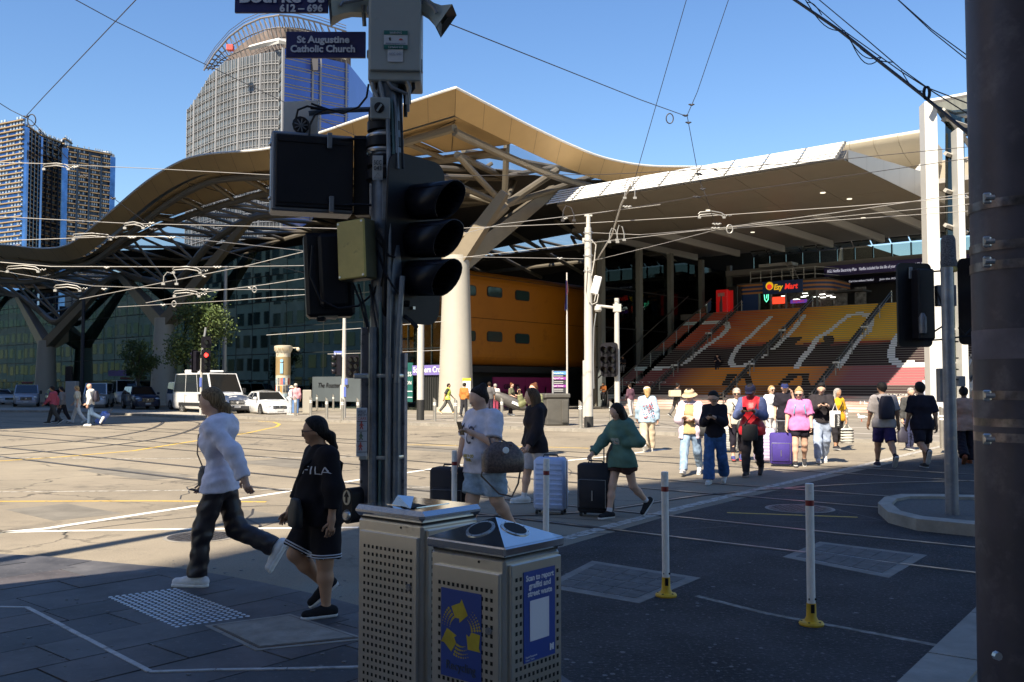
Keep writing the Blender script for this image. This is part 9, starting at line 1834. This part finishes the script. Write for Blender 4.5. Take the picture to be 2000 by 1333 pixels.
p19=person('woman in painted denim jacket and white cap seen from behind', 1265, 882, 1.68, 176, 'fair', 'blond', 'longback', ((10, 4), (-14, 26)), ((-8, 14, 14, 0), (8, 14, 16, 0)), 2, (0, 0), (.34, .46, .58), 1.0, (.50, .41, .30), 1.0, (.5, .48, .45), (.6, .6, .6), 1.05, True, hem=.05, topkind='denim', flare=.012, loose=2.0); cap(p19, (.66, .62, .54))
rr=random.Random(5); mb=MB()
for k in range(46): mb.ell(p19.Tw(rr.uniform(-.09, .09), .105 + rr.uniform(-.006, .004), rr.uniform(.0, .24)), rr.uniform(.008, .018), 6, 4)
mb.build('painted_flowers', mat('flower_red', (.45, .06, .07), .6), p19.t)
FAR=[('man in yellow safety vest striding in front of the cream column', 874, 809, 1.76, 88, 'tan', 'dark', 'short', ((28, 6), (-26, 14)), ((-24, 8, 14, 0), (24, 8, 24, 0)), (.04, .04, .04), .55, (.09, .09, .085), 1.0, (.42, .28, .12), dict(vest=(.58, .66, .10))),
('person in grey with an orange rucksack left of the woman in white', 906, 815, 1.72, 150, 'fair', 'dark', 'short', ((6, 4), (-6, 10)), ((4, 8, 30, 0), (4, 8, 20, 0)), (.42, .16, .04), 1.0, (.03, .03, .035), 1.0, (.1, .08, .06), {}),
('man in dark grey tee seen from behind near the magenta hoarding', 956, 815, 1.76, 185, 'tan', 'dark', 'short', ((6, 4), (-6, 10)), ((2, 10, 14, 0), (2, 10, 14, 0)), (.11, .105, .105), .6, (.03, .03, .05), 1.0, (.05, .05, .05), dict(build=1.1)),
('person in white standing behind the man in dark grey', 968, 811, 1.7, 200, 'fair', 'grey', 'short', ((4, 4), (-4, 8)), ((2, 8, 14, 0), (2, 8, 14, 0)), (.6, .58, .55), .6, (.3, .05, .09), 1.0, (.1, .1, .1), {}),
('woman in olive top carrying a long grey bag', 998, 813, 1.7, 60, 'fair', 'auburn', 'bun', ((8, 4), (-6, 12)), ((10, 10, 60, 20), (14, 10, 70, 20)), (.13, .13, .08), .6, (.03, .03, .03), 1.0, (.7, .7, .7), dict(girl=True)),
('person in pink checked shirt by the information pillar', 577, 811, 1.72, 190, 'fair', 'grey', 'cap', ((4, 4), (-4, 8)), ((2, 8, 20, 0), (2, 8, 20, 0)), (.62, .30, .33), 1.0, (.10, .18, .36), 1.0, (.3, .25, .2), dict(build=1.1)),
('woman in white with sun hat beside the information pillar', 567, 811, 1.6, 100, 'fair', 'grey', 'bob', ((4, 4), (-4, 8)), ((6, 8, 40, 10), (6, 8, 40, 10)), (.62, .60, .60), .8, (.36, .40, .45), 1.0, (.5, .45, .4), dict(girl=True, build=1.1, hat=(.62, .54, .38))),
('man in maroon hoodie and dark trousers walking at the far left', 103, 829, 1.70, -88, 'tan', 'dark', 'short', ((20, 6), (-20, 18)), ((-18, 8, 20, 0), (24, 8, 20, 0)), (.36, .07, .10), 1.0, (.06, .055, .05), 1.0, (.03, .03, .03), dict(hood=True, build=1.1)),
('person in patterned shirt beside the man in maroon', 121, 827, 1.66, -85, 'tan', 'black', 'bob', ((-18, 12), (20, 6)), ((10, 8, 20, 0), (-10, 8, 20, 0)), (.22, .20, .19), 1.0, (.025, .025, .025), 1.0, (.03, .03, .03), dict(build=1.1)),
('fair haired woman in cream top and white trousers at the far left', 151, 827, 1.72, -86, 'fair', 'blond', 'bob', ((22, 4), (-16, 22)), ((24, 8, 16, 0), (-14, 8, 20, 0)), (.60, .54, .40), .6, (.66, .63, .58), 1.0, (.6, .6, .6), dict(girl=True)),
('bald man in white jacket and jeans with a black rucksack at the far left', 176, 833, 1.80, -88, 'fair', 'dark', 'bald', ((8, 4), (-20, 44)), ((6, 8, 46, 10), (-12, 8, 30, 0)), (.64, .62, .58), 1.0, (.06, .10, .17), 1.0, (.7, .7, .7), dict(build=1.05, hood=True)),
('woman in black carrying a cream box on her shoulder near the stairs', 1322, 816, 1.72, 120, 'tan', 'black', 'bun', ((16, 4), (-18, 20)), ((20, 10, 60, 20), (10, 10, 30, 0)), (.05, .045, .045), 1.0, (.12, .11, .105), 1.0, (.04, .04, .04), dict(girl=True)),
('woman in dark top at the foot of the stairs beside the denim jacket', 1232, 814, 1.66, -150, 'fair', 'dark', 'bun', ((6, 4), (-6, 10)), ((4, 10, 50, 20), (4, 10, 50, 20)), (.10, .05, .07), 1.0, (.45, .42, .42), 1.0, (.5, .5, .5), dict(girl=True))]
for lab, px, py, H, yaw, skin, hr, hst, lg, ar, top, slv, bot, ln, sh_, kw in FAR:
 hc_=kw.pop('hat', None); p=person(lab, px, py, H, yaw, skin, hr, hst, lg, ar, 3, (0, 0), top, slv, bot, ln, sh_, z=PZ if px > 300 else 0, loose=1.4, face=False, **kw)
 if hc_: hat(p, hc_)
 if 'pink checked' in lab: cap(p, (.5, .47, .4))
 if 'bald' in lab: bag('backpack', 'black rucksack on the bald man in the white jacket', p.Tw(0, .14, .18), (.30, .2, .46), (.02, .02, .03), -88, .7); suitcase('pale blue suitcase pulled by the bald man', G(190, 829), -88, .42, .28, .62, (.20, .30, .72), True, .3, -38)
 if 'olive' in lab: c=P(994, 784, G(998, 813, PZ).y - .5); mb=MB(); R=Matrix.Rotation(math.radians(24), 3, 'Y'); mb.ell(c, (1.05, .22, .30), 18, 10, R); mb.build('long_bag', mat('long_bag_grey', (.075, .07, .065), .5, bump=(9, .6, .03)), None, 'long padded grey bag carried across the plaza', 'long bag'); mb=MB(); mb.box(c + V3((.35, -.24, -.12)), (.4, .02, .14), R); mb.build('bag_label', M_SIGNW, None, 'white label on the long padded grey bag', 'label', smooth=0)
 if 'cream box' in lab: mb=MB(); mb.box(P(1318, 769, G(1322, 816, PZ).y - .3), (.55, .35, .32), .2, .02); mb.build('carton', mat('carton_cream', (.55, .48, .34), .7), None, 'cream carton carried on the shoulder near the stairs', 'carton', smooth=0)
 if 'orange' in lab: bag('backpack', 'orange rucksack on the person in front of the cream column', p.Tw(.05, -.12, .2), (.32, .2, .44), (.55, .16, .03), 150, .7)
p=person('person in olive jacket with sunglasses on the head behind the girl in black', 1046, 890, 1.72, -50, 'fair', 'auburn', 'bun', ((6, 4), (-6, 10)), ((60, 10, 100, 10), (10, 10, 30, 0)), 3, (0, 0), (.24, .25, .13), 1.0, (.10, .10, .10), 1.0, (.3, .28, .25), build=1.1, loose=1.6); phone(p, 0, 'phone raised by the person in the olive jacket', -50, 0)
for lab, px, py, top, bot, skin, lg in (('person in black sitting on the middle of the painted stairs head in hand', 1404, 716, (.012, .012, .014), (.014, .014, .016), 'fair', 75), ('person in black tee sitting at the left edge of the stairs', 1221, 718, (.02, .02, .022), (.30, .28, .26), 'tan', 80), ('person in orange jacket sitting low at the left end of the stairs', 1183, 771, (.30, .09, .02), (.03, .03, .03), 'tan', 80), ('woman in white sitting at the right end of the stairs', 1813, 765, (.60, .56, .58), (.45, .45, .55), 'tan', 80)):
 d=ray(px, py); tt_=(PZ - CAMH - SLOPE * SV0) / (d.z - SLOPE * d.dot(VD)); s_u, s_v=tt_ * d.dot(UD), tt_ * d.dot(VD); k=int((s_v - SV0) / TREAD); k=max(k, 2)
 base=uv(s_u, SV0 + (k + .1) * TREAD, PZ + (k + 1) * RISE - .30)
 person(lab, px, py, 1.7, -20 if px < 1700 else -35, skin, 'black', 'short' if px < 1700 else 'bun', ((lg, 82), (lg, 82)), ((40, 8, 80, 25), (46 if px == 1404 else 36, 8, 95 if px == 1404 else 70, 25)), 22, (24 if px == 1404 else 6, 0), top, .7, bot, 1.0, (.05, .05, .05), sit=.40, loc=base, face=False, name='person')
